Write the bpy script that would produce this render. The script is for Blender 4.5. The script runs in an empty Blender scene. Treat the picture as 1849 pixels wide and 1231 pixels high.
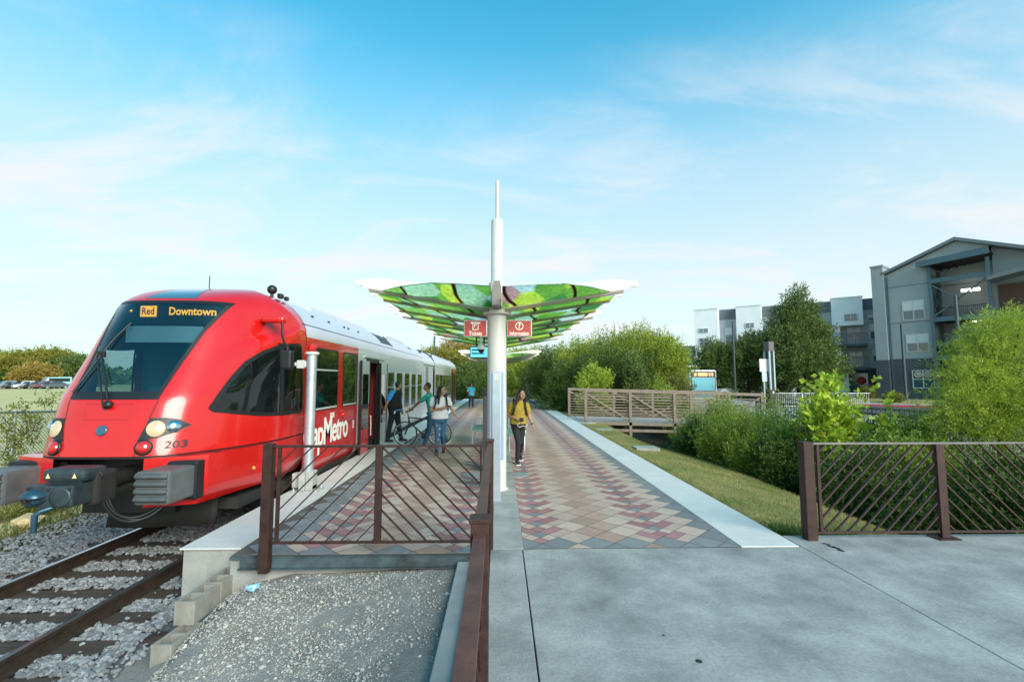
import bpy, bmesh, math, random
import numpy as np
from mathutils import Vector, Matrix, Euler
from mathutils.bvhtree import BVHTree
random.seed(7)
sc = bpy.context.scene
COL = sc.collection
PI = math.pi
# ---------------------------------------------------------------- camera model
FPX, CX, CY = 840.0, 924.5, 615.5
PIT = math.atan(69.5/FPX); YAW = math.atan(19.5/FPX)
CAMZ = 1.88
_F = Vector((math.sin(YAW)*math.cos(PIT), math.cos(YAW)*math.cos(PIT), math.sin(PIT)))
_R = Vector((math.cos(YAW), -math.sin(YAW), 0)); _U = _R.cross(_F)
CAM = Vector((0, 0, CAMZ))
def ray(px, py): return _F + _R*((px-CX)/FPX) - _U*((py-CY)/FPX)
def gp(px, py, z=0.0):
    d = ray(px, py); return CAM + d*((z-CAMZ)/d.z)
def at(px, py, Y):
    d = ray(px, py); return CAM + d*(Y/d.y)
def atx(px, py, X):
    d = ray(px, py); return CAM + d*(X/d.x)
# ---------------------------------------------------------------- materials
MATS = {}
def mat(name, col, rough=0.6, metal=0.0, var=0.0, vscale=6.0, bump=0.0, bscale=60.0, coat=0.0, island=0.0,
        emit=None, estr=0.0, spec=0.5, col2=None, detail=6.0, coords='Object', stretch=None, ior=None, fine=None):
    m = bpy.data.materials.new(name); m.use_nodes = True
    nt = m.node_tree; N = nt.nodes; L = nt.links
    b = N['Principled BSDF']
    b.inputs['Base Color'].default_value = (*col, 1)
    b.inputs['Roughness'].default_value = rough
    b.inputs['Metallic'].default_value = metal
    b.inputs['Specular IOR Level'].default_value = spec
    b.inputs['Coat Weight'].default_value = coat
    b.inputs['Coat Roughness'].default_value = 0.04
    if emit:
        b.inputs['Emission Color'].default_value = (*emit, 1)
        b.inputs['Emission Strength'].default_value = estr
    src = None
    if var > 0 or bump > 0 or col2:
        tc = N.new('ShaderNodeTexCoord'); vec = tc.outputs[coords]
        if stretch:
            mp = N.new('ShaderNodeMapping'); mp.inputs['Scale'].default_value = stretch
            L.new(vec, mp.inputs['Vector']); vec = mp.outputs['Vector']
    if var > 0 or col2:
        nz = N.new('ShaderNodeTexNoise'); nz.inputs['Scale'].default_value = vscale
        nz.inputs['Detail'].default_value = detail; nz.inputs['Roughness'].default_value = 0.65
        L.new(vec, nz.inputs['Vector'])
        rp = N.new('ShaderNodeValToRGB')
        rp.color_ramp.elements[0].position = 0.3; rp.color_ramp.elements[1].position = 0.7
        c2 = col2 if col2 else tuple(min(1, c*(1+var)) for c in col)
        c1 = col if col2 else tuple(c*(1-var) for c in col)
        rp.color_ramp.elements[0].color = (*c1, 1); rp.color_ramp.elements[1].color = (*c2, 1)
        L.new(nz.outputs['Fac'], rp.inputs['Fac']); src = rp.outputs['Color']
        if metal < 0.5:
            mr = N.new('ShaderNodeMapRange'); mr.inputs['To Min'].default_value = max(0, rough-0.08); mr.inputs['To Max'].default_value = min(1, rough+0.08)
            L.new(nz.outputs['Fac'], mr.inputs['Value']); L.new(mr.outputs['Result'], b.inputs['Roughness'])
    if island > 0:
        g = N.new('ShaderNodeNewGeometry')
        mr = N.new('ShaderNodeMapRange'); mr.inputs['To Min'].default_value = 1-island; mr.inputs['To Max'].default_value = 1+island
        L.new(g.outputs['Random Per Island'], mr.inputs['Value'])
        hv = N.new('ShaderNodeHueSaturation'); hv.inputs['Color'].default_value = (*col, 1)
        if src: L.new(src, hv.inputs['Color'])
        L.new(mr.outputs['Result'], hv.inputs['Value'])
        mh = N.new('ShaderNodeMapRange'); mh.inputs['To Min'].default_value = 0.5-island*0.045; mh.inputs['To Max'].default_value = 0.5+island*0.045
        ml = N.new('ShaderNodeMath'); ml.operation = 'FRACT'; m7 = N.new('ShaderNodeMath'); m7.operation = 'MULTIPLY'; m7.inputs[1].default_value = 7.31
        L.new(g.outputs['Random Per Island'], m7.inputs[0]); L.new(m7.outputs[0], ml.inputs[0]); L.new(ml.outputs[0], mh.inputs['Value'])
        L.new(mh.outputs['Result'], hv.inputs['Hue'])
        src = hv.outputs['Color']
    if fine:
        n3 = N.new('ShaderNodeTexNoise'); n3.inputs['Scale'].default_value = fine[0]; n3.inputs['Detail'].default_value = 6; n3.inputs['Roughness'].default_value = 0.7
        L.new(vec, n3.inputs['Vector'])
        m3 = N.new('ShaderNodeMapRange'); m3.inputs['From Min'].default_value = .3; m3.inputs['From Max'].default_value = .7; m3.inputs['To Min'].default_value = 1-fine[1]; m3.inputs['To Max'].default_value = 1+fine[1]
        L.new(n3.outputs['Fac'], m3.inputs['Value'])
        h3 = N.new('ShaderNodeHueSaturation'); L.new(src, h3.inputs['Color']); L.new(m3.outputs['Result'], h3.inputs['Value']); src = h3.outputs['Color']
    if src: L.new(src, b.inputs['Base Color'])
    if bump > 0:
        n2 = N.new('ShaderNodeTexNoise'); n2.inputs['Scale'].default_value = bscale; n2.inputs['Detail'].default_value = 5
        L.new(vec, n2.inputs['Vector'])
        bp = N.new('ShaderNodeBump'); bp.inputs['Strength'].default_value = bump; bp.inputs['Distance'].default_value = 0.02
        L.new(n2.outputs['Fac'], bp.inputs['Height']); L.new(bp.outputs['Normal'], b.inputs['Normal'])
    MATS[name] = m
    return m
def leafmat(name, c1, c2, trans=0.35, rough=0.5, vscale=0.9, island=0.3):
    m = mat(name, c1, rough, col2=c2, vscale=vscale, island=island, detail=3, spec=0.35)
    nt = m.node_tree; N = nt.nodes; L = nt.links
    b = N['Principled BSDF']; out = N['Material Output']
    tr = N.new('ShaderNodeBsdfTranslucent'); mx = N.new('ShaderNodeMixShader'); mx.inputs[0].default_value = trans
    cs = b.inputs['Base Color'].links[0].from_socket
    L.new(cs, tr.inputs['Color']); L.new(b.outputs[0], mx.inputs[1]); L.new(tr.outputs[0], mx.inputs[2]); L.new(mx.outputs[0], out.inputs['Surface'])
    return m
def glassmat(name, tint, refl=0.5, rough=0.03, base=(0.01, 0.015, 0.017), transp=0.6, ior=1.5):
    """tinted pane: partly see-through, partly dark body, with a fresnel mirror on top"""
    m = bpy.data.materials.new(name); m.use_nodes = True
    nt = m.node_tree; N = nt.nodes; L = nt.links
    out = N['Material Output']; b = N['Principled BSDF']
    b.inputs['Base Color'].default_value = (*base, 1); b.inputs['Roughness'].default_value = 0.3; b.inputs['Specular IOR Level'].default_value = 0
    t = N.new('ShaderNodeBsdfTransparent'); t.inputs['Color'].default_value = (*tint, 1)
    g = N.new('ShaderNodeBsdfGlossy'); g.inputs['Roughness'].default_value = rough; g.inputs['Color'].default_value = (0.95, 0.97, 1, 1)
    m1 = N.new('ShaderNodeMixShader'); m1.inputs[0].default_value = transp
    L.new(b.outputs[0], m1.inputs[1]); L.new(t.outputs[0], m1.inputs[2])
    fr = N.new('ShaderNodeFresnel'); fr.inputs['IOR'].default_value = ior
    ml = N.new('ShaderNodeMath'); ml.operation = 'MULTIPLY'; ml.inputs[1].default_value = refl*2; ml.use_clamp = True
    L.new(fr.outputs[0], ml.inputs[0])
    m2 = N.new('ShaderNodeMixShader'); L.new(ml.outputs[0], m2.inputs[0]); L.new(m1.outputs[0], m2.inputs[1]); L.new(g.outputs[0], m2.inputs[2])
    L.new(m2.outputs[0], out.inputs['Surface'])
    MATS[name] = m
    return m
# ---------------------------------------------------------------- tagging
def tag(o, label=None, cat=None, group=None, kind=None):
    if label: o['label'] = label
    if cat: o['category'] = cat
    if group: o['group'] = group
    if kind: o['kind'] = kind
    return o
def thing(name, label, cat, loc=(0, 0, 0), rz=0.0, group=None):
    o = bpy.data.objects.new(name, None); COL.objects.link(o)
    o.location = loc; o.rotation_euler = (0, 0, rz); o.empty_display_size = 0.2
    return tag(o, label, cat, group)
def rootloc(o):
    v = Vector((0, 0, 0))
    while o is not None:
        v = v + Vector(o.location); o = o.parent
    return v
def copy_tree(o, parent=None):
    c = o.copy(); COL.objects.link(c)
    if parent is not None: c.parent = parent
    for ch in list(o.children): copy_tree(ch, c)
    return c
# ---------------------------------------------------------------- mesh builder
class MB:
    def __init__(s): s.v = []; s.f = []; s.mi = []; s.sm = []; s.cur = 0
    def m(s, i): s.cur = i; return s
    def add(s, vs, fs, smooth=False):
        o = len(s.v); s.v.extend([tuple(v) for v in vs])
        for f in fs: s.f.append(tuple(i+o for i in f)); s.mi.append(s.cur); s.sm.append(smooth)
        return s
    def box(s, a, b, M=None):
        x0, y0, z0 = a; x1, y1, z1 = b
        vs = [Vector(p) for p in ((x0,y0,z0),(x1,y0,z0),(x1,y1,z0),(x0,y1,z0),(x0,y0,z1),(x1,y0,z1),(x1,y1,z1),(x0,y1,z1))]
        if M is not None: vs = [M @ v for v in vs]
        return s.add(vs, [(0,3,2,1),(4,5,6,7),(0,1,5,4),(1,2,6,5),(2,3,7,6),(3,0,4,7)])
    def bbox(s, a, b, c=0.01, M=None):
        """box with chamfered edges"""
        bm = bmesh.new()
        bmesh.ops.create_cube(bm, size=1.0)
        ctr = [(a[i]+b[i])/2 for i in range(3)]; sz = [abs(b[i]-a[i]) for i in range(3)]
        for v in bm.verts: v.co = Vector((ctr[0]+v.co.x*sz[0], ctr[1]+v.co.y*sz[1], ctr[2]+v.co.z*sz[2]))
        bmesh.ops.bevel(bm, geom=bm.edges[:], offset=min(c, min(sz)*0.45), segments=2, affect='EDGES', profile=0.6)
        bm.verts.index_update()
        vs = [(M @ v.co) if M is not None else v.co.copy() for v in bm.verts]
        fs = [[v.index for v in f.verts] for f in bm.faces]
        bm.free(); return s.add(vs, fs)
    def bar(s, p, q, w, h=None, up=(0, 0, 1)):
        """square bar from p to q, width w (sideways), height h (along up)"""
        p = Vector(p); q = Vector(q); h = h or w
        d = (q-p).normalized(); u = Vector(up)
        if abs(d.dot(u)) > 0.98: u = Vector((0, 1, 0))
        r = d.cross(u).normalized(); u = r.cross(d).normalized()
        vs = [e + r*(sx*w/2) + u*(sy*h/2) for e in (p, q) for sx, sy in ((-1,-1),(1,-1),(1,1),(-1,1))]
        return s.add(vs, [(3,2,1,0),(4,5,6,7),(0,1,5,4),(1,2,6,5),(2,3,7,6),(3,0,4,7)])
    def tube(s, pts, r, n=10, caps=True, smooth=True):
        pts = [Vector(p) for p in pts]; k = len(pts)
        rs = r if isinstance(r, (list, tuple)) else [r]*k
        rings = []; prev = None
        for i, p in enumerate(pts):
            d = (pts[min(i+1, k-1)] - pts[max(i-1, 0)])
            d = d.normalized() if d.length > 1e-9 else Vector((0, 0, 1))
            if prev is None:
                u = Vector((0, 0, 1)) if abs(d.z) < 0.9 else Vector((1, 0, 0))
                a = d.cross(u).normalized()
            else:
                a = prev - d*prev.dot(d)
                a = a.normalized() if a.length > 1e-6 else d.orthogonal().normalized()
            b = d.cross(a); prev = a
            rings.append([p + (a*math.cos(2*PI*j/n) + b*math.sin(2*PI*j/n))*rs[i] for j in range(n)])
        vs = [v for rg in rings for v in rg]; fs = []
        for i in range(k-1):
            for j in range(n):
                j2 = (j+1) % n; fs.append((i*n+j, i*n+j2, (i+1)*n+j2, (i+1)*n+j))
        s.add(vs, fs, smooth)
        if caps:
            s.add(rings[0], [tuple(reversed(range(n)))]); s.add(rings[-1], [tuple(range(n))])
        return s
    def cyl(s, p, q, r, n=16, r2=None): return s.tube([p, q], [r, r if r2 is None else r2], n)
    def lathe(s, prof, c=(0, 0, 0), n=24, smooth=True, M=None):
        c = Vector(c); vs = []
        for r, z in prof:
            for j in range(n):
                v = Vector((r*math.cos(2*PI*j/n), r*math.sin(2*PI*j/n), z))
                vs.append((M @ v if M is not None else v) + c)
        fs = []
        for i in range(len(prof)-1):
            for j in range(n):
                j2 = (j+1) % n; fs.append((i*n+j, i*n+j2, (i+1)*n+j2, (i+1)*n+j))
        s.add(vs, fs, smooth)
        k = len(prof)
        if prof[0][0] > 1e-6: s.add(vs[:n], [tuple(reversed(range(n)))])
        if prof[-1][0] > 1e-6: s.add(vs[(k-1)*n:], [tuple(range(n))])
        return s
    def ball(s, c, r, n=14, M=None, sc_=(1, 1, 1)):
        prof = [(r*math.sin(PI*i/(n//2)) if 0 < i < n//2 else 0.0, -r*math.cos(PI*i/(n//2))) for i in range(n//2+1)]
        S = Matrix.Diagonal((*sc_, 1)); 
        return s.lathe(prof, c, n, True, (M @ S) if M is not None else S)
    def prism(s, poly, ax, a, b):
        """2-D polygon extruded along axis ax from a to b"""
        n = len(poly); vs = []
        for t in (a, b):
            for u, w in poly:
                vs.append({'x': (t, u, w), 'y': (u, t, w), 'z': (u, w, t)}[ax])
        fs = [tuple(range(n)), tuple(reversed(range(n, 2*n)))] + [(i, i+n, (i+1) % n+n, (i+1) % n) for i in range(n)]
        return s.add(vs, fs)
    def quad(s, a, b, c, d): return s.add([a, b, c, d], [(0, 1, 2, 3)])
    def grid(s, P, smooth=True, flip=False):
        n = len(P); k = len(P[0]); vs = [p for row in P for p in row]; fs = []
        for i in range(n-1):
            for j in range(k-1):
                f = (i*k+j, i*k+j+1, (i+1)*k+j+1, (i+1)*k+j); fs.append(tuple(reversed(f)) if flip else f)
        return s.add(vs, fs, smooth)
    def build(s, name, mats, parent=None, world=False, fixn=True, smooth=None, bevel=0.0):
        me = bpy.data.meshes.new(name)
        vs = s.v
        if parent is not None and world:
            o = rootloc(parent); vs = [(v[0]-o.x, v[1]-o.y, v[2]-o.z) for v in vs]
        me.from_pydata([tuple(v) for v in vs], [], s.f)
        if not isinstance(mats, (list, tuple)): mats = [mats]
        for m_ in mats: me.materials.append(m_)
        me.polygons.foreach_set('material_index', s.mi)
        me.polygons.foreach_set('use_smooth', [bool(x) if smooth is None else smooth for x in s.sm])
        if fixn:
            bm = bmesh.new(); bm.from_mesh(me); bmesh.ops.recalc_face_normals(bm, faces=bm.faces[:]); bm.to_mesh(me); bm.free()
        me.update()
        ob = bpy.data.objects.new(name, me); COL.objects.link(ob)
        if parent is not None: ob.parent = parent
        if bevel > 0:
            md = ob.modifiers.new('bevel', 'BEVEL'); md.width = bevel; md.segments = 2; md.limit_method = 'ANGLE'
        return ob
def part(name, mb, m, parent, world=False, **k): return mb.build(name, m, parent, world, **k)
def text_mesh(body, size, M, mats, name, parent, world=False, extrude=0.001, align='CENTER', squash=1.0, offset=0.0, shear=0.0, spacing=1.0):
    cu = bpy.data.curves.new('lettering', 'FONT'); cu.body = body; cu.size = size; cu.align_x = align; cu.align_y = 'CENTER'
    cu.extrude = extrude; cu.resolution_u = 3; cu.offset = offset; cu.shear = shear; cu.space_character = spacing
    o = bpy.data.objects.new('lettering', cu); COL.objects.link(o)
    dg = bpy.context.evaluated_depsgraph_get(); dg.update()
    me = bpy.data.meshes.new_from_object(o.evaluated_get(dg))
    bpy.data.objects.remove(o); bpy.data.curves.remove(cu)
    mb = MB(); vs = [M @ Vector((v.co.x*squash, v.co.y, v.co.z)) for v in me.vertices]
    mb.add(vs, [tuple(p.vertices) for p in me.polygons]); bpy.data.meshes.remove(me)
    return mb.build(name, mats, parent, world, fixn=False)
def np_mesh(name, verts, faces, mats, parent=None, mi=None, smooth=False):
    """fast mesh from numpy arrays: faces (n,k)"""
    me = bpy.data.meshes.new(name)
    nv = len(verts); nf, k = faces.shape
    me.vertices.add(nv); me.vertices.foreach_set('co', np.asarray(verts, np.float32).ravel())
    me.loops.add(nf*k); me.loops.foreach_set('vertex_index', np.asarray(faces, np.int32).ravel())
    me.polygons.add(nf)
    me.polygons.foreach_set('loop_start', np.arange(0, nf*k, k, dtype=np.int32))
    for m_ in (mats if isinstance(mats, (list, tuple)) else [mats]): me.materials.append(m_)
    if mi is not None: me.polygons.foreach_set('material_index', np.asarray(mi, np.int32))
    me.polygons.foreach_set('use_smooth', np.full(nf, smooth))
    me.update(calc_edges=True); me.validate()
    ob = bpy.data.objects.new(name, me); COL.objects.link(ob)
    if parent is not None: ob.parent = parent
    return ob
def axes(loc, xdir, ydir):
    """matrix placing local x along xdir and local y along ydir at loc"""
    x = Vector(xdir).normalized(); y = Vector(ydir).normalized(); z = x.cross(y).normalized(); y = z.cross(x)
    M = Matrix((x, y, z)).transposed().to_4x4(); M.translation = Vector(loc); return M
def interp(x, xs, ys): return float(np.interp(x, xs, ys))
# ---------------------------------------------------------------- palette
red = mat('red_paint', (0.52, 0.0065, 0.0050), 0.26, coat=0.6, var=0.06, vscale=1.5)
silver = mat('silver_paint', (0.62, 0.64, 0.66), 0.30, metal=0.25, coat=0.3, var=0.05, vscale=1.2)
roofsilver = mat('roof_silver', (0.55, 0.56, 0.62), 0.32, metal=0.2, coat=0.3, var=0.06, vscale=1.3)
black = mat('black_rubber', (0.008, 0.009, 0.010), 0.45)
dark = mat('dark_underframe', (0.018, 0.017, 0.016), 0.8, var=0.4, vscale=5, bump=0.3)
charcoal = mat('charcoal_metal', (0.035, 0.037, 0.042), 0.5, var=0.2)
couplerm = mat('coupler_grey', (0.035, 0.052, 0.060), 0.45, metal=0.3, var=0.35, vscale=9, bump=0.2)
buffergrey = mat('buffer_grey', (0.10, 0.105, 0.105), 0.5, var=0.25, vscale=5, bump=0.15)
white = mat('white_paint', (0.52, 0.515, 0.48), 0.45, var=0.06, vscale=2.0)
whitep = mat('white_lettering', (0.85, 0.83, 0.78), 0.5)
blackp = mat('black_lettering', (0.01, 0.01, 0.011), 0.5)
galv = mat('galvanised_steel', (0.50, 0.53, 0.56), 0.38, metal=0.6, var=0.2, vscale=7)
alum = mat('brushed_aluminium', (0.55, 0.60, 0.66), 0.30, metal=0.7, var=0.1, vscale=10)
rust = mat('rusty_brown_steel', (0.042, 0.0175, 0.0135), 0.55, metal=0.25, var=0.45, vscale=9, bump=0.25, bscale=150)
rusttop = mat('rusty_brown_rail_top', (0.115, 0.045, 0.032), 0.5, metal=0.2, var=0.4, vscale=8, bump=0.25, bscale=150)
concrete = mat('concrete', (0.30, 0.31, 0.30), 0.85, var=0.18, vscale=2.6, bump=0.25, bscale=90, detail=10)
concretel = mat('pale_concrete', (0.40, 0.40, 0.37), 0.85, col2=(0.22, 0.215, 0.20), vscale=2.4, bump=0.25, bscale=70, detail=10)
blockm = mat('cinder_block', (0.27, 0.255, 0.22), 0.92, var=0.24, vscale=6, bump=0.5, bscale=120, detail=9)
cabint = mat('cab_interior', (0.035, 0.085, 0.10), 0.7)
signred = mat('sign_red', (0.42, 0.055, 0.045), 0.5, var=0.1, vscale=6)
# ================================================================ world, camera, sun
SUN_EL, SUN_AZ = 26.0, 146.0      # degrees; azimuth clockwise from +Y
def setup():
    w = bpy.data.worlds.new('World'); sc.world = w; w.use_nodes = True
    nt = w.node_tree; N = nt.nodes; L = nt.links
    bg = N['Background']; bg.inputs['Strength'].default_value = 0.15
    sky = N.new('ShaderNodeTexSky'); sky.sky_type = 'NISHITA'; sky.sun_disc = False
    sky.sun_elevation = math.radians(SUN_EL); sky.sun_rotation = math.radians(SUN_AZ)
    sky.air_density = 1.0; sky.dust_density = 0.6; sky.ozone_density = 2.0
    tc = N.new('ShaderNodeTexCoord'); sp = N.new('ShaderNodeSeparateXYZ'); L.new(tc.outputs['Generated'], sp.inputs[0])
    def math_(op, a, b=None, clamp=False):
        n = N.new('ShaderNodeMath'); n.operation = op; n.use_clamp = clamp
        for i, q in enumerate((a, b)):
            if q is None: continue
            if isinstance(q, (int, float)): n.inputs[i].default_value = q
            else: L.new(q, n.inputs[i])
        return n.outputs[0]
    # cyan cast of the dusk sky
    tint = N.new('ShaderNodeMix'); tint.data_type = 'RGBA'; tint.blend_type = 'MULTIPLY'; tint.inputs[0].default_value = 1
    L.new(sky.outputs[0], tint.inputs[6]); tint.inputs[7].default_value = SKY_TINT
    # pale haze band toward the horizon
    z = math_('MAXIMUM', sp.outputs['Z'], 0.0)
    rp = N.new('ShaderNodeValToRGB'); e = rp.color_ramp.elements
    e[0].position = 0.0; e[0].color = (1, 1, 1, 1); e[1].position = 0.72; e[1].color = (0, 0, 0, 1)
    for p, v in ((0.12, 1), (0.25, .97), (0.38, .80), (0.50, .42), (0.60, .12)):
        q = e.new(p); q.color = (v, v, v, 1)
    L.new(z, rp.inputs['Fac'])
    hz = N.new('ShaderNodeMix'); hz.data_type = 'RGBA'
    L.new(math_('MULTIPLY', rp.outputs['Color'], 0.86), hz.inputs[0]); L.new(tint.outputs[2], hz.inputs[6])
    hr = N.new('ShaderNodeValToRGB'); h = hr.color_ramp.elements
    h[0].position = 0.0; h[0].color = (*HAZE_LOW, 1); h[1].position = 0.5; h[1].color = (*HAZE_HIGH, 1)
    q = h.new(0.20); q.color = (*HAZE_MID, 1)
    L.new(z, hr.inputs['Fac']); L.new(hr.outputs['Color'], hz.inputs[7])
    # thin wind-drawn cloud
    zz = math_('ADD', z, 0.22)
    cx = math_('DIVIDE', sp.outputs['X'], zz); cy = math_('DIVIDE', sp.outputs['Y'], zz)
    cb = N.new('ShaderNodeCombineXYZ'); L.new(cx, cb.inputs[0]); L.new(cy, cb.inputs[1])
    mp = N.new('ShaderNodeMapping'); mp.inputs['Rotation'].default_value = (0, 0, math.radians(-35)); mp.inputs['Scale'].default_value = (0.9, 1.9, 1)
    mp.inputs['Location'].default_value = (2.35, 1.15, 0); L.new(cb.outputs[0], mp.inputs[0])
    n1 = N.new('ShaderNodeTexNoise'); n1.inputs['Scale'].default_value = 1.2; n1.inputs['Detail'].default_value = 12; n1.inputs['Roughness'].default_value = 0.62; n1.inputs['Distortion'].default_value = 0.7
    L.new(mp.outputs[0], n1.inputs['Vector'])
    r1 = N.new('ShaderNodeValToRGB'); r1.color_ramp.interpolation = 'EASE'
    r1.color_ramp.elements[0].position = 0.43; r1.color_ramp.elements[1].position = 0.69
    L.new(n1.outputs['Fac'], r1.inputs['Fac'])
    up = N.new('ShaderNodeMapRange'); up.inputs['From Min'].default_value = 0.62; up.inputs['From Max'].default_value = 0.30; L.new(sp.outputs['Z'], up.inputs['Value'])
    cm = math_('MULTIPLY', math_('MULTIPLY', r1.outputs['Color'], up.outputs[0], True), 0.92)
    cl = N.new('ShaderNodeMix'); cl.data_type = 'RGBA'; L.new(cm, cl.inputs[0]); L.new(hz.outputs[2], cl.inputs[6]); cl.inputs[7].default_value = CLOUD
    L.new(cl.outputs[2], bg.inputs['Color'])
    cam = bpy.data.cameras.new('camera'); co = bpy.data.objects.new('camera', cam); COL.objects.link(co); sc.camera = co
    cam.sensor_width = 36; cam.lens = 36*FPX/1849; cam.clip_start = 0.05; cam.clip_end = 4000
    co.location = CAM; co.rotation_euler = (PI/2+PIT, 0, -YAW)
    ld = bpy.data.lights.new('sun', 'SUN'); ld.energy = SUN_E; ld.angle = math.radians(38); ld.color = (1.0, 0.92, 0.82)
    lo = bpy.data.objects.new('sun', ld); COL.objects.link(lo)
    a = math.radians(SUN_AZ); el = math.radians(SUN_EL)
    d = Vector((math.sin(a)*math.cos(el), math.cos(a)*math.cos(el), math.sin(el)))
    lo.rotation_euler = d.to_track_quat('Z', 'Y').to_euler(); lo.location = (0, 0, 30)
    vs = sc.view_settings; vs.view_transform = 'Standard'; vs.look = 'None'; vs.exposure = EXPO; vs.gamma = 1
    sc.cycles.max_bounces = 8; sc.cycles.transparent_max_bounces = 16
    sc.cycles.use_denoising = True
SKY_TINT = (0.11, 0.88, 0.84, 1)
HAZE_LOW = (2.60, 2.48, 2.38); HAZE_MID = (2.32, 2.42, 2.45); HAZE_HIGH = (1.62, 2.13, 2.40)
CLOUD = (2.45, 2.50, 2.55, 1)
SUN_E = 2.2; EXPO = 1.33
setup()
# ================================================================ ground
rng = np.random.default_rng(11)
def smooth(a, b, x):
    t = min(1, max(0, (x-a)/(b-a))); return t*t*(3-2*t)
def creek(x, y):
    a = interp(x, [3.4, 4.4, 5.9, 6.6, 7.5, 8.8, 9.8, 10.4], [-.06, -.13, -.42, -.85, -1.7, -1.8, -.6, -.03])
    b = interp(x, [3.4, 4.6, 5.2, 6.2, 9.5, 10.8, 11.6], [-.06, -.1, -.9, -1.8, -1.8, -.5, -.03])
    t = smooth(14, 20, y); return a*(1-t)+b*t
def gh(x, y):
    far = -0.75 + 0.80*smooth(10, 95, math.hypot(x+5, y-5))
    if x < -7.4: return far - 0.12*smooth(-12, -7.4, x)
    if x < -3.35:
        t = smooth(-7.4, -6.9, x); r = (far-0.12)*(1-t) + (-0.70)*t
        if y < 5.4:  # front gravel bank spills toward the track
            r += 0.12*smooth(-3.9, -3.35, x)*smooth(3.4, 4.6, y)*0.5
        return r
    if y < 5.6 and x < -0.28:
        top = interp(x, [-3.35, -2.98, -2.76, -2.2, -1.0, -.4], [-.66, -.62, -.31, -.20, -.155, -.12])
        near = interp(x, [-3.35, -2.85, -2.3, -1.2, -.4], [-.68, -.64, -.47, -.31, -.15])
        t = smooth(3.3, 5.0, y); return near*(1-t)+top*t
    if y < 5.76: return -0.35 if x < 14 else -0.05
    if x < 3.38: return -0.75 if y < 60 else -0.75+0.7*smooth(60, 75, y)
    rise = 0.22*smooth(26, 42, math.hypot(x-8, y))
    if x < 13 and y < 75: return creek(x, y)*(1-smooth(60, 75, y)) + rise*smooth(10.5, 13, x)
    return -0.03 + rise
def axis(segs):
    out = []
    for a, b, s in segs: out += list(np.arange(a, b, s))
    return np.array(out + [segs[-1][1]])
gx = axis([(-1600, -200, 200), (-200, -40, 12), (-40, -13, 2.5), (-13, 16, 0.22), (16, 50, 3), (50, 200, 20), (200, 1600, 200)])
gy = axis([(-60, -2, 6), (-2, 24, 0.22), (24, 60, 1.5), (60, 160, 8), (160, 400, 40), (400, 2000, 200)])
V = np.array([[x, y, gh(x, y)] for y in gy for x in gx]); nx = len(gx); ny = len(gy)
V[:, 2] += np.where((V[:, 0] > -8.5) & (V[:, 0] < -.3) & (V[:, 1] < 12), rng.normal(0, .008, len(V)), 0)
ii, jj = np.meshgrid(np.arange(nx-1), np.arange(ny-1)); ii = ii.ravel(); jj = jj.ravel()
Fq = np.stack([jj*nx+ii, jj*nx+ii+1, (jj+1)*nx+ii+1, (jj+1)*nx+ii], 1)
mx = (gx[ii]+gx[ii+1])/2; my = (gy[jj]+gy[jj+1])/2
mi = np.where(mx < -8.6, 0, np.where(mx < -3.3, 1, np.where(mx < 3.3, 2, 3)))
mi = np.where((mx > -8.6) & (mx < -7.4), 4, mi); mi = np.where((mx > 6.7) & (mx < 10.6), 5, mi)
mi = np.where((mx > 10.6), 6, mi)
mi = np.where((my > 75), np.where(mx < -8.6, 0, 6), mi)
fieldm = mat('dry_field_grass', (0.44, 0.38, 0.14), 0.95, col2=(0.58, 0.49, 0.23), vscale=0.06, bump=0.3, bscale=8, detail=10)
ballastm = mat('ballast_dirt', (0.10, 0.10, 0.10), 0.95, col2=(0.20, 0.20, 0.20), vscale=14, bump=0.8, bscale=45, detail=8, fine=(60, .3))
dirtm = mat('gravelly_dirt', (0.19, 0.17, 0.15), 0.95, col2=(0.33, 0.30, 0.27), vscale=3.5, bump=0.8, bscale=70, detail=12, fine=(75, .35))
lawnm = mat('mown_lawn', (0.15, 0.18, 0.035), 0.95, col2=(0.36, 0.29, 0.11), vscale=1.1, bump=0.6, bscale=60, detail=10)
weedm = mat('weedy_verge', (0.06, 0.075, 0.025), 0.95, col2=(0.20, 0.17, 0.10), vscale=1.6, bump=0.6, bscale=30, detail=10)
creekm = mat('creek_mud', (0.018, 0.022, 0.010), 0.95, col2=(0.045, 0.045, 0.022), vscale=2, bump=0.5, bscale=20)
farm = mat('verge_soil', (0.20, 0.19, 0.12), 0.95, col2=(0.28, 0.25, 0.16), vscale=0.4, bump=0.3, bscale=20)
g = np_mesh('ground', V, Fq, [fieldm, ballastm, dirtm, lawnm, weedm, creekm, farm], mi=mi, smooth=True)
tag(g, kind='structure')
# ---- hard surfaces
pavem = mat('foreground_concrete', (0.175, 0.18, 0.175), 0.82, col2=(0.42, 0.418, 0.40), vscale=1.6, bump=0.4, bscale=160, detail=14, fine=(38, .22))
def struct(name, mb, m, **k): return tag(mb.build(name, m, **k), kind='structure')
mb = MB()
mb.bbox((-.30, -6, -.35), (.236, 5.355, 0), .006); mb.bbox((.247, -6, -.35), (3.395, 5.35, 0), .006); mb.bbox((3.41, -6, -.5), (16, 5.74, -.003), .008)
struct('pavement', mb, pavem)
mb = MB(); mb.bbox((-.46, -4, -.5), (-.315, 5.16, -.055), .012); struct('kerb', mb, concrete)
tact = mat('white_tactile', (0.64, 0.635, 0.61), 0.6, col2=(0.54, 0.53, 0.50), vscale=2.2, detail=9)
nt = tact.node_tree; vo = nt.nodes.new('ShaderNodeTexVoronoi'); vo.inputs['Scale'].default_value = 24; vo.inputs['Randomness'].default_value = 0
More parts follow.
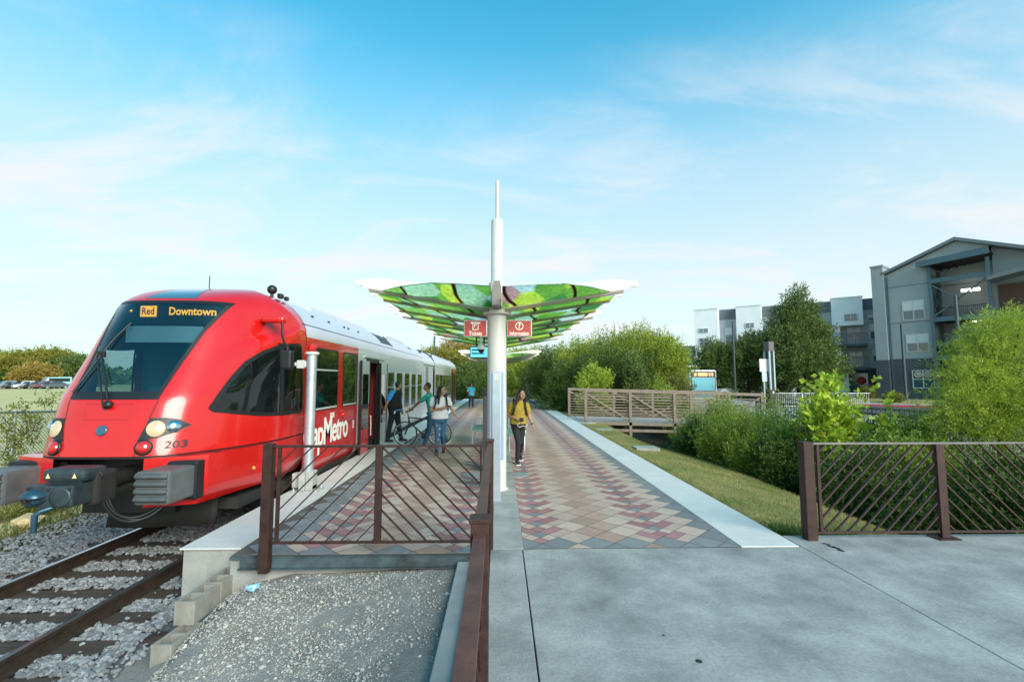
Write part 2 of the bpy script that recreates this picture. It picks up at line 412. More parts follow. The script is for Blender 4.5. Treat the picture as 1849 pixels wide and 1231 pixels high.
tcn = nt.nodes.new('ShaderNodeTexCoord'); nt.links.new(tcn.outputs['Object'], vo.inputs['Vector'])
bpn = nt.nodes.new('ShaderNodeBump'); bpn.inputs['Strength'].default_value = 0.9; bpn.inputs['Distance'].default_value = 0.008; bpn.invert = True
nt.links.new(vo.outputs['Distance'], bpn.inputs['Height']); nt.links.new(bpn.outputs[0], nt.nodes['Principled BSDF'].inputs['Normal'])
PEND = 46.0
mb = MB()
mb.box((-3.55, 5.47, -.75), (-2.9, PEND, -.012)); mb.box((-2.9, 5.24, -.75), (-.30, PEND, -.045)); mb.box((-.30, 5.37, -.75), (3.36, PEND, -.045))
tag(mb.build('platform', concretel), kind='structure')
mb = MB(); mb.bbox((-3.58, 5.44, -.012), (-2.905, PEND, .004), .003); mb.bbox((2.715, 5.36, -.045), (3.375, PEND, .006), .004)
struct('platform_edge_strip', mb, tact)
mb = MB(); mb.box((-3.57, 5.475, -.11), (-3.552, PEND, -.014)); struct('platform_fascia', mb, black)
mb = MB(); mb.bbox((-.105, 5.36, -.045), (.255, PEND, .003), .004); struct('platform_centre_band', mb, concretel)
anglem = mat('weathered_steel_angle', (0.10, 0.15, 0.17), 0.6, metal=0.3, col2=(0.035, 0.03, 0.025), vscale=4, bump=0.2)
mb = MB(); mb.box((-2.78, 5.195, -.125), (-.36, 5.215, -.02)); mb.box((-2.9, 5.215, -.045), (-.32, 5.26, -.012)); mb.box((-2.78, 5.15, -.125), (-.36, 5.195, -.115)); struct('platform_edge_angle', mb, anglem)
markm = mat('mark_dark', (.035, .037, .038), .95)
def crack(pts, w):
    mb = MB(); rr = random.Random(int(abs(pts[0][0])*100)); P_ = []
    for (x0, y0), (x1, y1) in zip(pts, pts[1:]):
        for k in range(14): t = k/14; P_.append((x0+(x1-x0)*t+rr.gauss(0, .012), y0+(y1-y0)*t+rr.gauss(0, .012), w*rr.uniform(.4, 1.4)))
    mb.grid([[Vector((x-a, y, .0015)), Vector((x+a, y+a*.6, .0015))] for x, y, a in P_]); tag(mb.build('pavement_mark', markm), kind='structure')
_a, _b = gp(1488, 981), gp(1530, 997); crack([(_a.x, _a.y), (_b.x, _b.y)], .022); crack([(1.1, 1.6), (1.35, 2.2), (1.3, 2.9)], .002); crack([(5.6, 4.4), (6.3, 4.75), (6.6, 5.7)], .002)  # first mark is a dark stain on the slab, the others are cracks
# ---- pavers laid on the diagonal
pv_t = mat('paver_tan', (0.37, 0.245, 0.19), 0.85, var=0.12, vscale=9, bump=0.2, bscale=140, island=0.13)
pv_w = mat('paver_cream', (0.455, 0.335, 0.275), 0.85, var=0.12, vscale=9, bump=0.2, bscale=140, island=0.10)
pv_r = mat('paver_rose', (0.33, 0.155, 0.155), 0.85, var=0.12, vscale=9, bump=0.2, bscale=140, island=0.16)
pv_g = mat('paver_slate', (0.19, 0.195, 0.20), 0.85, var=0.12, vscale=9, bump=0.2, bscale=140, island=0.14)
pv_j = mat('paver_joint', (0.09, 0.08, 0.07), 0.95)
S = 0.300; D2 = S/math.sqrt(2)
def clip(poly, x0, x1, y0, y1):
    for ax_, lim, sgn in ((0, x0, 1), (0, x1, -1), (1, y0, 1), (1, y1, -1)):
        out = []
        for i in range(len(poly)):
            a, b = poly[i-1], poly[i]; da = (a[ax_]-lim)*sgn; db = (b[ax_]-lim)*sgn
            if da*db < 0: t = da/(da-db); out.append((a[0]+t*(b[0]-a[0]), a[1]+t*(b[1]-a[1])))
            if db >= 0: out.append(b)
        poly = out
        if len(poly) < 3: return None
    return poly
def pave(xa, xb, ya, yb, mirror, mb, spec=(1, 8)):
    """xa: edge beside the centre band; columns counted outward from it"""
    sx = -1 if mirror else 1
    gap = .004
    lo, hi = min(xa, xb), max(xa, xb)
    def tile(cx_, cy_, a0, a1, b0, b1, m_):
        # a runs up-right, b runs up-left, in tile units of S around the tile centre
        pts = []
        for a, b in ((a0, b0), (a1, b0), (a1, b1), (a0, b1)):
            aa = a + (gap/S if a == a0 else -gap/S)/1.0; bb = b + (gap/S if b == b0 else -gap/S)
            pts.append((cx_ + sx*(aa-bb)*D2, cy_ + (aa+bb)*D2))
        if mirror: pts.reverse()
        p = clip(pts, lo, hi, ya, yb)
        if p:
            n = len(p); ins = [(x, y, 0.0) for x, y in p]
            mb.m(m_).add(ins, [tuple(range(n))])
    h = .5
    for c in range(0, 13):
        x = xa + sx*c*D2
        r = int(ya/(2*D2))-1
        while True:
            y = (r*2 + (c % 2))*D2
            r += 1
            if y > yb + D2: break
            edge = y < ya + D2*1.15
            if c in spec and not edge:
                tile(x, y, 0, h, 0, h, 3); tile(x, y, -h, 0, -h, 0, 2); tile(x, y, 0, h, -h, 0, 1); tile(x, y, -h, 0, 0, h, 1)
            elif c-1 in spec and not edge:
                tile(x, y, -h, h, 0, h, 2); tile(x, y, -h, h, -h, 0, 1)
            elif c+1 in spec and not edge:
                tile(x, y, 0, h, -h, h, 2); tile(x, y, -h, 0, -h, h, 1)
            elif c >= 11 or (edge and c % 4 != 3):
                tile(x, y, -h, h, -h, h, 3)
            elif any(abs(c-k) == 2 for k in spec):
                tile(x, y, -h, h, -h, h, 1)
            else:
                tile(x, y, -h, h, -h, h, 0)
mb = MB(); pave(.258, 2.712, 5.36, PEND, False, mb); pave(-.108, -2.902, 5.24, PEND, True, mb, spec=(2, 9))
tag(mb.build('platform_paving', [pv_t, pv_w, pv_r, pv_g], fixn=False), kind='structure')
mb = MB(); mb.box((-2.9, 5.25, -.045), (-.108, PEND, -.006)); mb.box((.256, 5.365, -.045), (2.714, PEND, -.006)); struct('paving_bed', mb, pv_j)
# ================================================================ track
TX = -5.03
railm = mat('rail_steel', (0.045, 0.030, 0.022), 0.6, metal=0.3, var=0.35, vscale=8, bump=0.3)
railtop = mat('polished_rail_head', (0.42, 0.46, 0.50), 0.22, metal=0.9)
tiem = mat('sleeper_wood', (0.032, 0.022, 0.017), 0.85, col2=(0.085, 0.060, 0.046), vscale=3, stretch=(1, 9, 4), bump=0.5, bscale=40)
RZ = -0.50
for k, xo in enumerate((-.765, .765)):
    x = TX + xo
    t = thing('rail', ['brown steel rail on the far side of the track, its head shining', 'brown steel rail nearest the platform, running under the red train'][k], 'rail', (x, 2, RZ-.15), 0, 'rails of the track')
    prof = [(-.07, 0), (.07, 0), (.07, .012), (.012, .03), (.010, .105), (.034, .118), (.034, .15), (-.034, .15), (-.034, .118), (-.010, .105), (-.012, .03), (-.07, .012)]
    mb = MB(); mb.prism([(x+u, RZ-.15+w) for u, w in prof], 'y', -3, 130)
    part('rail_body', mb, railm, t, True)
    mb = MB(); mb.box((x-.027, -3, RZ+.0005), (x+.027, 130, RZ+.003)); part('rail_head', mb, railtop, t, True)
tie0 = None
for k in range(9):
    y = 3.05 + .56*k
    M = Matrix.Translation((TX+.02*math.sin(k*3), y, RZ-.23)) @ Matrix.Rotation(.012*math.sin(k*5), 4, 'Z')
    mb = MB(); mb.bbox((-1.28, -.12, -.09), (1.28, .12, .085), .012, Matrix.Rotation(.012*math.sin(k*5), 4, 'Z'))
    o = mb.build('railway_sleeper', tiem); o.location = (TX+.02*math.sin(k*3), y, RZ-.235)
    tag(o, 'dark weathered timber sleeper laid across under the two rails', 'sleeper', 'sleepers of the track')
# ---- loose stone
def rocks(n, pos, size, flat=0.7):
    """n deformed icosahedra; pos (n,3), size (n,)"""
    t = (1+5**.5)/2
    ico = np.array([(-1,t,0),(1,t,0),(-1,-t,0),(1,-t,0),(0,-1,t),(0,1,t),(0,-1,-t),(0,1,-t),(t,0,-1),(t,0,1),(-t,0,-1),(-t,0,1)])/1.9
    fc = np.array([(0,11,5),(0,5,1),(0,1,7),(0,7,10),(0,10,11),(1,5,9),(5,11,4),(11,10,2),(10,7,6),(7,1,8),(3,9,4),(3,4,2),(3,2,6),(3,6,8),(3,8,9),(4,9,5),(2,4,11),(6,2,10),(8,6,7),(9,8,1)])
    v = ico[None]*(1+rng.normal(0, .22, (n, 12, 1)))
    v = v*np.stack([rng.uniform(.8, 1.35, n), rng.uniform(.7, 1.1, n), rng.uniform(flat*.7, flat*1.1, n)], 1)[:, None]
    a = rng.uniform(0, 2*PI, n); b = rng.normal(0, .4, n)
    ca, sa, cb, sb = np.cos(a), np.sin(a), np.cos(b), np.sin(b)
    y1 = v[..., 1]*cb[:, None]-v[..., 2]*sb[:, None]; z1 = v[..., 1]*sb[:, None]+v[..., 2]*cb[:, None]
    x2 = v[..., 0]*ca[:, None]-y1*sa[:, None]; y2 = v[..., 0]*sa[:, None]+y1*ca[:, None]
    v = np.stack([x2, y2, z1], -1)*size[:, None, None] + pos[:, None]
    f = fc[None]+12*np.arange(n)[:, None, None]
    return v.reshape(-1, 3), f.reshape(-1, 3)
stonem = mat('ballast_stone', (0.215, 0.218, 0.222), 0.9, var=0.25, vscale=18, bump=0.3, bscale=90, island=0.42)
pebm = mat('limestone_gravel', (0.40, 0.37, 0.33), 0.9, var=0.2, vscale=25, bump=0.2, bscale=150, island=0.40)
P = []; Sz = []
n = 38000
x = rng.uniform(-7.9, -3.15, n); y = 2.2 + 11*rng.beta(1.1, 2.0, n)
keep = np.ones(n, bool)
for k in range(9): keep &= ~((np.abs(y-(3.05+.56*k)) < .135) & (np.abs(x-TX) < 1.32) & (rng.random(n) > .02))
for xo in (-.765, .765): keep &= np.abs(x-TX-xo) > .075
keep &= ~((x < -7.2) & (rng.random(n) < .55)); keep &= ~((x > -3.45) & ((y > 4.9) | (rng.random(n) < .6)))
keep &= ~((x > -3.28) & (y > 4.1))
keep &= ~((np.hypot((x+4.0)/.62, (y-3.15)/.5) < 1) & (rng.random(n) < .93))
x, y = x[keep], y[keep]
zz = np.array([max(gh(a, b), -.675) for a, b in zip(x, y)]) + .022 + np.where(np.abs(x-TX) < .66, .012, 0)
s_ = np.clip(rng.lognormal(-3.75, .3, len(x)), .011, .042); v1, f1 = rocks(len(x), np.stack([x, y, zz], 1), s_)
tag(np_mesh('ballast_stone', v1, f1, stonem), 'angular grey limestone ballast filling the track bed', 'ballast', kind='stuff')
n = 44000
x = rng.uniform(-3.1, -.47, n); y = 1.2 + 4.0*rng.random(n)
keep = (rng.random(n) < np.clip(1.25-.75*np.clip((y-4.2)/1.0, 0, 1), 0, 1)) & (rng.random(n) < np.clip(.5-(x+.9)*1.1, .22, 1)) & ~((x < -2.84) & (y > 4.2))
x, y = x[keep], y[keep]; s_ = np.clip(rng.lognormal(-5.3, .5, len(x)), .003, .03)
zz = np.array([gh(a, b) for a, b in zip(x, y)]) + s_*.2
v1, f1 = rocks(len(x), np.stack([x, y, zz], 1), s_)
tag(np_mesh('gravel', v1, f1, pebm), 'pale limestone gravel scattered over the dirt bank before the platform', 'gravel', kind='stuff')
# grass on the bank
def blades(name, pts, h, w, m, lean=.5, label=None, cat=None):
    n = len(pts); a = rng.uniform(0, 2*PI, n); b = rng.uniform(0, 2*PI, n); l = rng.uniform(0, lean, n)*h
    d = np.stack([np.cos(a)*w, np.sin(a)*w, 0*a], 1); t = np.stack([np.cos(b)*l, np.sin(b)*l, h], 1)
    v = np.stack([pts-d, pts+d, pts+t], 1).reshape(-1, 3)
    return tag(np_mesh(name, v, np.arange(3*n).reshape(-1, 3), m), label, cat, kind='stuff')
grassm = leafmat('lawn_blade', (0.15, 0.18, 0.03), (0.38, 0.30, 0.11), .3, vscale=1.1)
n = 52000; x = 3.4 + 3.5*rng.random(n); y = 5.8 + 15*rng.random(n)**1.4
pts = np.stack([x, y, [gh(a, b) for a, b in zip(x, y)]], 1)
blades('lawn_grass', pts, rng.uniform(.02, .05, n), .004, grassm, 1.0, 'short patchy green and straw lawn grass on the creek bank', 'grass')
n = 3500; x = 3.5+1.5*rng.beta(1, 2, n); y = 5.76+.8*rng.beta(1, 3, n); pts = np.stack([x, y, [gh(a, b) for a, b in zip(x, y)]], 1)
greenb = leafmat('green_blade', (0.045, 0.11, 0.02), (0.09, 0.15, 0.03), .3)
blades('clover_patch', pts, rng.uniform(.03, .09, n), .008, greenb, 1.2, 'lush green ground cover behind the concrete walk beside the white strip', 'ground cover')
n = 9000; x = -7.4-4.5*rng.beta(1, 1.6, n); y = 5.0+9*rng.random(n); pts = np.stack([x, y, [gh(a, b) for a, b in zip(x, y)]], 1)
weedb = leafmat('weed_blade', (0.07, 0.10, 0.02), (0.20, 0.17, 0.06), .3)
blades('verge_weeds', pts, rng.uniform(.04, .30, n)*(1+.4*np.sin(x*3)), .010, weedb, .8, 'rank weeds and straw growing along the left edge of the ballast', 'weeds')
# ================================================================ railings
def diag(mb, x0, x1, z0, z1, y, up, sp=.165, w=.018, d=.028):
    """45 degree infill bars between x0..x1, z0..z1; up=+1 rises to the right"""
    W = x1-x0; H = z1-z0; k = -int(H/sp)-1
    while k*sp < W:
        if up > 0: p = [(x0+k*sp, z0), (x0+k*sp+H, z1)]
        else: p = [(x0+k*sp+H, z0), (x0+k*sp, z1)]
        k += 1
        (xa, za), (xb, zb) = p
        pts = []
        for t in np.linspace(0, 1, 2): pass
        # clip in x
        def cut(xl):
            t = (xl-xa)/(xb-xa); return za+t*(zb-za)
        lo, hi = sorted((xa, xb))
        if hi <= x0+.02 or lo >= x1-.02: continue
        A, B = (xa, za), (xb, zb)
        if A[0] > B[0]: A, B = B, A
        if A[0] < x0: A = (x0, cut(x0))
        if B[0] > x1: B = (x1, cut(x1))
        mb.bar((A[0], y, A[1]), (B[0], y, B[1]), d, w, up=(0, 0, 1)) if False else mb.bar((A[0], y, A[1]), (B[0], y, B[1]), d, w, up=(-(B[1]-A[1]), 0, B[0]-A[0]))
# front railing on the platform edge
Y0 = 5.14
xs = {k: at(k, 900, Y0).x for k in (483, 502, 683, 868)}
zt = at(683, 805, Y0).z; zb = at(683, 978, Y0).z
t = thing('railing', 'rusty brown railing across the platform end, its slanting bars meeting like an inverted V', 'railing', ((xs[483]+xs[868])/2, Y0, -.1), 0, 'brown railings')
mb = MB(); mb.bbox((xs[483]-.05, Y0-.05, -.14), (xs[483]+.05, Y0+.05, zt+.03), .006); part('end_post', mb, rust, t, True)
mb = MB(); mb.bbox((xs[683]-.034, Y0-.034, zb), (xs[683]+.034, Y0+.034, zt-.012), .004); part('middle_post', mb, rust, t, True)
mb = MB(); mb.bbox((xs[483]+.05, Y0-.022, zt-.012), (-.2, Y0+.022, zt+.012), .003); part('top_rail', mb, rust, t, True)
mb = MB(); mb.bbox((xs[483]+.05, Y0-.016, zb-.012), (-.2, Y0+.016, zb+.012), .003); part('bottom_rail', mb, rust, t, True)
for k in (502, 868):
    mb = MB(); mb.bbox((xs[k]-.018 if k == 502 else xs[k]-.01, Y0-.014, zb+.012), (xs[k]+.018 if k == 502 else xs[k]+.01, Y0+.014, zt-.012), .002); part('stile', mb, rust, t, True)
mb = MB(); diag(mb, xs[502]+.018, xs[683]-.034, zb+.012, zt-.012, Y0, 1, w=.012, d=.022); part('slanting_bars', mb, rust, t, True)
mb = MB(); diag(mb, xs[683]+.034, xs[868]-.01, zb+.012, zt-.012, Y0, -1, w=.016, d=.022); part('slanting_bars', mb, rust, t, True)
# central railing running toward the camera
t = thing('railing', 'rusty brown railing running toward the viewer from the mast between gravel and concrete', 'railing', (-.13, 5.3, 0), 0, 'brown railings')
def cx_(y): return -.13 + (5.37-y)*.0085
for y, top in ((5.37, 1.20), (2.41, 1.19), (-.7, 1.15)):
    mb = MB(); mb.bbox((cx_(y)-.045, y-.045, -.06), (cx_(y)+.045, y+.045, top-.02), .004)
    p = part('post', mb, rust, t, True)
    mb = MB(); mb.bbox((cx_(y)-.052, y-.052, top-.02), (cx_(y)+.052, y+.052, top+.004), .004); part('post_cap', mb, rust, p, True)
for (ya, yb, top) in ((5.31, 2.47, 1.165), (2.35, -.64, 1.125)):
    mb = MB(); mb.bar((cx_(ya), ya, top-.02), (cx_(yb), yb, top-.02), .058, .045); part('top_rail', mb, rusttop, t, True)
    mb = MB(); mb.bar((cx_(ya), ya, .11), (cx_(yb), yb, .11), .04, .03); part('bottom_rail', mb, rust, t, True)
    mb = MB(); n = 16
    for k in range(-5, n):
        H = top-.17; L_ = ya-yb; s0 = k*L_/n; A = [s0, .125]; B = [s0+H, .125+H]
        if A[0] < 0: A = [0, .125-s0]
        if B[0] > L_: B = [L_, .125+L_-s0]
        mb.bar((cx_(ya-A[0]), ya-A[0], A[1]), (cx_(ya-B[0]), ya-B[0], B[1]), .022, .016, up=(0, -(A[1]-B[1]), A[0]-B[0]+.001))
    part('slanting_bars', mb, rust, t, True)
# right-hand railing along the back of the walk
Y1 = 5.60
x0 = at(1459, 900, Y1).x; xm = at(1700, 900, Y1).x; xst = at(1480, 900, Y1).x
zt = at(1600, 800, Y1).z; zb = at(1600, 960, Y1).z; x3 = xm + (xm-x0)*1.0; 
t = thing('railing', 'rusty brown railing on the right along the back of the concrete walk, before dark bushes', 'railing', (x0, Y1, 0), 0, 'brown railings')
mb = MB(); mb.bbox((x0-.062, Y1-.062, -.02), (x0+.062, Y1+.062, zt+.005), .01); p = part('end_post', mb, rust, t, True)
mb = MB(); mb.bbox((x0-.066, Y1-.066, zt+.005), (x0+.066, Y1+.066, zt+.02), .008); part('post_cap', mb, rust, p, True)
for xp in (xm, x3):
    mb = MB(); mb.bbox((xp-.05, Y1-.034, 0.012), (xp+.05, Y1+.034, zt-.012), .005); p = part('post', mb, rust, t, True)
    mb = MB(); mb.bbox((xp-.13, Y1-.09, -.004), (xp+.13, Y1+.09, 0.012), .003); part('base_plate', mb, rust, p, True)
lightrail = mat('pale_top_rail', (0.16, 0.145, 0.14), 0.45, metal=0.4, var=.2)  # top rail paler and greyer than the posts
mb = MB(); mb.bbox((x0+.062, Y1-.022, zt-.012), (x3+3, Y1+.022, zt+.01), .003); part('top_rail', mb, lightrail, t, True)
mb = MB(); mb.bbox((x0+.062, Y1-.016, zb-.012), (x3+3, Y1+.016, zb+.012), .003); part('bottom_rail', mb, rust, t, True)
mb = MB(); mb.bbox((xst-.018, Y1-.016, zb+.012), (xst+.018, Y1+.016, zt-.012), .003); part('stile', mb, rust, t, True)
for xa, xb, up in ((xst+.018, xm-.05, 1), (xm+.05, x3-.05, -1), (x3+.05, x3+2.9, 1)):
    mb = MB(); diag(mb, xa, xb, zb+.012, zt-.012, Y1, up, sp=.155, w=.017, d=.024); part('slanting_bars', mb, rust, t, True)
# ================================================================ cinder blocks, litter, small ground items
def block(x, y, z, rz, lab):
    bm = MB(); w, l, h, th = .19, .40, .21, .032
    # walls around two cells
    for a in (-w/2, w/2-th): bm.box((a, -l/2, 0), (a+th, l/2, h))
    for b in (-l/2, -th/2, l/2-th): bm.box((-w/2+th, b, 0), (w/2-th, b+th, h))
    o = bm.build('concrete_block', blockm, bevel=.004); o.location = (x, y, z); o.rotation_euler = (0, 0, rz)
    f = MB(); f.box((-w/2+th, -l/2+th, .02), (w/2-th, -th/2, h-.075)); f.box((-w/2+th, th/2, .02), (w/2-th, l/2-th, h-.06))
    part('soil_fill', f, dirtm, o)
    return tag(o, lab, 'block', 'hollow blocks stepping down beside the track')
block(-2.965, 5.24, -.41, 0, 'grey hollow concrete block touching the platform end, farthest of the three')
block(-2.968, 4.83, -.413, -.012, 'grey hollow concrete block in the middle of the stepped row')
block(-2.925, 4.50, -.622, -.07, 'grey hollow concrete block lowest and nearest, with gravel lying in its cell')
def lit(name, px, py, z, size, m, lab, cat, rz=0.3, h=.03):
    p = gp(px, py, z)
    for _ in range(6): p = gp(px, py, gh(p.x, p.y))
    mb = MB(); rr = random.Random(int(px))
    P_ = [[(size*(i/4-.5)*1.3 + rr.uniform(-.1, .1)*size, size*(j/3-.5)*.8, h*rr.random()) for j in range(4)] for i in range(5)]
    mb.grid(P_, smooth=False); o = mb.build(name, m); o.location = p + Vector((0, 0, .022)); o.rotation_euler = (.15, .1, rz)
    md = o.modifiers.new('thick', 'SOLIDIFY'); md.thickness = .003
    return tag(o, lab, cat)
bluew = mat('blue_wrapper', (0.06, 0.36, 0.52), 0.4, col2=(0.5, 0.6, 0.65), vscale=25)
lit('wrapper', 455, 1069, -.40, .10, bluew, 'crumpled light blue wrapper on the gravel near the blocks', 'litter', .6, .05)
lit('paper_scrap', 791, 1009, -.15, .055, whitep, 'white square paper scrap on the dirt below the steel angle', 'litter', .3, .008)
lit('paper_scrap', 785, 1020, -.16, .05, mat('cream_scrap', (0.6, 0.55, 0.42), .7), 'creamy torn scrap just below the white paper square', 'litter', -.4, .01)
straw = mat('straw_litter', (0.45, 0.33, 0.16), .8)
mb = MB()
for k in range(9): a = random.uniform(-.3, .3); c = Vector((random.uniform(-.08, .08), random.uniform(-.02, .02), .006+.002*k)); d = Vector((math.cos(a), math.sin(a), 0))*.05; mb.bar(c-d, c+d, .006, .004)
o = mb.build('dry_straw', straw); o.location = Vector((gp(735, 1022, -.17).x, gp(735, 1022, -.17).y, gh(gp(735, 1022, -.17).x, gp(735, 1022, -.17).y)+.015)); tag(o, 'wisp of dry yellow straw on the dirt below the railing', 'straw')
sandst = mat('sandstone_rock', (0.48, 0.38, 0.20), .9, var=.3, vscale=12, bump=.5)
v1, f1 = rocks(1, np.array([[0, 0, 0.]]), np.array([.22]), .6); o = np_mesh('rock', v1, f1, sandst); o.location = gp(48, 943, -.75)+Vector((0, 0, .03)); tag(o, 'yellowish rock lying among weeds left of the coupler', 'rock')
rustd = mat('rusty_disc', (0.045, 0.025, 0.018), .8, var=.4, vscale=15, bump=.4)
mb = MB(); mb.lathe([(.10, 0), (.105, .012), (.095, .02), (.06, .016), (.045, .026), (0, .026)], n=28); o = mb.build('drain_cover', rustd); o.location = gp(283, 1152, -.62)+Vector((0, 0, .0)); tag(o, 'round rusty iron cover on the ground beside the lowest block', 'cover')
mb = MB(); mb.lathe([(.48, -.15), (.47, .02), (.30, .055), (.1, .07), (0, .072)], n=40); o = mb.build('concrete_pad', concrete); o.location = (-4.0, 3.15, -.655); o.scale = (1.2, 1, 1); tag(o, 'low smooth lump of poured concrete among ballast beside the near rail', 'concrete pad')
c = gp(1166, 812, -.12); mb = MB(); mb.bbox((-.33, -.26, -.1), (.33, .26, .085), .02); o = mb.build('utility_lid', concretel); o.location = c; tag(o, 'grey rectangular concrete box lid set in the lawn', 'utility box')
c = gp(1090, 776, -.1); mb = MB(); mb.bbox((-.3, -.25, -.1), (.3, .25, .05), .02); o = mb.build('utility_lid', concretel); o.location = c; tag(o, 'small far concrete lid at the foot of the footbridge', 'utility box')
ironm = mat('cast_iron', (0.30, 0.31, 0.31), .7, metal=.4, var=.3, vscale=20, bump=.4)
for px, lab in ((856, 'grey round iron cover in paving left of the mast'), (932, 'grey iron cover in paving right of the mast')):
    p = gp(px, 857, 0); mb = MB(); mb.lathe([(.26, .002), (.255, .012), (.2, .008), (0, .010)], n=32); o = mb.build('manhole_cover', ironm); o.location = p; tag(o, lab, 'manhole cover', 'covers beside the mast')
spotm = mat('gum_spot', (0.02, 0.02, 0.022), .8)
for px, py, s_ in ((1262, 1193, .018), (1198, 1146, .008)):
    p = gp(px, py, 0); mb = MB(); mb.lathe([(s_*1.3, .001), (s_, .003), (0, .0035)], n=12); o = mb.build('gum_stain', spotm); o.location = p; tag(o, 'black gum spot on the concrete, %s' % ('larger' if s_ > .01 else 'tiny one farther off'), 'gum spot')
# ================================================================ train
TC = -5.05; HW = 1.472
T = thing('train', 'red and silver diesel commuter train standing at the left platform, its amber destination sign lit', 'train', (TC, 6.0, -.5))
def yf(z): return interp(z, [.28, .6, .91, 1.24, 1.62, 2.15, 2.6, 3.07, 3.2, 3.33, 3.45, 3.50, 3.53], [6.03, 6.0, 6.0, 6.08, 6.19, 6.52, 6.78, 7.08, 7.28, 7.58, 8.05, 8.4, 8.75])
_zz = np.linspace(.25, 3.55, 300); _yy = np.array([yf(z) for z in _zz]); _ker = np.hanning(25); _ker /= _ker.sum()
_yp = np.convolve(np.pad(_yy, 12, mode='edge'), _ker, 'valid')
def yf(z): return float(np.interp(z, _zz, _yp))
LOW = False      # True while the wider bumper fairing below the nose is being shaped
def F(x, z):
    x = abs(x)
    if LOW: return yf(z) + .20*x*x
    return yf(z) + (.42*x**4 if x < 1.12 else .42*1.12**4 + 1.68*1.12**3*(x-1.12))
_w0y = [5.4, 6.0, 6.15, 6.3, 6.5, 6.8, 7.08, 7.5, 8.0]; _w0 = [.4, 1.02, 1.15, 1.22, 1.265, 1.31, 1.36, 1.44, HW]
_wy = np.linspace(5.3, 8, 200); _wv = np.convolve(np.pad(np.interp(_wy, _w0y, _w0), 9, mode='edge'), np.hanning(19)/np.hanning(19).sum(), 'valid')
_u0y = [6.0, 6.3, 6.5, 6.8, 7.08, 7.5, 8.0, 8.4]; _u0 = [.62, .85, .97, 1.13, 1.28, 1.41, 1.458, HW]
_uv = np.convolve(np.pad(np.interp(np.linspace(5.8, 8.6, 220), _u0y, _u0), 9, mode='edge'), np.hanning(19)/np.hanning(19).sum(), 'valid'); _uy = np.linspace(5.8, 8.6, 220)
def sh(z): return interp(z, [.9, 1.2, 1.5, 2.16, 2.58, 2.72, 3.1], [-.10, 0, .06, .42, .66, .74, .8])
_rz = [2.66, 2.78, 2.9, 3.05, 3.2, 3.33, 3.43, 3.48, 3.515, 3.53]; _rw = [HW, 1.462, 1.425, 1.335, 1.19, .99, .74, .52, .25, .05]
def W(y, z):
    full = interp(z, _rz, _rw) if z > 2.66 else HW
    if LOW: w = float(np.interp(y, _wy, _wv))
    else:
        xc = creasex(z); ya = F(xc, z); t = min(1, max(0, (y-ya)/max(.05, 8.35-ya))); w = xc+(full-xc)*(1-(1-t)**2.2)
    if z < .55: w -= .10*((.55-z)/.27)**2
    return w
_cz = np.linspace(.25, 3.55, 331); _cx = np.interp(_cz, [.9, 1.5, 2.0, 2.16, 2.4, 2.56, 2.68, 2.78, 3.6], [.86, .88, .93, .95, 1.03, 1.13, 1.27, 1.44, 1.6])
_cx = np.convolve(np.pad(_cx, 8, mode='edge'), np.hanning(17)/np.hanning(17).sum(), 'valid')
def creasex(z): return min(float(np.interp(z, _cz, _cx)), interp(z, _rz, _rw) if z > 2.66 else HW)
def crease(z):
    if not LOW: return creasex(z)
    lo, hi = 0.0, HW+.05
    for _ in range(40):
        m_ = (lo+hi)/2
        if m_ < W(F(m_, z), z): lo = m_
        else: hi = m_
    return lo
def nose(x, z, off=0.0):
    """world point on the nose at local x, height z, pushed out by off"""
    e = .004; n = Vector((F(x+e, z)-F(x-e, z), -2*e, 0)).normalized()
    dz = (F(x, z+e)-F(x, z-e))/(2*e); n = Vector((n.x/abs(n.y)*1.0, -1, dz)).normalized()
    return Vector((TC+x, F(x, z), z)) + n*off
def side(y, z, off=0.0, sgn=1):
    return Vector((TC+sgn*(W(y, z)+off), y, z))
def inpoly(p, poly):
    x, y = p; c = False; j = len(poly)-1
    for i in range(len(poly)):
        if (poly[i][1] > y) != (poly[j][1] > y) and x < (poly[j][0]-poly[i][0])*(y-poly[i][1])/(poly[j][1]-poly[i][1])+poly[i][0]: c = not c
        j = i
    return c
wsz = [1.62, 2.07, 2.58, 3.07]; wsw = [.565, .625, .72, .875]
WSB, WST = 1.62, 3.07
def wshw(z): return interp(z, wsz, wsw)
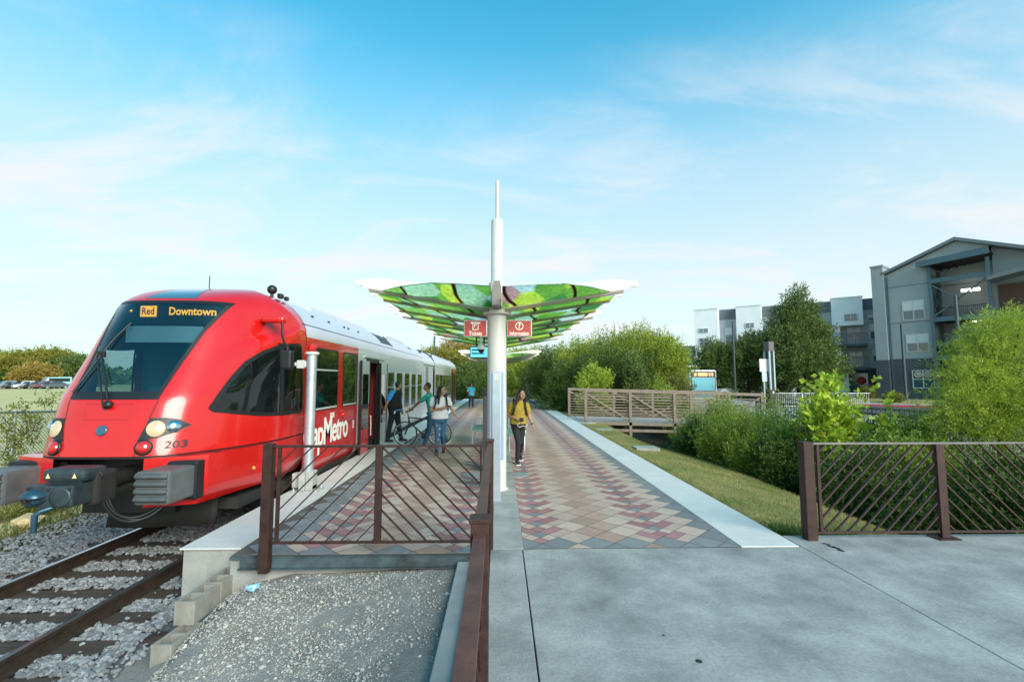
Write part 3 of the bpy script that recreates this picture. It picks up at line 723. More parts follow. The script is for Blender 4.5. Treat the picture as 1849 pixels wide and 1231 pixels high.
# cab side window outline in (y, z)
def onside(px, py):
    d = ray(px, py); lo, hi = 6.0, 9.0
    for _ in range(40):
        m_ = (lo+hi)/2; q = CAM+d*(m_/d.y)
        if q.x-TC > W(m_, q.z): lo = m_
        else: hi = m_
    return lo, (CAM+d*(lo/d.y)).z
CW = [onside(*q) for q in ((379, 735), (395, 712), (420, 680), (445, 654), (475, 636), (503, 625), (525, 622), (540, 622.5), (544, 628), (546, 700), (545, 738), (540, 744), (510, 747), (470, 748), (430, 745.5), (387, 742))]
YS = 8.6   # where the constant section starts
zl = sorted(set([round(z, 4) for z in np.concatenate([np.arange(.92, 2.66, .045), np.arange(2.66, 3.5, .03), [3.5, 3.515, 3.527]])]))
nose_gap = mat('panel_gap', (0.012, 0.004, 0.005), .6)
def shell(zs, hole=True):
    mb = MB(); ns = 48
    X = {z: crease(z) for z in zs}
    for i in range(len(zs)-1):
        z0, z1 = zs[i], zs[i+1]
        for j in range(ns):
            s0, s1 = -1+2*j/ns, -1+2*(j+1)/ns
            xc = (s0+s1)/2*X[z0]; zc = (z0+z1)/2
            if hole and WSB+.04 < zc < WST-.04 and abs(xc) < wshw(zc)-.035: continue
            p = [(s0*X[z0], z0), (s1*X[z0], z0), (s1*X[z1], z1), (s0*X[z1], z1)]
            mb.add([(TC+x, F(x, z), z) for x, z in p], [(0, 1, 2, 3)], True)
        for sg in (-1, 1):
            n = 44
            for j in range(n):
                t0, t1 = j/n, (j+1)/n
                P_ = []
                for z, t in ((z0, t0), (z0, t1), (z1, t1), (z1, t0)):
                    ya = F(X[z], z); y = ya+(YS-ya)*t if ya < YS else YS
                    P_.append((y, z))
                yc = sum(q[0] for q in P_)/4; zc = (z0+z1)/2
                if hole and (inpoly((yc, zc), CW) if sg > 0 else (7.58 < yc < 8.44 and 1.52 < zc < 2.4)): continue
                mb.add([(TC+sg*(X[z] if q == 0 and False else W(y, z)), y, z) for q, (y, z) in enumerate(P_)], [(0, 1, 2, 3)], True)
    return mb
def weld(o, ang=28):
    bm = bmesh.new(); bm.from_mesh(o.data); bmesh.ops.remove_doubles(bm, verts=bm.verts[:], dist=.0015)
    bmesh.ops.recalc_face_normals(bm, faces=bm.faces[:])
    for e in bm.edges:
        if len(e.link_faces) == 2 and e.calc_face_angle(0) > math.radians(ang): e.smooth = False
    bm.to_mesh(o.data); bm.free(); return o
o = part('cab_shell', shell(zl), red, T, True, fixn=False); weld(o, 30)
LOW = True
zb_ = list(np.arange(.28, .9, .04))+[.895]
mb = shell(zb_, False)
_cl = crease(.895); _ol = [(s_*_cl, F(s_*_cl, .895)) for s_ in np.linspace(-1, 1, 25)]
_ol = [(-W(y, .895), y) for y in np.linspace(YS, F(_cl, .895), 16)]+_ol+[(W(y, .895), y) for y in np.linspace(F(_cl, .895), YS, 16)]
LOW = False
# lower fairing with the coupler mouth cut out
keepf = []
for f, s_, m_ in zip(mb.f, mb.sm, mb.mi):
    c = sum((Vector(mb.v[i]) for i in f), Vector())/len(f)
    if abs(c.x-TC) < .56 and c.y < 6.6: continue
    keepf.append(f)
mb.f = keepf; mb.sm = [True]*len(keepf); mb.mi = [0]*len(keepf)
mb.grid([[Vector((TC+x, y, .895)) for x, y in _ol], [Vector((TC+x*.72, y+.30*(1 if y < 7 else .5), .905)) for x, y in _ol]], smooth=False)
mb.mi = [0]*len(mb.f); mb.sm = mb.sm[:len(mb.f)]+[False]*(len(mb.f)-len(mb.sm))
o = part('bumper_fairing', mb, red, T, True, fixn=False); weld(o, 30)
mb = MB()   # groove between the two
for sg in (-1, 1):
    P_ = []
    for z in (.89, .926):
        row = [side(y, z, -.012, sg) for y in np.linspace(F(crease(.926), .926), YS, 20)]
        P_.append(row)
    mb.grid(P_)
P_ = [[nose(s_*crease(.91), z, -.012) for s_ in np.linspace(-1, 1, 24)] for z in (.89, .926)]
mb.grid(P_); part('panel_groove', mb, nose_gap, T, True)
# ---- windshield: black rim, pane, upper glass
glass_ws = glassmat('windscreen_glass', (0.50, 0.72, 0.78), .75, transp=.78, base=(.006, .02, .026))
glass_cab = glassmat('cab_side_glass', (0.42, 0.46, 0.46), .55, transp=.62, base=(.012, .014, .014))
glass_left = glassmat('far_side_glass', (.95, .97, .95), .2, transp=.95)
glass_pw = glassmat('passenger_glass', (0.20, 0.26, 0.25), .9, transp=.3, base=(.006, .010, .010))
mb = MB(); rows = np.linspace(0, 1, 26)
for i in range(len(rows)-1):
    for sg in (-1, 1):
        q = []
        for v in (rows[i], rows[i+1]):
            z = WSB+(WST-WSB)*v; w = wshw(z); q.append([nose(sg*(w-t), z, .006) for t in (0, .05)])
        mb.grid(q)
for z0, z1 in ((WSB, WSB+.10), (WST-.05, WST)):
    q = [[nose(u*(wshw(z)-.05), z, .006) for u in np.linspace(-1, 1, 17)] for z in np.linspace(z0, z1, 3)]; mb.grid(q)
ws = part('windscreen_frame', mb, black, T, True)
mb = MB(); mb.grid([[nose(u*(wshw(z)-.045), z, .004) for u in np.linspace(-1, 1, 25)] for z in np.linspace(WSB+.09, WST-.045, 26)])
part('windscreen', mb, glass_ws, ws, True)
mb = MB(); mb.grid([[nose(u*interp(z, [3.11, 3.4], [.40, .2]), z, .005) for u in np.linspace(-1, 1, 9)] for z in np.linspace(3.115, 3.40, 7)])
part('roof_glass', mb, mat('skylight_glass', (.05, .09, .12), .06, spec=1.0, coat=1.0), T, True)
# ---- cab side windows
def sidepatch(poly, sg, off, inset=None):
    """fan patch of a (y,z) outline on the cab side; ring when inset is given"""
    mb = MB(); n = len(poly); cy = sum(p[0] for p in poly)/n; cz = sum(p[1] for p in poly)/n
    dense = []
    for i in range(n):
        a, b = poly[i], poly[(i+1) % n]
        for t in np.linspace(0, 1, 5)[:-1]: dense.append((a[0]+(b[0]-a[0])*t, a[1]+(b[1]-a[1])*t))
    if inset:
        r2 = []
        N_ = len(dense)
        for i in range(N_):
            a, b = dense[i-2], dense[(i+2) % N_]; d = Vector((b[0]-a[0], b[1]-a[1])).normalized(); nn = Vector((-d.y, d.x))
            if (cy-dense[i][0])*nn.x+(cz-dense[i][1])*nn.y < 0: nn = -nn
            r2.append((dense[i][0]+nn.x*inset, dense[i][1]+nn.y*inset))
        vs = [side(y, z, off, sg) for y, z in dense]+[side(y, z, off, sg) for y, z in r2]
        mb.add(vs, [(i, (i+1) % N_, N_+(i+1) % N_, N_+i) for i in range(N_)])
    else:
        N_ = len(dense); rings = [[side(cy+(y-cy)*t, cz+(z-cz)*t, off, sg) for y, z in dense] for t in (1, .8, .6, .4, .2)]
        vs = [v for r in rings for v in r]+[side(cy, cz, off, sg)]; fs = []
        for r in range(4): fs += [(r*N_+i, r*N_+(i+1) % N_, (r+1)*N_+(i+1) % N_, (r+1)*N_+i) for i in range(N_)]
        fs += [(4*N_+i, 4*N_+(i+1) % N_, 5*N_) for i in range(N_)]
        mb.add(vs, fs, True)
    return mb
big = []
cyw = sum(p[0] for p in CW)/len(CW); czw = sum(p[1] for p in CW)/len(CW)
for y, z in CW:
    d = Vector((y-cyw, z-czw)); d = d*(1+.028/d.length); big.append((cyw+d.x, czw+d.y))
for sg in (1, -1):
    cl_ = (lambda P_: P_) if sg > 0 else (lambda P_: [(7.55, 1.5), (8.46, 1.5), (8.46, 2.44), (7.55, 2.40)])
    fr = part('cab_side_window', sidepatch(cl_(big), sg, .008, .055), black, T, True)
    part('pane', sidepatch(cl_(CW), sg, .004), glass_cab if sg > 0 else glass_left, fr, True)
    if sg < 0: continue
    mb = MB(); mb.grid([[side(y, z, .009, sg) for z in np.linspace(1.29, 2.48, 14)] for y in (7.75, 7.85)]); part('mullion', mb, black, fr, True)
# ---- cab interior
mb = MB(); mb.box((TC-1.38, 8.5, .3), (TC+1.38, 8.56, 2.85)); mb.box((TC-.8, 6.9, .95), (TC+.8, 8.5, 1.0)); part('cab_bulkhead', mb, cabint, T, True)
mb = MB(); mb.box((TC-.62, 6.42, 1.0), (TC+.62, 7.0, 1.52)); mb.box((TC-.15, 6.45, 1.52), (TC+.3, 6.9, 1.68)); mb.box((TC+.2, 6.55, 1.6), (TC+.48, 6.6, 1.78)); part('driver_desk', mb, mat('desk_grey', (.05, .09, .10), .6), T, True)
mb = MB(); mb.bbox((TC-.1, 7.75, 1.0), (TC+.45, 7.95, 2.05), .06); mb.bbox((TC-.1, 7.3, 1.35), (TC+.45, 7.95, 1.5), .05); part('driver_seat', mb, mat('seat_dark', (.03, .035, .045), .9), T, True)
mb = MB(); mb.grid([[Vector((TC+x, F(x, 2.72)+.03, z)) for x in np.linspace(-.44, .64, 8)] for z in (2.42, 2.66)]); part('sun_blind', mb, mat('blind_grey', (.30, .38, .40), .8), T, True)
mb = MB(); mb.grid([[Vector((TC+x, F(x, 3.03)+.02, z)) for x in np.linspace(-.62, .80, 12)] for z in np.linspace(2.70, 3.03, 4)]); sgn_ = part('destination_sign', mb, mat('sign_black', (.004, .006, .008), .6), T, True)
amber = mat('amber_led', (.9, .35, .02), .5, emit=(1.0, .36, .03), estr=.85)
def led_text(body, x, z, size, squash, name):
    o = text_mesh(body, size, Matrix(((1, 0, 0, 0), (0, 0, -1, 0), (0, 1, 0, 0), (0, 0, 0, 1))), amber, name, sgn_, align='LEFT', extrude=0, squash=squash, offset=.004)
    r = rootloc(sgn_)
    for v in o.data.vertices:
        X_ = x+v.co.x; Z_ = z+v.co.z; v.co = Vector((TC+X_, F(X_, 3.03)+.0, Z_)) - r
    return o
led_text('Downtown', .045, 2.90, .165, .86, 'destination_word')
mb = MB(); mb.grid([[Vector((TC+x, F(x, 3.03)+.005, z))-rootloc(sgn_) for x in np.linspace(-.385, -.135, 5)] for z in (2.82, 2.985)]); part('line_panel', mb, amber, sgn_)
dkr = mat('led_dark_letter', (.25, .05, .01), .6)
o = text_mesh('Red', .145, Matrix(((1, 0, 0, 0), (0, 0, -1, 0), (0, 1, 0, 0), (0, 0, 0, 1))), dkr, 'line_word', sgn_, align='CENTER', extrude=0, squash=.85, offset=.003)
for v in o.data.vertices:
    X_ = -.26+v.co.x; Z_ = 2.90+v.co.z; v.co = Vector((TC+X_, F(X_, 3.03)-.005, Z_))-rootloc(sgn_)
mb = MB(); mb.box((TC-.56, F(-.55, 3.03)+.0, 2.90), (TC-.53, F(-.55, 3.03)+.01, 2.93)); part('indicator_lamp', mb, amber, sgn_, True)
# ---- lamps
lampg = mat('headlamp_lens', (.36, .30, .20), .12, emit=(1, .70, .36), estr=.13, coat=1)
chrome = mat('lamp_chrome', (.55, .6, .62), .12, metal=1.0)
tailr = mat('tail_lens', (.45, .012, .010), .12, coat=1.0)
HL = [(.455, 1.10), (.535, 1.385), (.70, 1.385), (.82, 1.355), (.915, 1.28), (.82, 1.205), (.66, 1.135)]
for sg in (1, -1):
    mb = MB(); n = len(HL); cxh = sum(p[0] for p in HL)/n; czh = sum(p[1] for p in HL)/n
    dense = []
    for i in range(n):
        a, b = HL[i], HL[(i+1) % n]
        for t in (0, .33, .66): dense.append((a[0]+(b[0]-a[0])*t, a[1]+(b[1]-a[1])*t))
    N_ = len(dense); vs = []
    for t in (1, .66, .33): vs += [nose(sg*(cxh+(x-cxh)*t), czh+(z-czh)*t, .006) for x, z in dense]
    vs.append(nose(sg*cxh, czh, .006)); fs = []
    for r in range(2): fs += [(r*N_+i, r*N_+(i+1) % N_, (r+1)*N_+(i+1) % N_, (r+1)*N_+i) for i in range(N_)]
    fs += [(2*N_+i, 2*N_+(i+1) % N_, 3*N_) for i in range(N_)]
    mb.add(vs, fs); h = part('headlight', mb, black, T, True)
    for x, z, r, m_, nm in ((.625, 1.25, .098, lampg, 'lens'), (.785, 1.268, .075, chrome, 'reflector')):
        c = nose(sg*x, z, .006); nrm = (nose(sg*x, z, .1)-nose(sg*x, z, 0)).normalized(); M = axes((0, 0, 0), nrm.orthogonal(), nrm.cross(nrm.orthogonal()))
        mb = MB(); mb.lathe([(r*1.06, 0), (r*1.06, .012), (r, .014), (r*.85, .022), (r*.5, .032), (0, .036)], c, 24, True, M); part(nm, mb, m_, h, True)
    c = nose(sg*.545, 1.025, .004); nrm = (nose(sg*.545, 1.025, .1)-nose(sg*.545, 1.025, 0)).normalized(); M = axes((0, 0, 0), nrm.orthogonal(), nrm.cross(nrm.orthogonal()))
    mb = MB(); mb.lathe([(.098, 0), (.098, .02), (.08, .024)], c, 28, True, M); tl = part('tail_light', mb, black, T, True)
    mb = MB(); mb.lathe([(.08, .015), (.072, .04), (.04, .055), (0, .058)], c, 24, True, M); part('lens', mb, tailr, tl, True)
    # crease of the nose panel
    mb = MB(); mb.tube([nose(sg*(.565-.11*t), 1.61-.70*t, .0) for t in np.linspace(0, 1, 12)], .006, 6); part('panel_seam', mb, nose_gap, T, True)
c = nose(0, 1.235, .003); nrm = (nose(0, 1.235, .1)-nose(0, 1.235, 0)).normalized(); M = axes((0, 0, 0), nrm.orthogonal(), nrm.cross(nrm.orthogonal()))
mb = MB(); mb.lathe([(.068, 0), (.066, .012), (.055, .014)], c, 24, True, M); mb.lathe([(.055, .01), (0, .012)], c, 24, True, M); part('round_badge', mb, mat('badge_blue', (.02, .08, .13), .25, coat=.8), T, True)
mb = MB()
for a, b in (((-.30, 1.56), (.30, 1.56)), ((.30, 1.56), (.27, 1.37)), ((.27, 1.37), (-.27, 1.37)), ((-.27, 1.37), (-.30, 1.56))):
    mb.tube([nose(a[0]+(b[0]-a[0])*t, a[1]+(b[1]-a[1])*t, .001) for t in np.linspace(0, 1, 8)], .0035, 5)
part('hatch_outline', mb, mat('hatch_line', (.30, .02, .025), .5), T, True)
def nose_text(body, x, z, size, m_, name):
    o = text_mesh(body, size, Matrix(((1, 0, 0, 0), (0, 0, -1, 0), (0, 1, 0, 0), (0, 0, 0, 1))), m_, name, T, extrude=0, offset=.002)
    r = rootloc(T)
    for v in o.data.vertices: v.co = nose(x+v.co.x, z+v.co.z, .005)-r
nose_text('203', .83, 1.04, .125, blackp, 'fleet_number')
# ---- wiper
mb = MB(); pv = nose(.0, 1.545, .03)
mb.lathe([(.05, -.03), (.05, .03), (0, .035)], pv, 14, True, axes((0, 0, 0), (1, 0, 0), (0, 0, 1)))
hub = nose(-.44, 2.20, .05)
mb.tube([pv, nose(-.13, 1.8, .07), hub], .014, 6); mb.tube([nose(-.07, 1.56, .03), nose(-.2, 1.8, .07), nose(-.48, 2.16, .05)], .011, 6)
mb.tube([nose(-.545, 1.70, .03), nose(-.50, 1.95, .035), hub, nose(-.40, 2.45, .035), nose(-.30, 2.68, .03)], .013, 6)
mb.bbox(hub-Vector((.05, .02, .04)), hub+Vector((.05, .02, .04)), .01)
part('wiper', mb, black, T, True)
# ---- bumper boxes, coupler, plough
for sg in (1, -1):
    mb = MB(); x0, x1 = sorted((TC+sg*.75, TC+sg*1.15))
    mb.bbox((x0, 5.68, .41), (x1, 6.5, .80), .035); b = part('buffer_box', mb, buffergrey, T, True)
    mb = MB()
    for k in range(4):
        z = .455+.088*k
        P_ = [[Vector((x0+.012+(x1-x0-.024)*u, 5.68-.05*math.sin(PI*v)**.7*(1-.35*abs(2*u-1)**4), z+.075*v-.012)) for u in np.linspace(0, 1, 9)] for v in np.linspace(0, 1, 7)]
        mb.grid(P_)
    part('crumple_rib', mb, mat('buffer_rib', (.07, .08, .084), .5, var=.2), b, True)
    mb = MB(); xs_ = sorted((TC+sg*.68, TC+sg*1.185)); mb.bbox((xs_[0], 6.13, .36), (xs_[1], 6.3, .85), .03); part('buffer_surround', mb, black, b, True)
CP = T
cy0 = 5.20
mb = MB(); mb.bbox((TC-.27, cy0, .40), (TC+.24, cy0+.30, .635), .015); cp = part('coupler', mb, couplerm, T, True)
mb = MB(); mb.bbox((TC-.21, cy0+.10, .655), (TC+.28, cy0+.42, .80), .05); mb.box((TC-.15, cy0+.15, .62), (TC+.2, cy0+.35, .67)); part('electric_head', mb, couplerm, cp, True)
tri = mat('warning_yellow', (.75, .62, .30), .6)
mb = MB()
for x in (-.13, .165):
    mb.add([(TC+x-.026, cy0+.096, .70), (TC+x+.026, cy0+.096, .70), (TC+x, cy0+.096, .755)], [(0, 1, 2)])
part('warning_triangle', mb, tri, cp, True)
M = axes((0, 0, 0), (1, 0, 0), (0, 0, 1))
mb = MB(); mb.lathe([(.092, .0), (.090, .004), (0, .005)], (TC+.115, cy0-.002, .515), 28, True, M); part('coupler_socket_disc', mb, mat('socket_shade_black', (.004, .004, .005), .7), cp, True)  # flat black disc; shade of the hollow socket is put into its colour
mb = MB(); mb.lathe([(.115, 0), (.115, .012), (.092, .014)], (TC+.115, cy0, .515), 28, True, M); part('socket_rim', mb, couplerm, cp, True)
bluesteel = mat('blue_grey_steel', (.035, .085, .12), .35, metal=.5, var=.2)
mb = MB()
for v0, v1 in ((0, 1),):
    P_ = [[Vector((TC-.165+.13*math.cos(a)*r, cy0-.02-.10*(1-r*r)**.5 if r < 1 else cy0, .515+.085*math.sin(a)*r)) for a in np.linspace(.12, PI-.12, 14)] for r in np.linspace(.25, 1, 7)]
    mb.grid(P_)
    P_ = [[Vector((TC-.165+.13*math.cos(a)*r, cy0-.02-.07*(1-r*r)**.5 if r < 1 else cy0, .505+.085*math.sin(a)*r)) for a in np.linspace(PI+.15, 2*PI-.15, 14)] for r in np.linspace(.45, 1, 6)]
    mb.grid(P_)
part('coupler_cone', mb, bluesteel, cp, True)
mb = MB(); mb.tube([(TC+.02, cy0+.05, .40), (TC-.06, cy0-.03, .37), (TC-.10, cy0-.05, .33), (TC-.10, cy0-.05, .15)], [.03, .03, .032, .030], 10); part('uncoupling_hook', mb, bluesteel, cp, True)
mb = MB(); mb.cyl((TC+.02, cy0+.25, .54), (TC+.02, 6.9, .58), .115, 20); mb.cyl((TC+.02, cy0+.62, .55), (TC+.02, cy0+.75, .55), .15, 20); mb.bbox((TC-.22, cy0+.28, .36), (TC+.27, cy0+.52, .72), .03)
mb.bbox((TC+.15, cy0+.25, .36), (TC+.30, cy0+.55, .74), .04); mb.bbox((TC-.1, cy0+.6, .38), (TC+.2, cy0+1.0, .46), .02); part('drawbar', mb, dark, cp, True)
mb = MB()
for k, (a, s_) in enumerate(((.30, -.02), (.34, .05), (.26, -.08))):
    cp_ = [Vector((TC+.26, cy0+.35+.05*k, .50)), Vector((TC+.28, cy0+.42, .02+.05*k)), Vector((TC+.62, cy0+.7, -.14+s_)), Vector((TC+.84, cy0+.95, .55))]
    mb.tube([cp_[0]*(1-u)**3+cp_[1]*3*u*(1-u)**2+cp_[2]*3*u*u*(1-u)+cp_[3]*u**3 for u in np.linspace(0, 1, 18)], .020+.003*k, 8)
mb.tube([Vector((TC+.22, cy0+.3, .78)), Vector((TC+.33, cy0+.28, .70)), Vector((TC+.27, cy0+.3, .62)), Vector((TC+.2, cy0+.28, .60))], .008, 6)
part('hose', mb, black, cp, True)
mb = MB()
for x, z in ((-.24, .43), (-.24, .61), (.21, .43), (.21, .61), (-.02, .60)): mb.lathe([(.016, 0), (.016, .014), (.008, .016)], (TC+x, cy0, z), 6, True, axes((0, 0, 0), (1, 0, 0), (0, 0, 1)))
part('bolt', mb, dark, cp, True)
cp.location = Vector(cp.location)+Vector((.05, .2, .065))
mb = MB(); mb.box((TC-.62, 6.6, .08), (TC+.62, 6.7, .90)); mb.box((TC-1.2, 6.5, .60), (TC+1.2, 6.6, .9)); part('coupler_pocket', mb, black, T, True)
mb = MB(); P_ = []
for z in (.34, .18, .02, -.16):
    P_.append([Vector((TC+x, 6.78+.16*abs(x)**1.5-(.05 if z < 0 else 0)+ (.12 if z > .2 else 0), z)) for x in np.linspace(-.42, 1.0, 17)])
mb.grid(P_); o = part('snow_plough', mb, mat('plough_black', (.010, .009, .008), .7, var=.4), T, True); md = o.modifiers.new('t', 'SOLIDIFY'); md.thickness = .02
# ---- body behind the cab: sides with the open doorway, roof, underframe
YE = 21.6; ZB = .10
mb = MB()
ylist = [YS, 11.72, 12.5, 13.62, YE]
zlist = [ZB+.0, .30, .91, 1.3, 2.36, 2.66]
for sg in (1, -1):
    for i in range(4):
        for j in range(5):
            if sg == 1 and i == 2 and j < 4: continue
            y0, y1, z0, z1 = ylist[i], ylist[i+1], zlist[j], zlist[j+1]
            def wz(z): return HW - (.10 if z < .2 else (.05 if z < .35 and False else 0))
            mb.m(0 if i < 1 else 1).add([(TC+sg*wz(z0), y0, z0), (TC+sg*wz(z0), y1, z0), (TC+sg*wz(z1), y1, z1), (TC+sg*wz(z1), y0, z1)], [(0, 1, 2, 3)])
part('side_wall', mb, [red, silver], T, True)
def roofsec(): return [(w, z) for z, w in zip(_rz, _rw)]
def roof(y0, y1, m_, name, zoff=0):
    sec = [(w, z) for w, z in roofsec()]; prof = [(-w, z+zoff) for w, z in sec]+[(w, z+zoff) for w, z in reversed(sec)]
    mb = MB(); mb.grid([[Vector((TC+x, y, z)) for x, z in prof] for y in np.linspace(y0, y1, 8)]); return part(name, mb, m_, T, True)
roof(YS-.02, YE, roofsilver, 'roof')
mb = MB()
for sg in (1, -1): mb.grid([[Vector((TC+sg*(interp(z, _rz, _rw)+.003), y, z)) for z in (2.885, 2.90)] for y in (8.5, YE)])
mb.grid([[Vector((TC+sg_, YS+dy, z_)) for sg_, z_ in [(w+.002, z) for w, z in roofsec()]] for dy in (-.03, -.012)])
part('roof_seam', mb, nose_gap, T, True)
mb = MB(); mb.bbox((TC-.70, 10.6, 3.30), (TC+.70, 15.2, 3.56), .10); part('roof_equipment', mb, roofsilver, T, True); mb = MB(); mb.bbox((TC-.7, 17.5, 3.40), (TC+.7, 20.8, 3.57), .06); part('roof_equipment', mb, roofsilver, T, True)
for y0, y1, z0, z1 in ((14.3, 15.6, 3.0, 3.34), (19.2, 19.6, 3.12, 3.22)):
    mb = MB(); mb.grid([[Vector((TC+interp(z, _rz, _rw)+.006, y, z)) for z in np.linspace(z0, z1, 6)] for y in (y0, y1)]); part('roof_hatch', mb, black, T, True)
for y in (9.3, 10.2, 11.2, 11.5, 12.3): mb = MB(); mb.box((TC+interp(3.12, _rz, _rw)-.02, y, 3.1), (TC+interp(3.12, _rz, _rw)+.015, y+.06, 3.15)); part('roof_vent', mb, black, T, True)
mb = MB(); mb.tube([Vector((TC+interp(3.0, _rz, _rw)+.03, 15.68, 2.98)), Vector((TC+interp(3.3, _rz, _rw)+.03, 15.68, 3.33))], .02, 6); part('roof_hook', mb, black, T, True)
mb = MB(); mb.ball((TC+.90, 8.42, 3.50), .085, 14); mb.cyl((TC+.90, 8.42, 3.30), (TC+.90, 8.42, 3.48), .03, 8); mb.bbox((TC+.95, 8.50, 3.36), (TC+1.03, 8.62, 3.45), .02); mb.bbox((TC+1.0, 8.66, 3.34), (TC+1.07, 8.74, 3.42), .02); part('horn', mb, black, T, True)
mb = MB(); mb.cyl((TC-.15, 8.3, 3.42), (TC-.15, 8.3, 3.72), .008, 6); part('antenna', mb, black, T, True)
mb = MB(); mb.box((TC-1.25, 8.6, -.36), (TC+1.25, YE+16, .18)); mb.box((TC-.9, 7.0, .02), (TC+1.25, 8.602, .179)); mb.box((TC-1.36, 8.2, .0), (TC+1.36, YE+16, .16)); part('underframe', mb, dark, T, True)
for y in (8.7, 10.6):
    for sg in (1, -1): mb = MB(); mb.cyl((TC+sg*.70, y, -.07), (TC+sg*.83, y, -.07), .42, 24); part('wheel', mb, dark, T, True)
# ---- passenger windows
def rrect(y0, y1, z0, z1, r, n=4):
    out = []
    for cy_, cz_, a0 in ((y1-r, z1-r, 0), (y0+r, z1-r, 90), (y0+r, z0+r, 180), (y1-r, z0+r, 270)):
        for k in range(n+1): a = math.radians(a0+90*k/n); out.append((cy_+r*math.cos(a), cz_+r*math.sin(a)))
    return out
def window(y0, y1, z0, z1, frame, X=None, r=.09, extra=None, par=None, fw=.035):
    X = TC+HW if X is None else X
    mb = MB(); a = rrect(y0, y1, z0, z1, r); b = rrect(y0+fw, y1-fw, z0+fw, z1-fw, max(.02, r-fw*.6)); n = len(a)
    vs = [(X+.012, y, z) for y, z in a]+[(X+.012, y, z) for y, z in b]+[(X+.001, y, z) for y, z in a]
    mb.add(vs, [(i, (i+1) % n, n+(i+1) % n, n+i) for i in range(n)]+[(i, (i+1) % n, 2*n+(i+1) % n, 2*n+i) for i in range(n)])
    f = part('window', mb, frame, par or T, True)
    mb = MB(); mb.add([(X+.007, y, z) for y, z in rrect(y0+fw*.8, y1-fw*.8, z0+fw*.8, z1-fw*.8, max(.02, r-fw))], [tuple(range(n))]); part('pane', mb, glass_pw, f, True)
    if extra: mb = MB(); extra(mb, X); part('sash_bar', mb, silver, f, True)
    return f
window(9.06, 10.30, 1.27, 2.50, black, extra=lambda mb, X: (mb.box((X+.008, 9.10, 2.055), (X+.02, 10.26, 2.085)), mb.box((X+.012, 9.12, 1.29), (X+.018, 10.24, 1.325))))
window(10.62, 11.66, 1.27, 2.50, black, extra=lambda mb, X: mb.box((X+.012, 10.68, 1.29), (X+.018, 11.6, 1.325)))
for y0, y1 in ((14.75, 15.68), (15.95, 16.95), (17.3, 18.25), (18.6, 19.6), (19.95, 21.1)):
    window(y0, y1, .82, 2.15, silver, r=.08, fw=.05, extra=(lambda a, b: (lambda mb, X: mb.box((X+.008, a+.05, 1.62), (X+.016, b-.05, 1.65))))(y0, y1))
# doors: two plug leaves slid aside
def leaf(y0, y1, X, lower, upper):
    mb = MB(); mb.m(0).box((X-.04, y0, .02), (X, y1, 1.25)); mb.m(1).box((X-.04, y0, 1.25), (X, y1, 2.36))
    d = part('door', mb, [lower, upper], T, True)
    mb = MB(); a = rrect(y0+.10, y1-.10, .62, 2.02, .06); mb.add([(X+.004, y, z) for y, z in a], [tuple(range(len(a)))]); part('pane', mb, glass_pw, d, True)
    mb = MB(); mb.box((X-.045, y0-.012, .02), (X+.012, y0+.02, 2.36)); mb.box((X-.045, y1-.02, .02), (X+.012, y1+.012, 2.36)); part('door_seal', mb, black, d, True)
leaf(11.80, 12.52, TC+HW+.075, red, silver); leaf(13.66, 14.42, TC+HW+.075, silver, silver)
mb = MB(); mb.box((TC+HW-.05, 12.46, -.0), (TC+HW+.012, 12.52, 2.40)); mb.box((TC+HW-.05, 13.60, 0), (TC+HW+.02, 13.68, 2.40)); mb.box((TC+HW-.05, 12.46, 2.34), (TC+HW+.02, 13.68, 2.44)); mb.box((TC+HW-.4, 12.4, -.02), (TC+HW+.02, 13.7, .02)); part('door_frame', mb, black, T, True)
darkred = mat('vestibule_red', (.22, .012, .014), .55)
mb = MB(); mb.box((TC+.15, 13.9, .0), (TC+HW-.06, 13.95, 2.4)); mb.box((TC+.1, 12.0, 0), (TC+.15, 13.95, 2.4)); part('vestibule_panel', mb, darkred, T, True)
mb = MB(); mb.box((TC-1.35, 8.7, -.02), (TC+HW-.1, YE, .03)); mb.box((TC-1.35, 8.7, 2.42), (TC+1.35, YE, 2.46)); part('saloon_floor', mb, dark, T, True)
mb = MB(); mb.tube([(TC+HW-.14, 13.52, .3), (TC+HW-.14, 13.5, .85), (TC+HW-.4, 13.5, .85)], .016, 8); part('grab_rail', mb, whitep, T, True)
mb = MB(); mb.box((TC+HW+.0, 12.2, 2.46), (TC+HW+.04, 14.3, 2.50)); part('door_track', mb, silver, T, True)
# ---- lettering and small side fittings
o = text_mesh('CapMetro', .86, Matrix.Identity(4), whitep, 'operator_lettering', T, False, extrude=.001, offset=.016, spacing=.90)
xs_ = [v.co.x for v in o.data.vertices]; zs_ = [v.co.y for v in o.data.vertices]; x0_, x1_, z0_, z1_ = min(xs_), max(xs_), min(zs_), max(zs_); rl = rootloc(T)
for v in o.data.vertices: v.co = Vector((TC+HW+.004+v.co.z, 8.62+2.45*(v.co.x-x0_)/(x1_-x0_), .40+.72*(v.co.y-z0_)/(z1_-z0_)))-rl
mb = MB()
for k in range(4): mb.box((TC+HW, 9.93, 1.08+.028*k), (TC+HW+.004, 10.16, 1.10+.028*k))
for k in range(4): mb.box((TC+HW, 11.42, .72+.05*k), (TC+HW+.004, 11.53, .75+.05*k))
part('notice_lines', mb, whitep, T, True)
mb = MB(); mb.ball((TC+HW+.03, 10.62, 1.10), .055, 12); mb.bbox((TC+HW-.01, 10.54, 1.05), (TC+HW+.03, 10.70, 1.2), .015); part('side_lamp', mb, red, T, True)
mb = MB(); mb.ball(Vector((TC+1.455, 6.98, .60)), .028, 10); part('reflector', mb, mat('amber_reflector', (.55, .25, .03), .3), T, True)
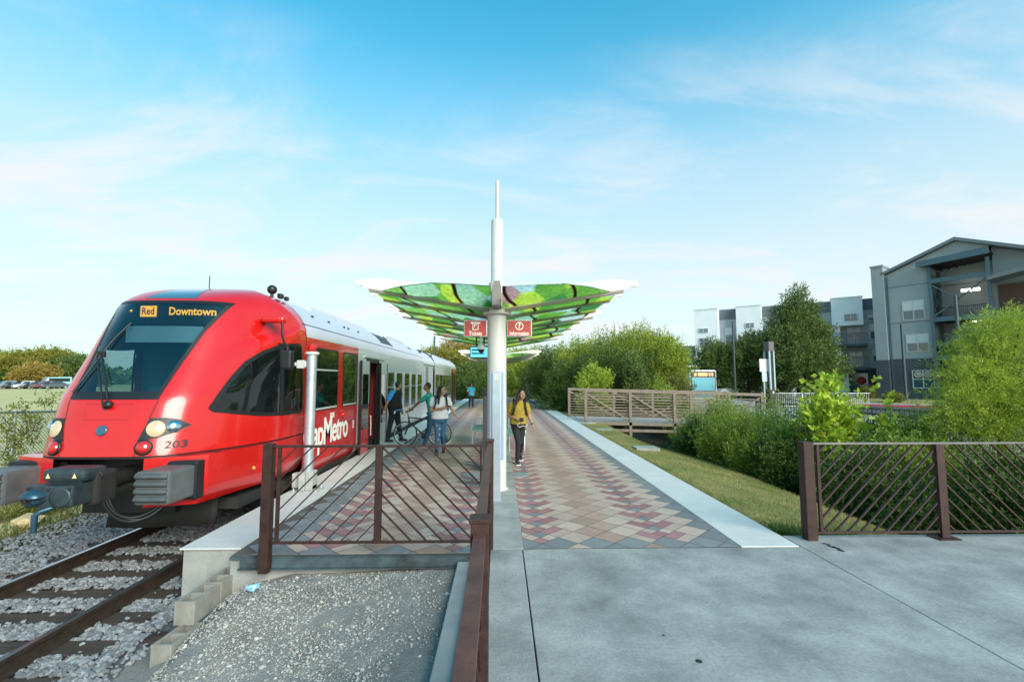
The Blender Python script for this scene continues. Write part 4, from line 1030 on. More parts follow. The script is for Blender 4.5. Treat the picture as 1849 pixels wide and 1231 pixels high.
mb = MB(); mb.box((TC+HW+.0005, 8.585, .1), (TC+HW+.003, 8.6, 2.7)); mb.box((TC+HW+.0005, YS, .905), (TC+HW+.003, 11.7, .918)); part('body_seam', mb, nose_gap, T, True)
# ---- mirror
mb = MB(); mb.bbox((TC+1.18, 7.52, 2.80), (TC+1.50, 7.72, 2.90), .04); mb.ball((TC+1.48, 7.6, 2.85), .075, 12); part('mirror_mount', mb, red, T, True)
mb = MB(); mb.tube([(TC+1.50, 7.58, 2.82), (TC+1.53, 7.52, 2.60), (TC+1.60, 7.46, 2.46), (TC+1.68, 7.40, 2.40), (TC+1.69, 7.40, 2.30)], .018, 8); a_ = part('mirror_arm', mb, black, T, True)
mb = MB(); mb.bbox((TC+1.60, 7.32, 2.03), (TC+1.78, 7.44, 2.34), .04); part('mirror_head', mb, black, a_, True)
# ---- power module and second car
mb = MB(); mb.bbox((TC-1.40, 21.75, .1), (TC+1.42, 25.0, 2.72), .03); pm = part('power_module', mb, silver, T, True)
mb = MB()
for k in range(11): mb.box((TC+1.42, 22.5, 1.55+.09*k), (TC+1.426, 23.3, 1.59+.09*k))
part('louvre', mb, black, pm, True)
mb = MB(); mb.box((TC-1.25, 21.55, .2), (TC+1.3, 21.8, 3.2)); mb.box((TC-1.25, 24.95, .2), (TC+1.3, 25.25, 3.2)); part('gangway_bellows', mb, charcoal, T, True)
roof(21.62, 25.0, roofsilver, 'roof', -.06); roof(25.1, 36.9, roofsilver, 'roof')
mb = MB()
for sg in (1, -1):
    mb.m(0).quad((TC+sg*HW, 25.2, .1), (TC+sg*HW, 33.6, .1), (TC+sg*HW, 33.6, 2.66), (TC+sg*HW, 25.2, 2.66))
    mb.m(1).quad((TC+sg*HW, 33.6, .1), (TC+sg*HW, 37.2, .1), (TC+sg*HW, 37.0, 2.66), (TC+sg*HW, 33.6, 2.66))
mb.m(1).quad((TC-HW, 37.2, .1), (TC+HW, 37.2, .1), (TC+HW, 37.0, 2.66), (TC-HW, 37.0, 2.66))
mb.grid([[Vector((TC+x, 36.9+1.2*(1-t), z+(3.53-z)*0)) for x, z in [(-w, z) for w, z in roofsec()]+[(w, z) for w, z in reversed(roofsec())]] for t in (1, .9)])
part('side_wall', mb, [silver, red], T, True)
for y0, y1 in ((25.5, 26.9), (27.1, 28.5), (28.7, 30.1), (30.3, 31.7), (31.9, 33.3)): window(y0, y1, .82, 2.15, black, r=.08, fw=.05)
mb = MB(); mb.box((TC+HW, 33.9, .05), (TC+HW+.01, 34.9, 2.4)); mb.box((TC+HW, 35.3, .05), (TC+HW+.01, 36.2, 2.3)); part('door', mb, black, T, True)
# ================================================================ platform furniture
MX, MY = -.075, 8.22
def artglass(name, seed):
    m = bpy.data.materials.new(name); m.use_nodes = True; nt = m.node_tree; N = nt.nodes; L = nt.links
    out = N['Material Output']; N.remove(N['Principled BSDF'])
    tc = N.new('ShaderNodeTexCoord'); mp = N.new('ShaderNodeMapping'); mp.inputs['Location'].default_value = (seed, seed*1.7, 0); mp.inputs['Scale'].default_value = (1.15, .62, 1); mp.inputs['Rotation'].default_value = (0, 0, .35)
    L.new(tc.outputs['Object'], mp.inputs[0])
    vo = N.new('ShaderNodeTexVoronoi'); vo.inputs['Scale'].default_value = 1.9; L.new(mp.outputs[0], vo.inputs['Vector'])
    sp = N.new('ShaderNodeSeparateColor'); L.new(vo.outputs['Color'], sp.inputs[0])
    rp = N.new('ShaderNodeValToRGB'); rp.color_ramp.interpolation = 'CONSTANT'; e = rp.color_ramp.elements
    cols = [(0, (.34, .60, .24)), (.2, (.42, .66, .26)), (.36, (.72, .84, .28)), (.5, (.26, .50, .28)), (.62, (.60, .80, .64)), (.76, (.76, .88, .86)), (.86, (.76, .58, .56)), (.92, (.50, .74, .34))]
    e[0].position = 0; e[0].color = (*cols[0][1], 1); e[1].position = cols[1][0]; e[1].color = (*cols[1][1], 1)
    for p, c in cols[2:]: q = e.new(p); q.color = (*c, 1)
    L.new(sp.outputs[0], rp.inputs['Fac'])
    nz = N.new('ShaderNodeTexNoise'); nz.inputs['Scale'].default_value = 16; nz.inputs['Detail'].default_value = 8; L.new(tc.outputs['Object'], nz.inputs['Vector'])
    mr = N.new('ShaderNodeMapRange'); mr.inputs['From Min'].default_value = .3; mr.inputs['From Max'].default_value = .7; mr.inputs['To Min'].default_value = .78; mr.inputs['To Max'].default_value = 1.22; L.new(nz.outputs['Fac'], mr.inputs['Value'])
    wv = N.new('ShaderNodeTexWave'); wv.inputs['Scale'].default_value = .28; wv.inputs['Distortion'].default_value = 2.5; wv.inputs['Detail Scale'].default_value = 2.2; L.new(mp.outputs[0], wv.inputs['Vector'])
    r2 = N.new('ShaderNodeValToRGB'); r2.color_ramp.elements[0].position = .984; r2.color_ramp.elements[1].position = .996; L.new(wv.outputs['Fac'], r2.inputs['Fac'])
    hs = N.new('ShaderNodeHueSaturation'); L.new(rp.outputs[0], hs.inputs['Color']); L.new(mr.outputs[0], hs.inputs['Value'])
    mx = N.new('ShaderNodeMix'); mx.data_type = 'RGBA'; L.new(r2.outputs[0], mx.inputs[0]); L.new(hs.outputs[0], mx.inputs[6]); mx.inputs[7].default_value = (.16, .09, .08, 1)
    t = N.new('ShaderNodeBsdfTransparent'); L.new(mx.outputs[2], t.inputs[0])
    tl = N.new('ShaderNodeBsdfTranslucent'); L.new(mx.outputs[2], tl.inputs[0])
    df = N.new('ShaderNodeBsdfDiffuse'); L.new(mx.outputs[2], df.inputs[0])
    m1 = N.new('ShaderNodeMixShader'); m1.inputs[0].default_value = .32; L.new(t.outputs[0], m1.inputs[1]); L.new(tl.outputs[0], m1.inputs[2])
    m2 = N.new('ShaderNodeMixShader'); m2.inputs[0].default_value = .06; L.new(m1.outputs[0], m2.inputs[1]); L.new(df.outputs[0], m2.inputs[2])
    L.new(m2.outputs[0], out.inputs[0]); return m
art = [artglass('printed_glass_a', 3.3), artglass('printed_glass_b', 9.1)]
edge = mat('glass_edge', (.02, .06, .05), .2)
brownm = mat('spine_brown', (.22, .185, .16), .6, var=.1)
ribm = mat('rib_white', (.62, .59, .54), .55, var=.12, vscale=3)
RIBS = [8.05, 9.05, 10.45, 11.55, 12.6, 14.2, 15.9, 17.6]
def xg(y): return interp(y, [7.05, 7.14, 7.30, 7.62, 8.05, 8.4, 8.9, 9.5, 11, 13, 15, 16.5, 17.6, 18.4, 18.9], [.12, .55, 1.05, 1.55, 2.02, 2.18, 2.22, 2.20, 2.16, 2.12, 2.1, 2.05, 1.75, 1.1, .2])
def make_canopy():
    t = thing('platform_canopy', 'nearer white mast with spire and wide butterfly canopy of green printed glass', 'canopy', (MX, MY, 0), 0, 'mast canopies along the platform')
    mb = MB(); mb.cyl((0, 0, -.02), (0, 0, 3.04), .168, 40); mb.lathe([(.2, 0), (.2, .02), (.17, .03)], (0, 0, .0), 32)
    col = part('column', mb, white, t)
    mb = MB(); mb.lathe([(.17, 3.02), (.245, 3.02), (.25, 3.03), (.25, 3.085), (.24, 3.10), (.17, 3.11), (.17, 3.15), (.12, 3.16)], (0, 0, 0), 40); part('collar', mb, white, t)
    mb = MB(); mb.lathe([(.15, 3.15), (.15, 3.58), (.14, 3.60), (.112, 3.61), (.110, 4.73), (.100, 4.755), (.04, 4.76)], (0, 0, 0), 32); part('upper_pipe', mb, white, t)
    mb = MB(); mb.lathe([(.036, 4.7), (.034, 5.46), (.03, 5.485), (0, 5.49)], (0, 0, 0), 20); part('spire', mb, white, t)
    mb = MB(); y0, y1 = 7.55-MY, 18.4-MY
    mb.prism([(-.075, 3.10), (.075, 3.10), (.075, 3.40), (.05, 3.50), (-.05, 3.50), (-.075, 3.40)], 'y', y0, -.16)
    mb.prism([(-.075, 3.10), (.075, 3.10), (.075, 3.40), (.05, 3.50), (-.05, 3.50), (-.075, 3.40)], 'y', .16, y1)
    part('spine_beam', mb, brownm, t)
    for k, yr in enumerate(RIBS):
        for sg in (-1, 1):
            y = yr-MY; L_ = 2.47 if k != 3 else 2.62; mb = MB()
            pr = [(.08, 3.098), (L_-.22, 3.452), (L_-.16, 3.485), (L_-.15, 3.50), (L_, 3.515), (L_, 3.60), (L_-.45, 3.64), (.08, 3.395)]
            mb.prism([(sg*u, w) for u, w in pr], 'y', y-.022, y+.022); mb.box((min(sg*.08, sg*.1), y-.05, 3.12), (max(sg*.08, sg*.1), y+.05, 3.40))
            part('rib', mb, ribm, t)
            mb = MB(); mb.prism([(sg*.1, 3.045), (sg*(L_-.25), 3.400), (sg*(L_-.25), 3.451), (sg*.1, 3.097)], 'y', y-.04, y+.04); part('rib_flange', mb, brownm, t)
    ys = [7.05]+RIBS+[18.9]
    for k in range(len(ys)-1):
        for sg in (-1, 1):
            yy = np.linspace(ys[k]+(.012 if k else 0), ys[k+1]-.012, 9 if k in (0, len(ys)-2) else 5); P_ = []
            for y in yy:
                w = xg(y); P_.append([Vector((sg*(.09+(w-.09)*u), y-MY, 3.105+.150*(.09+(w-.09)*u)+.18*max(0, 8.05-y))) for u in np.linspace(0, 1, 9)])
            mb = MB(); mb.grid(P_, smooth=False); o = part('glass_panel', mb, [art[(k+(sg > 0)) % 2], edge], t)
            md = o.modifiers.new('thick', 'SOLIDIFY'); md.thickness = .012; md.offset = 1; md.material_offset_rim = 1
    return t
can = make_canopy()
c2 = copy_tree(can); c2.location = (MX, MY+19.6, 0); c2['label'] = 'farther butterfly canopy seen small beneath the near one behind the mast'
# ---- hanging signs
def sign(px0, px1, word, icon, lab):
    Y = 8.16; a = at(px0, 578, Y); b = at(px1, 608, Y)
    t = thing('sign', lab, 'sign', ((a.x+b.x)/2, Y, (a.z+b.z)/2), 0, 'red signs on the mast')
    w = (b.x-a.x)/2; h = (a.z-b.z)/2
    mb = MB(); mb.bbox((-w, -.022, -h), (w, .022, h), .006); part('frame', mb, galv, t)
    mb = MB(); mb.box((-w+.012, -.025, -h+.012), (w-.012, -.0221, h-.012)); part('face', mb, signred, t)
    M = axes((0 if icon == 'q' else -.0, -.0262, -h*.62), (1, 0, 0), (0, 0, 1))
    text_mesh(word, .098, M, whitep, 'wording', t, extrude=.0005, squash=.74 if icon == 'q' else .80, offset=.0015)
    mb = MB(); z = h*.28; y = -.0268
    if icon == 'q':
        n = 28; r0, r1 = .072, .058
        vs = [(r*math.cos(2*PI*i/n), y, z+r*math.sin(2*PI*i/n)) for r in (r0, r1) for i in range(n)]
        mb.add(vs, [(i, (i+1) % n, n+(i+1) % n, n+i) for i in range(n)]); part('icon', mb, whitep, t)
        text_mesh('?', .135, axes((0, y, z), (1, 0, 0), (0, 0, 1)), whitep, 'icon', t, extrude=.0005, offset=.003)
    else:
        mb.box((-.085, y, z+.045), (.085, y+.001, z+.066)); mb.box((-.052, y, z-.07), (-.040, y+.001, z+.045)); mb.box((.040, y, z-.07), (.052, y+.001, z+.045)); mb.box((-.040, y, z-.07), (.040, y+.001, z-.058))
        mb.box((-.022, y, z-.02), (-.008, y+.001, z+.03)); mb.box((-.008, y, z+.014), (.022, y+.001, z+.03)); part('icon', mb, whitep, t)
    return t
sign(838, 879.5, 'Tickets', 't', 'red hanging sign with ticket pictogram reading Tickets'); sign(915.5, 960, 'Information', 'q', 'red hanging sign with circled question mark reading Information')
# ---- reader pylon in front of the mast
p = gp(897, 903, 0)
t = thing('card_reader_pylon', 'slim silver metal pylon standing before the white mast, small black symbol near its top', 'pylon', (p.x, p.y, 0))
mb = MB(); mb.bbox((-.075, -.05, .0), (.06, .06, 2.02), .008); part('housing', mb, alum, t)
mb = MB(); mb.bbox((.062, -.02, .62), (.105, .05, 2.00), .006); mb.bbox((-.112, -.02, .62), (-.078, .05, 1.98), .006); part('side_channel', mb, mat('blue_channel', (.30, .42, .58), .35, metal=.4), t)
mb = MB(); mb.box((-.035, -.052, 1.88), (.025, -.0505, 1.97)); lb = part('symbol_plate', mb, whitep, t)
mb = MB()
for a, b, c, d in ((-.01, .012, 1.945, 1.955), (.007, .014, 1.92, 1.955), (-.022, .014, 1.915, 1.922), (-.022, -.015, 1.89, 1.922), (-.022, .014, 1.888, 1.895), (.0, .014, 1.90, 1.908)): mb.box((a, -.0535, c), (b, -.0523, d))
part('symbol', mb, blackp, lb)
# ---- ticket machine
t = thing('ticket_machine', 'dark charcoal upright ticket cabinet standing behind the mast', 'ticket machine', (-.235, 9.9, 0))
mb = MB(); mb.bbox((-.14, -.25, 0), (.14, .25, 1.55), .012); part('cabinet', mb, charcoal, t)
mb = MB(); mb.bbox((-.155, -.27, 1.55), (.155, .27, 1.69), .015); part('hood', mb, black, t)
mb = MB(); mb.box((-.143, -.15, .95), (-.1405, .15, 1.4)); part('panel', mb, alum, t)
# ---- benches
tealm = mat('bench_teal', (.10, .27, .25), .5, var=.15)
def bench(x, y, s, lab):
    t = thing('bench', lab, 'bench', (x, y, 0), 0, 'benches under the canopy')
    mb = MB()
    for k in range(9): mb.box((-.22+.05*k, -.8, .44), (-.185+.05*k, .8, .46))
    part('seat', mb, tealm, t)
    mb = MB()
    for k in range(7): mb.box((s*.235-.01, -.8, .5+.05*k), (s*.235+.01, .8, .535+.05*k))
    part('backrest', mb, tealm, t)
    for yy in (-.75, .75):
        mb = MB(); mb.tube([(-.2, yy, 0), (-.2, yy, .40), (-.16, yy, .425), (.16, yy, .425), (.2, yy, .40), (.2, yy, 0)], .02, 8); part('leg_frame', mb, galv, t)
        mb = MB(); mb.tube([(s*.23, yy, .64), (-s*.2, yy, .66), (-s*.23, yy, .45)], .016, 8); part('armrest', mb, galv, t)
bench(-.62, 14.2, 1, 'teal slatted metal bench just left of the dark ticket cabinet'); bench(.42, 13.2, -1, 'metal bench right of the mast, mostly hidden by the woman in mustard')
# ---- screen and camera under the canopy
t = thing('display_screen', 'small blue information screen hung under the canopy left of the mast', 'screen', (-.55, 12.2, 2.6))
mb = MB(); mb.bbox((-.27, -.05, -.16), (.27, .05, .14), .01); part('casing', mb, black, t)
mb = MB(); mb.box((-.25, -.054, -.14), (.25, -.0505, .12)); s_ = part('screen', mb, mat('screen_blue', (.1, .4, .5), .3, emit=(.12, .55, .75), estr=.55), t)
mb = MB()
for k, z in enumerate((.03, -.06)): mb.box((-.22, -.0565, z), (.1, -.0545, z+.035))
part('text_band', mb, mat('screen_dark', (.02, .10, .16), .4), s_)
mb = MB(); mb.cyl((-.1, 0, .14), (-.1, 0, .72), .02, 8); mb.cyl((.1, 0, .14), (.1, 0, .72), .02, 8); part('hanger', mb, charcoal, t)
t = thing('security_camera', 'white dome security camera hanging in front of the blue screen', 'camera', (-.45, 10.45, 2.55))
mb = MB(); mb.lathe([(.085, .0), (.09, .06), (.06, .11), (.025, .13), (.025, .62)], n=20); part('housing', mb, whitep, t)
mb = MB(); mb.ball((0, 0, .0), .075, 16); part('dome', mb, black, t)
# ---- silver pole on the edge strip
p = gp(555, 886, 0)
t = thing('signal_pole', 'silver pole with red lamp on top, clamped to the platform edge by the cab window', 'pole', (p.x, p.y, 0))
Y = p.y; tp = at(562, 640, Y).z
mb = MB(); mb.cyl((0, 0, .02), (0, 0, tp), .082, 28); part('pole', mb, galv, t)
mb = MB(); mb.lathe([(.088, tp-.01), (.115, tp), (.115, tp+.035), (.1, tp+.045), (0, tp+.05)], n=28); part('pole_cap', mb, white, t)
mb = MB(); mb.lathe([(.07, tp+.05), (.06, tp+.08), (.075, tp+.10), (.07, tp+.15), (.04, tp+.18), (0, tp+.19)], n=20); mb.bbox((-.02, -.09, tp+.07), (.07, -.03, tp+.14), .01); part('red_lamp', mb, red, t)
mb = MB(); mb.bbox((-.24, -.05, tp-.24), (-.11, .05, tp-.10), .008); mb.bbox((-.115, -.06, tp-.22), (-.078, .06, tp-.12), .006); mb.cyl((-.28, 0, tp-.17), (-.23, 0, tp-.17), .04, 12); part('bracket', mb, white, t)
clampm = mat('clamp_concrete_grey', (.36, .36, .33), .8, var=.25, vscale=8, bump=.3)
mb = MB(); mb.bbox((-.10, -.14, .03), (.0, .14, .34), .01); mb.bbox((.0, -.10, .03), (.12, .10, .34), .012); mb.bbox((-.25, -.05, .06), (-.10, .10, .30), .02); part('clamp', mb, clampm, t)
mb = MB(); mb.bbox((-.22, -.17, .004), (.22, .17, .03), .004); mb.box((.10, -.12, .03), (.12, .12, .1)); part('base_plate', mb, clampm, t)
mb = MB()
for x in (-.18, .18):
    for y in (-.13, .13): mb.lathe([(.022, .03), (.022, .05), (.012, .05), (.012, .075)], (x, y, 0), 6)
part('bolt', mb, galv, t)
# ---- poster totem at the far right
p = gp(955, 722, 0)
t = thing('poster_panel', 'blue and white poster panel on a post at the far right platform edge', 'poster', (p.x, p.y, 0))
pm_ = mat('poster_print', (.35, .55, .68), .5, col2=(.75, .82, .85), vscale=4)
mb = MB(); mb.bbox((-.34, -.04, .25), (.34, .04, 1.68), .01); part('panel', mb, galv, t)
mb = MB(); mb.box((-.3, -.045, .3), (.3, -.041, 1.63)); part('poster', mb, pm_, t)
mb = MB(); mb.cyl((0, 0, 0), (0, 0, .25), .05, 10); part('stand', mb, charcoal, t)
# ================================================================ footbridge
tanm = mat('bridge_tan_steel', (.20, .155, .12), .65, metal=.2, var=.25, vscale=5, bump=.2)
deckm = mat('bridge_deck', (.40, .38, .35), .85, var=.12)
BX0, BX1, BY0, BY1 = 3.85, 12.0, 21.3, 24.4
def bz(x): return -.02 - .20*(x-BX0)/(BX1-BX0)
B = thing('footbridge', 'brown steel truss footbridge crossing the creek behind the lawn', 'bridge', ((BX0+BX1)/2, 22.8, -.1))
mb = MB(); mb.prism([(BX0-.05, bz(BX0)), (BX1+.3, bz(BX1)), (BX1+.3, bz(BX1)-.1), (BX0-.05, bz(BX0)-.1)], 'y', BY0+.1, BY1-.1); part('deck', mb, deckm, B, True)
pxs = [3.85, 5.89, 7.93, 9.97, 12.0]
for Y, xs0 in ((BY0, 3.85), (BY1, 3.55)):
    P_ = [xs0]+pxs[1:]
    mb = MB(); mb.bar((xs0-.06, Y, bz(xs0)+1.40), (BX1+.06, Y, bz(BX1)+1.40), .12, .12); part('top_chord', mb, tanm, B, True)
    mb = MB(); mb.bar((xs0-.06, Y, bz(xs0)-.06), (BX1+.06, Y, bz(BX1)-.06), .12, .14); mb.bar((xs0, Y, bz(xs0)-.36), (BX1, Y, bz(BX1)-.36), .10, .12); part('bottom_chord', mb, tanm, B, True)
    for x in P_: mb = MB(); mb.bar((x, Y, bz(x)-.62), (x, Y, bz(x)+1.34), .12, .12); part('post', mb, tanm, B, True)
    for k in range(4):
        a, b = (P_[k], P_[k+1]); za, zb_ = (bz(a)+1.3, bz(b)+.05) if k in (0, 1) else (bz(a)+.05, bz(b)+1.3)
        mb = MB(); mb.bar((a, Y+.02, za), (b, Y+.02, zb_), .07, .08); part('diagonal', mb, tanm, B, True)
    mb = MB(); s_ = -1 if Y > 22 else 1
    for k in range(9): z = .10+.135*k; mb.bar((xs0, Y+.075*s_, bz(xs0)+z), (BX1, Y+.075*s_, bz(BX1)+z), .025, .035)
    part('safety_rails', mb, tanm, B, True)
mb = MB()
for x in pxs: mb.bar((x, BY0+.06, bz(x)-.5), (x, BY1-.06, bz(x)-.5), .12, .14)
part('floor_beams', mb, tanm, B, True)
mb = MB(); mb.bbox((3.37, 20.9, -1.2), (4.25, 24.9, -.035), .03); o = mb.build('bridge_abutment', concretel); tag(o, kind='structure')
mb = MB(); mb.bbox((11.7, 20.9, -1.6), (14, 24.9, -.235), .03); o = mb.build('bridge_abutment', concretel); tag(o, kind='structure')
# ================================================================ black picket fence beyond the creek
def picket(pts, h, lab, sp=.13, r=.008, grp='black picket fences', m_=None):
    t = thing('picket_fence', lab, 'fence', pts[0], 0, grp); m_ = m_ or charcoal
    for i in range(len(pts)-1):
        a, b = Vector(pts[i]), Vector(pts[i+1]); n = int((b-a).length/sp)
        mb = MB()
        for k in range(n): q = a+(b-a)*(k/n); mb.box((q.x-r, q.y-r, q.z+.1), (q.x+r, q.y+r, q.z+h))
        part('pickets', mb, m_, t, True)
        mb = MB()
        for z in (.14, h-.02): mb.bar(a+Vector((0, 0, z)), b+Vector((0, 0, z)), .035, .035)
        part('rails', mb, m_, t, True)
        k = 0.0
        while k < (b-a).length: q = a+(b-a).normalized()*k; mb = MB(); mb.box((q.x-.03, q.y-.03, q.z), (q.x+.03, q.y+.03, q.z+h+.05)); part('post', mb, m_, t, True); k += 2.4
    return t
picket([(10.2, 18.5, -.1), (10.75, 14.0, -.05), (11.3, 11.0, -.03), (13.2, 6.2, -.03)], 1.10, 'black metal picket fence on the far side of the creek bushes')
picket([(17.5, 30.5, .0), (24.5, 30.5, .0)], 1.0, 'pale grey low railing across the road behind the light columns', m_=galv, grp=None)
# ================================================================ chain link fence on the left
CF = thing('chain_link_fence', 'galvanised chain link fence left of the track, vines climbing it', 'fence', (-11, 10, -.8))
ztop = at(10, 745, at(10, 745, 10).y).z
mb = MB(); fa = at(-60, 746, 9.6); fb = at(100, 742.5, 11.6); d = (fb-fa).normalized(); fb = fa+d*24; fa = fa-d*6
zt_ = fa.z
mb.tube([fa, fb], .028, 8); part('top_rail', mb, mat('rail_bluegrey', (.22, .28, .30), .4, metal=.5), CF, True)
mb = MB(); L_ = (fb-fa).length; H = 1.75; sp = .085
hd = Vector((d.x, d.y, 0)).normalized(); bot = fa.z-H
k = -int(H/sp)
def fp(s, z): return Vector((fa.x+d.x*s, fa.y+d.y*s, bot+z+d.z*s))
wire = mat('fence_wire', (.38, .40, .40), .45, metal=.5)
while k*sp < 17:
    for up in (1, -1):
        s0, s1 = k*sp, k*sp+H; z0, z1 = (0, H) if up > 0 else (H, 0)
        if s0 < 0: z0 = z0+(z1-z0)*(-s0/(s1-s0)); s0 = 0
        if s1 > s0+.02: mb.bar(fp(s0, z0), fp(s1, z1), .0075, .0075)
    k += 1
part('mesh', mb, wire, CF, True)
for s in np.arange(1.0, L_, 3.0): mb = MB(); q = fp(s, 0); mb.cyl(q-Vector((0, 0, .1)), q+Vector((0, 0, H+.05)), .035, 10); part('post', mb, galv, CF, True)
# ================================================================ right-hand street furniture
colm = mat('column_brown', (.045, .036, .036), .5, metal=.3, var=.2)
lampglass = mat('column_glass', (.38, .48, .50), .25, coat=.6)
def light_column(px, pyb, pyt, z0, lab):
    p = gp(px, pyb, z0); H = at(px, pyt, p.y).z-z0
    t = thing('light_column', lab, 'light column', (p.x, p.y, z0), .3, 'square light columns'); w = .17*1.3
    mb = MB(); mb.bbox((-w, -w, 0), (w, w, H*.30), .015); mb.bbox((-w*.55, -w*.55, H*.30), (w*.55, w*.55, H*.86), .01); part('shaft', mb, colm, t)
    mb = MB(); mb.bbox((-w, -w, H*.86), (w, w, H), .015); part('head', mb, mat('column_head', (.12, .10, .11), .5, var=.1), t)
    for sx, sy in ((-1, -1), (1, -1), (1, 1), (-1, 1)):
        mb = MB(); mb.bbox((sx*w*.78-.05, sy*w*.78-.05, H*.30), (sx*w*.78+.05, sy*w*.78+.05, H*.86), .006); part('glass_bar', mb, lampglass, t)
    mb = MB(); mb.box((w, -.05, H*.24), (w+.01, .05, H*.30)); mb.box((-w*.3, -w-.01, H*.25), (w*.2, -w, H*.28)); part('notice', mb, whitep, t)
light_column(1393, 741, 617, -.1, 'nearer and taller brown square light column with glass bars, right of the bridge')
light_column(1270, 722, 636, -.1, 'farther brown light column standing in front of the bus')
p = gp(1382, 741, -.1)
t = thing('bus_stop_sign', 'white bus stop sign with blank panels on a pale post', 'sign', (p.x, p.y, -.1))
mb = MB(); mb.cyl((0, 0, 0), (0, 0, at(1382, 650, p.y).z+.1), .05, 10); part('post', mb, white, t)
Hs = at(1382, 648, p.y).z+.1; mb = MB(); mb.bbox((-.30, -.1, Hs-.82), (.16, -.055, Hs), .01); mb.bbox((.17, -.1, Hs-.8), (.34, -.055, Hs), .01); part('panel', mb, mat('sign_white', (.62, .60, .56), .6), t)
mb = MB(); mb.bbox((-.16, -.1, Hs-1.45), (.16, -.055, Hs-.83), .01); part('panel', mb, mat('sign_blue', (.50, .62, .70), .5), t)
polem = mat('lamp_pole_grey', (.055, .075, .085), .5, metal=.3)
def pole(px, pyb, pyt, z0, Y, r, lab, lean=0.0, arm=True):
    p = gp(px, pyb, z0) if Y is None else Vector((at(px, pyb, Y).x, Y, z0)); H = at(px, pyt, p.y).z-z0
    t = thing('lamp_post', lab, 'lamp post', (p.x, p.y, z0), 0, 'tall street lamp posts')
    mb = MB(); mb.tube([(0, 0, 0), (0, 0, H)], [r, r*.85], 14); part('pole', mb, polem, t)
    mb = MB(); mb.bbox((-r*2.4, -r*2.4, 0), (r*2.4, r*2.4, .10), .02); part('foot', mb, polem, t)
    if arm: mb = MB(); mb.bar((0, 0, H*.74), (.9, -.2, H*.78), .07, .05); part('arm', mb, polem, t)
pole(1328, 712, 580, .1, 40, .10, 'blue grey lamp post among trees right of the bus'); pole(1637, 727, 585, .15, None, .10, 'dark lamp post on the pavement before the grey building', arm=False)
pole(1740, 728, 533, .15, 33, .12, 'dark lamp post before the outside stairs', arm=False)
pole(783, 720, 540, -.5, 52, .11, 'thin pole beyond the train, reaching up behind the canopy', arm=False)
# ================================================================ buildings on the right
def facade(P0, dirv):
    P0 = Vector((P0[0], P0[1])); dv = Vector(dirv).normalized()
    def fn(px, py):
        d = ray(px, py)
        # CAM + d t = P0 + dv s
        det = d.x*(-dv.y) + dv.x*d.y
        t = (P0.x*(-dv.y) + dv.x*P0.y)/det; s = (d.x*P0.y - d.y*P0.x)/det
        return s, CAMZ + d.z*t
    return fn
greyw = mat('grey_stucco', (.33, .375, .385), .85, var=.10, vscale=.6, bump=.2, bscale=12)
greyd = mat('dark_grey_stucco', (.075, .088, .098), .85, var=.12, vscale=.8, bump=.2, bscale=12)
whitew = mat('white_stucco', (.80, .84, .86), .8, var=.05, vscale=.7)
trimw = mat('window_trim', (.52, .55, .55), .6)
blindm = mat('window_blind', (.62, .66, .64), .7, var=.05)
winteal = mat('window_glass', (.035, .10, .11), .08, spec=.9, coat=.5, var=.3, vscale=.4)
steelb = mat('stair_blue_steel', (.075, .14, .17), .5, metal=.3, var=.15)
roofm = mat('roof_metal', (.17, .20, .21), .6, var=.1)
lampw = mat('fluorescent_tube', (1, 1, .95), .4, emit=(1, .95, .80), estr=2.2)
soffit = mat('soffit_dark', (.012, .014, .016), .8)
def win(par, s0, s1, z0, z1, y, blind=.5, rings=0, frame=trimw, panes=2):
    mb = MB(); f = .07
    for a, b, c, d in ((s0, s1, z0, z0+f), (s0, s1, z1-f, z1), (s0, s0+f, z0+f, z1-f), (s1-f, s1, z0+f, z1-f)): mb.box((a, y-.05, c), (b, y+.02, d))
    for k in range(1, panes): x = s0+(s1-s0)*k/panes; mb.box((x-.035, y-.05, z0+f), (x+.035, y+.02, z1-f))
    zm = z1-(z1-z0)*.5; mb.box((s0+f, y-.045, zm-.03), (s1-f, y+.02, zm+.03))
    w = part('window', mb, frame, par)
    mb = MB(); mb.box((s0+.03, y-.02, z0+.03), (s1-.03, y+.015, z1-.03)); part('pane', mb, winteal, w)
    if blind > 0: mb = MB(); mb.box((s0+f, y-.028, z1-(z1-z0)*blind), (s1-f, y-.0215, z1-f)); part('blind', mb, blindm, w)
    for k in range(rings):
        x = s0+(s1-s0)*(.27+.46*k); z = z1-(z1-z0)*.24; R_ = (s1-s0)*.19; n = 24
        mb = MB(); M = axes((0, 0, 0), (1, 0, 0), (0, 0, 1))
        mb.lathe([(R_*.72, 0), (R_*.72, .012), (R_, .012), (R_, 0)], (x, y-.045, z), n, True, M); mb.lathe([(R_*.45, 0), (R_*.45, .01), (0, .012)], (x, y-.045, z), n, True, M); part('round_decal', mb, mat('decal_beige', (.55, .47, .40), .6) if 'decal_beige' not in MATS else MATS['decal_beige'], w)
    return w
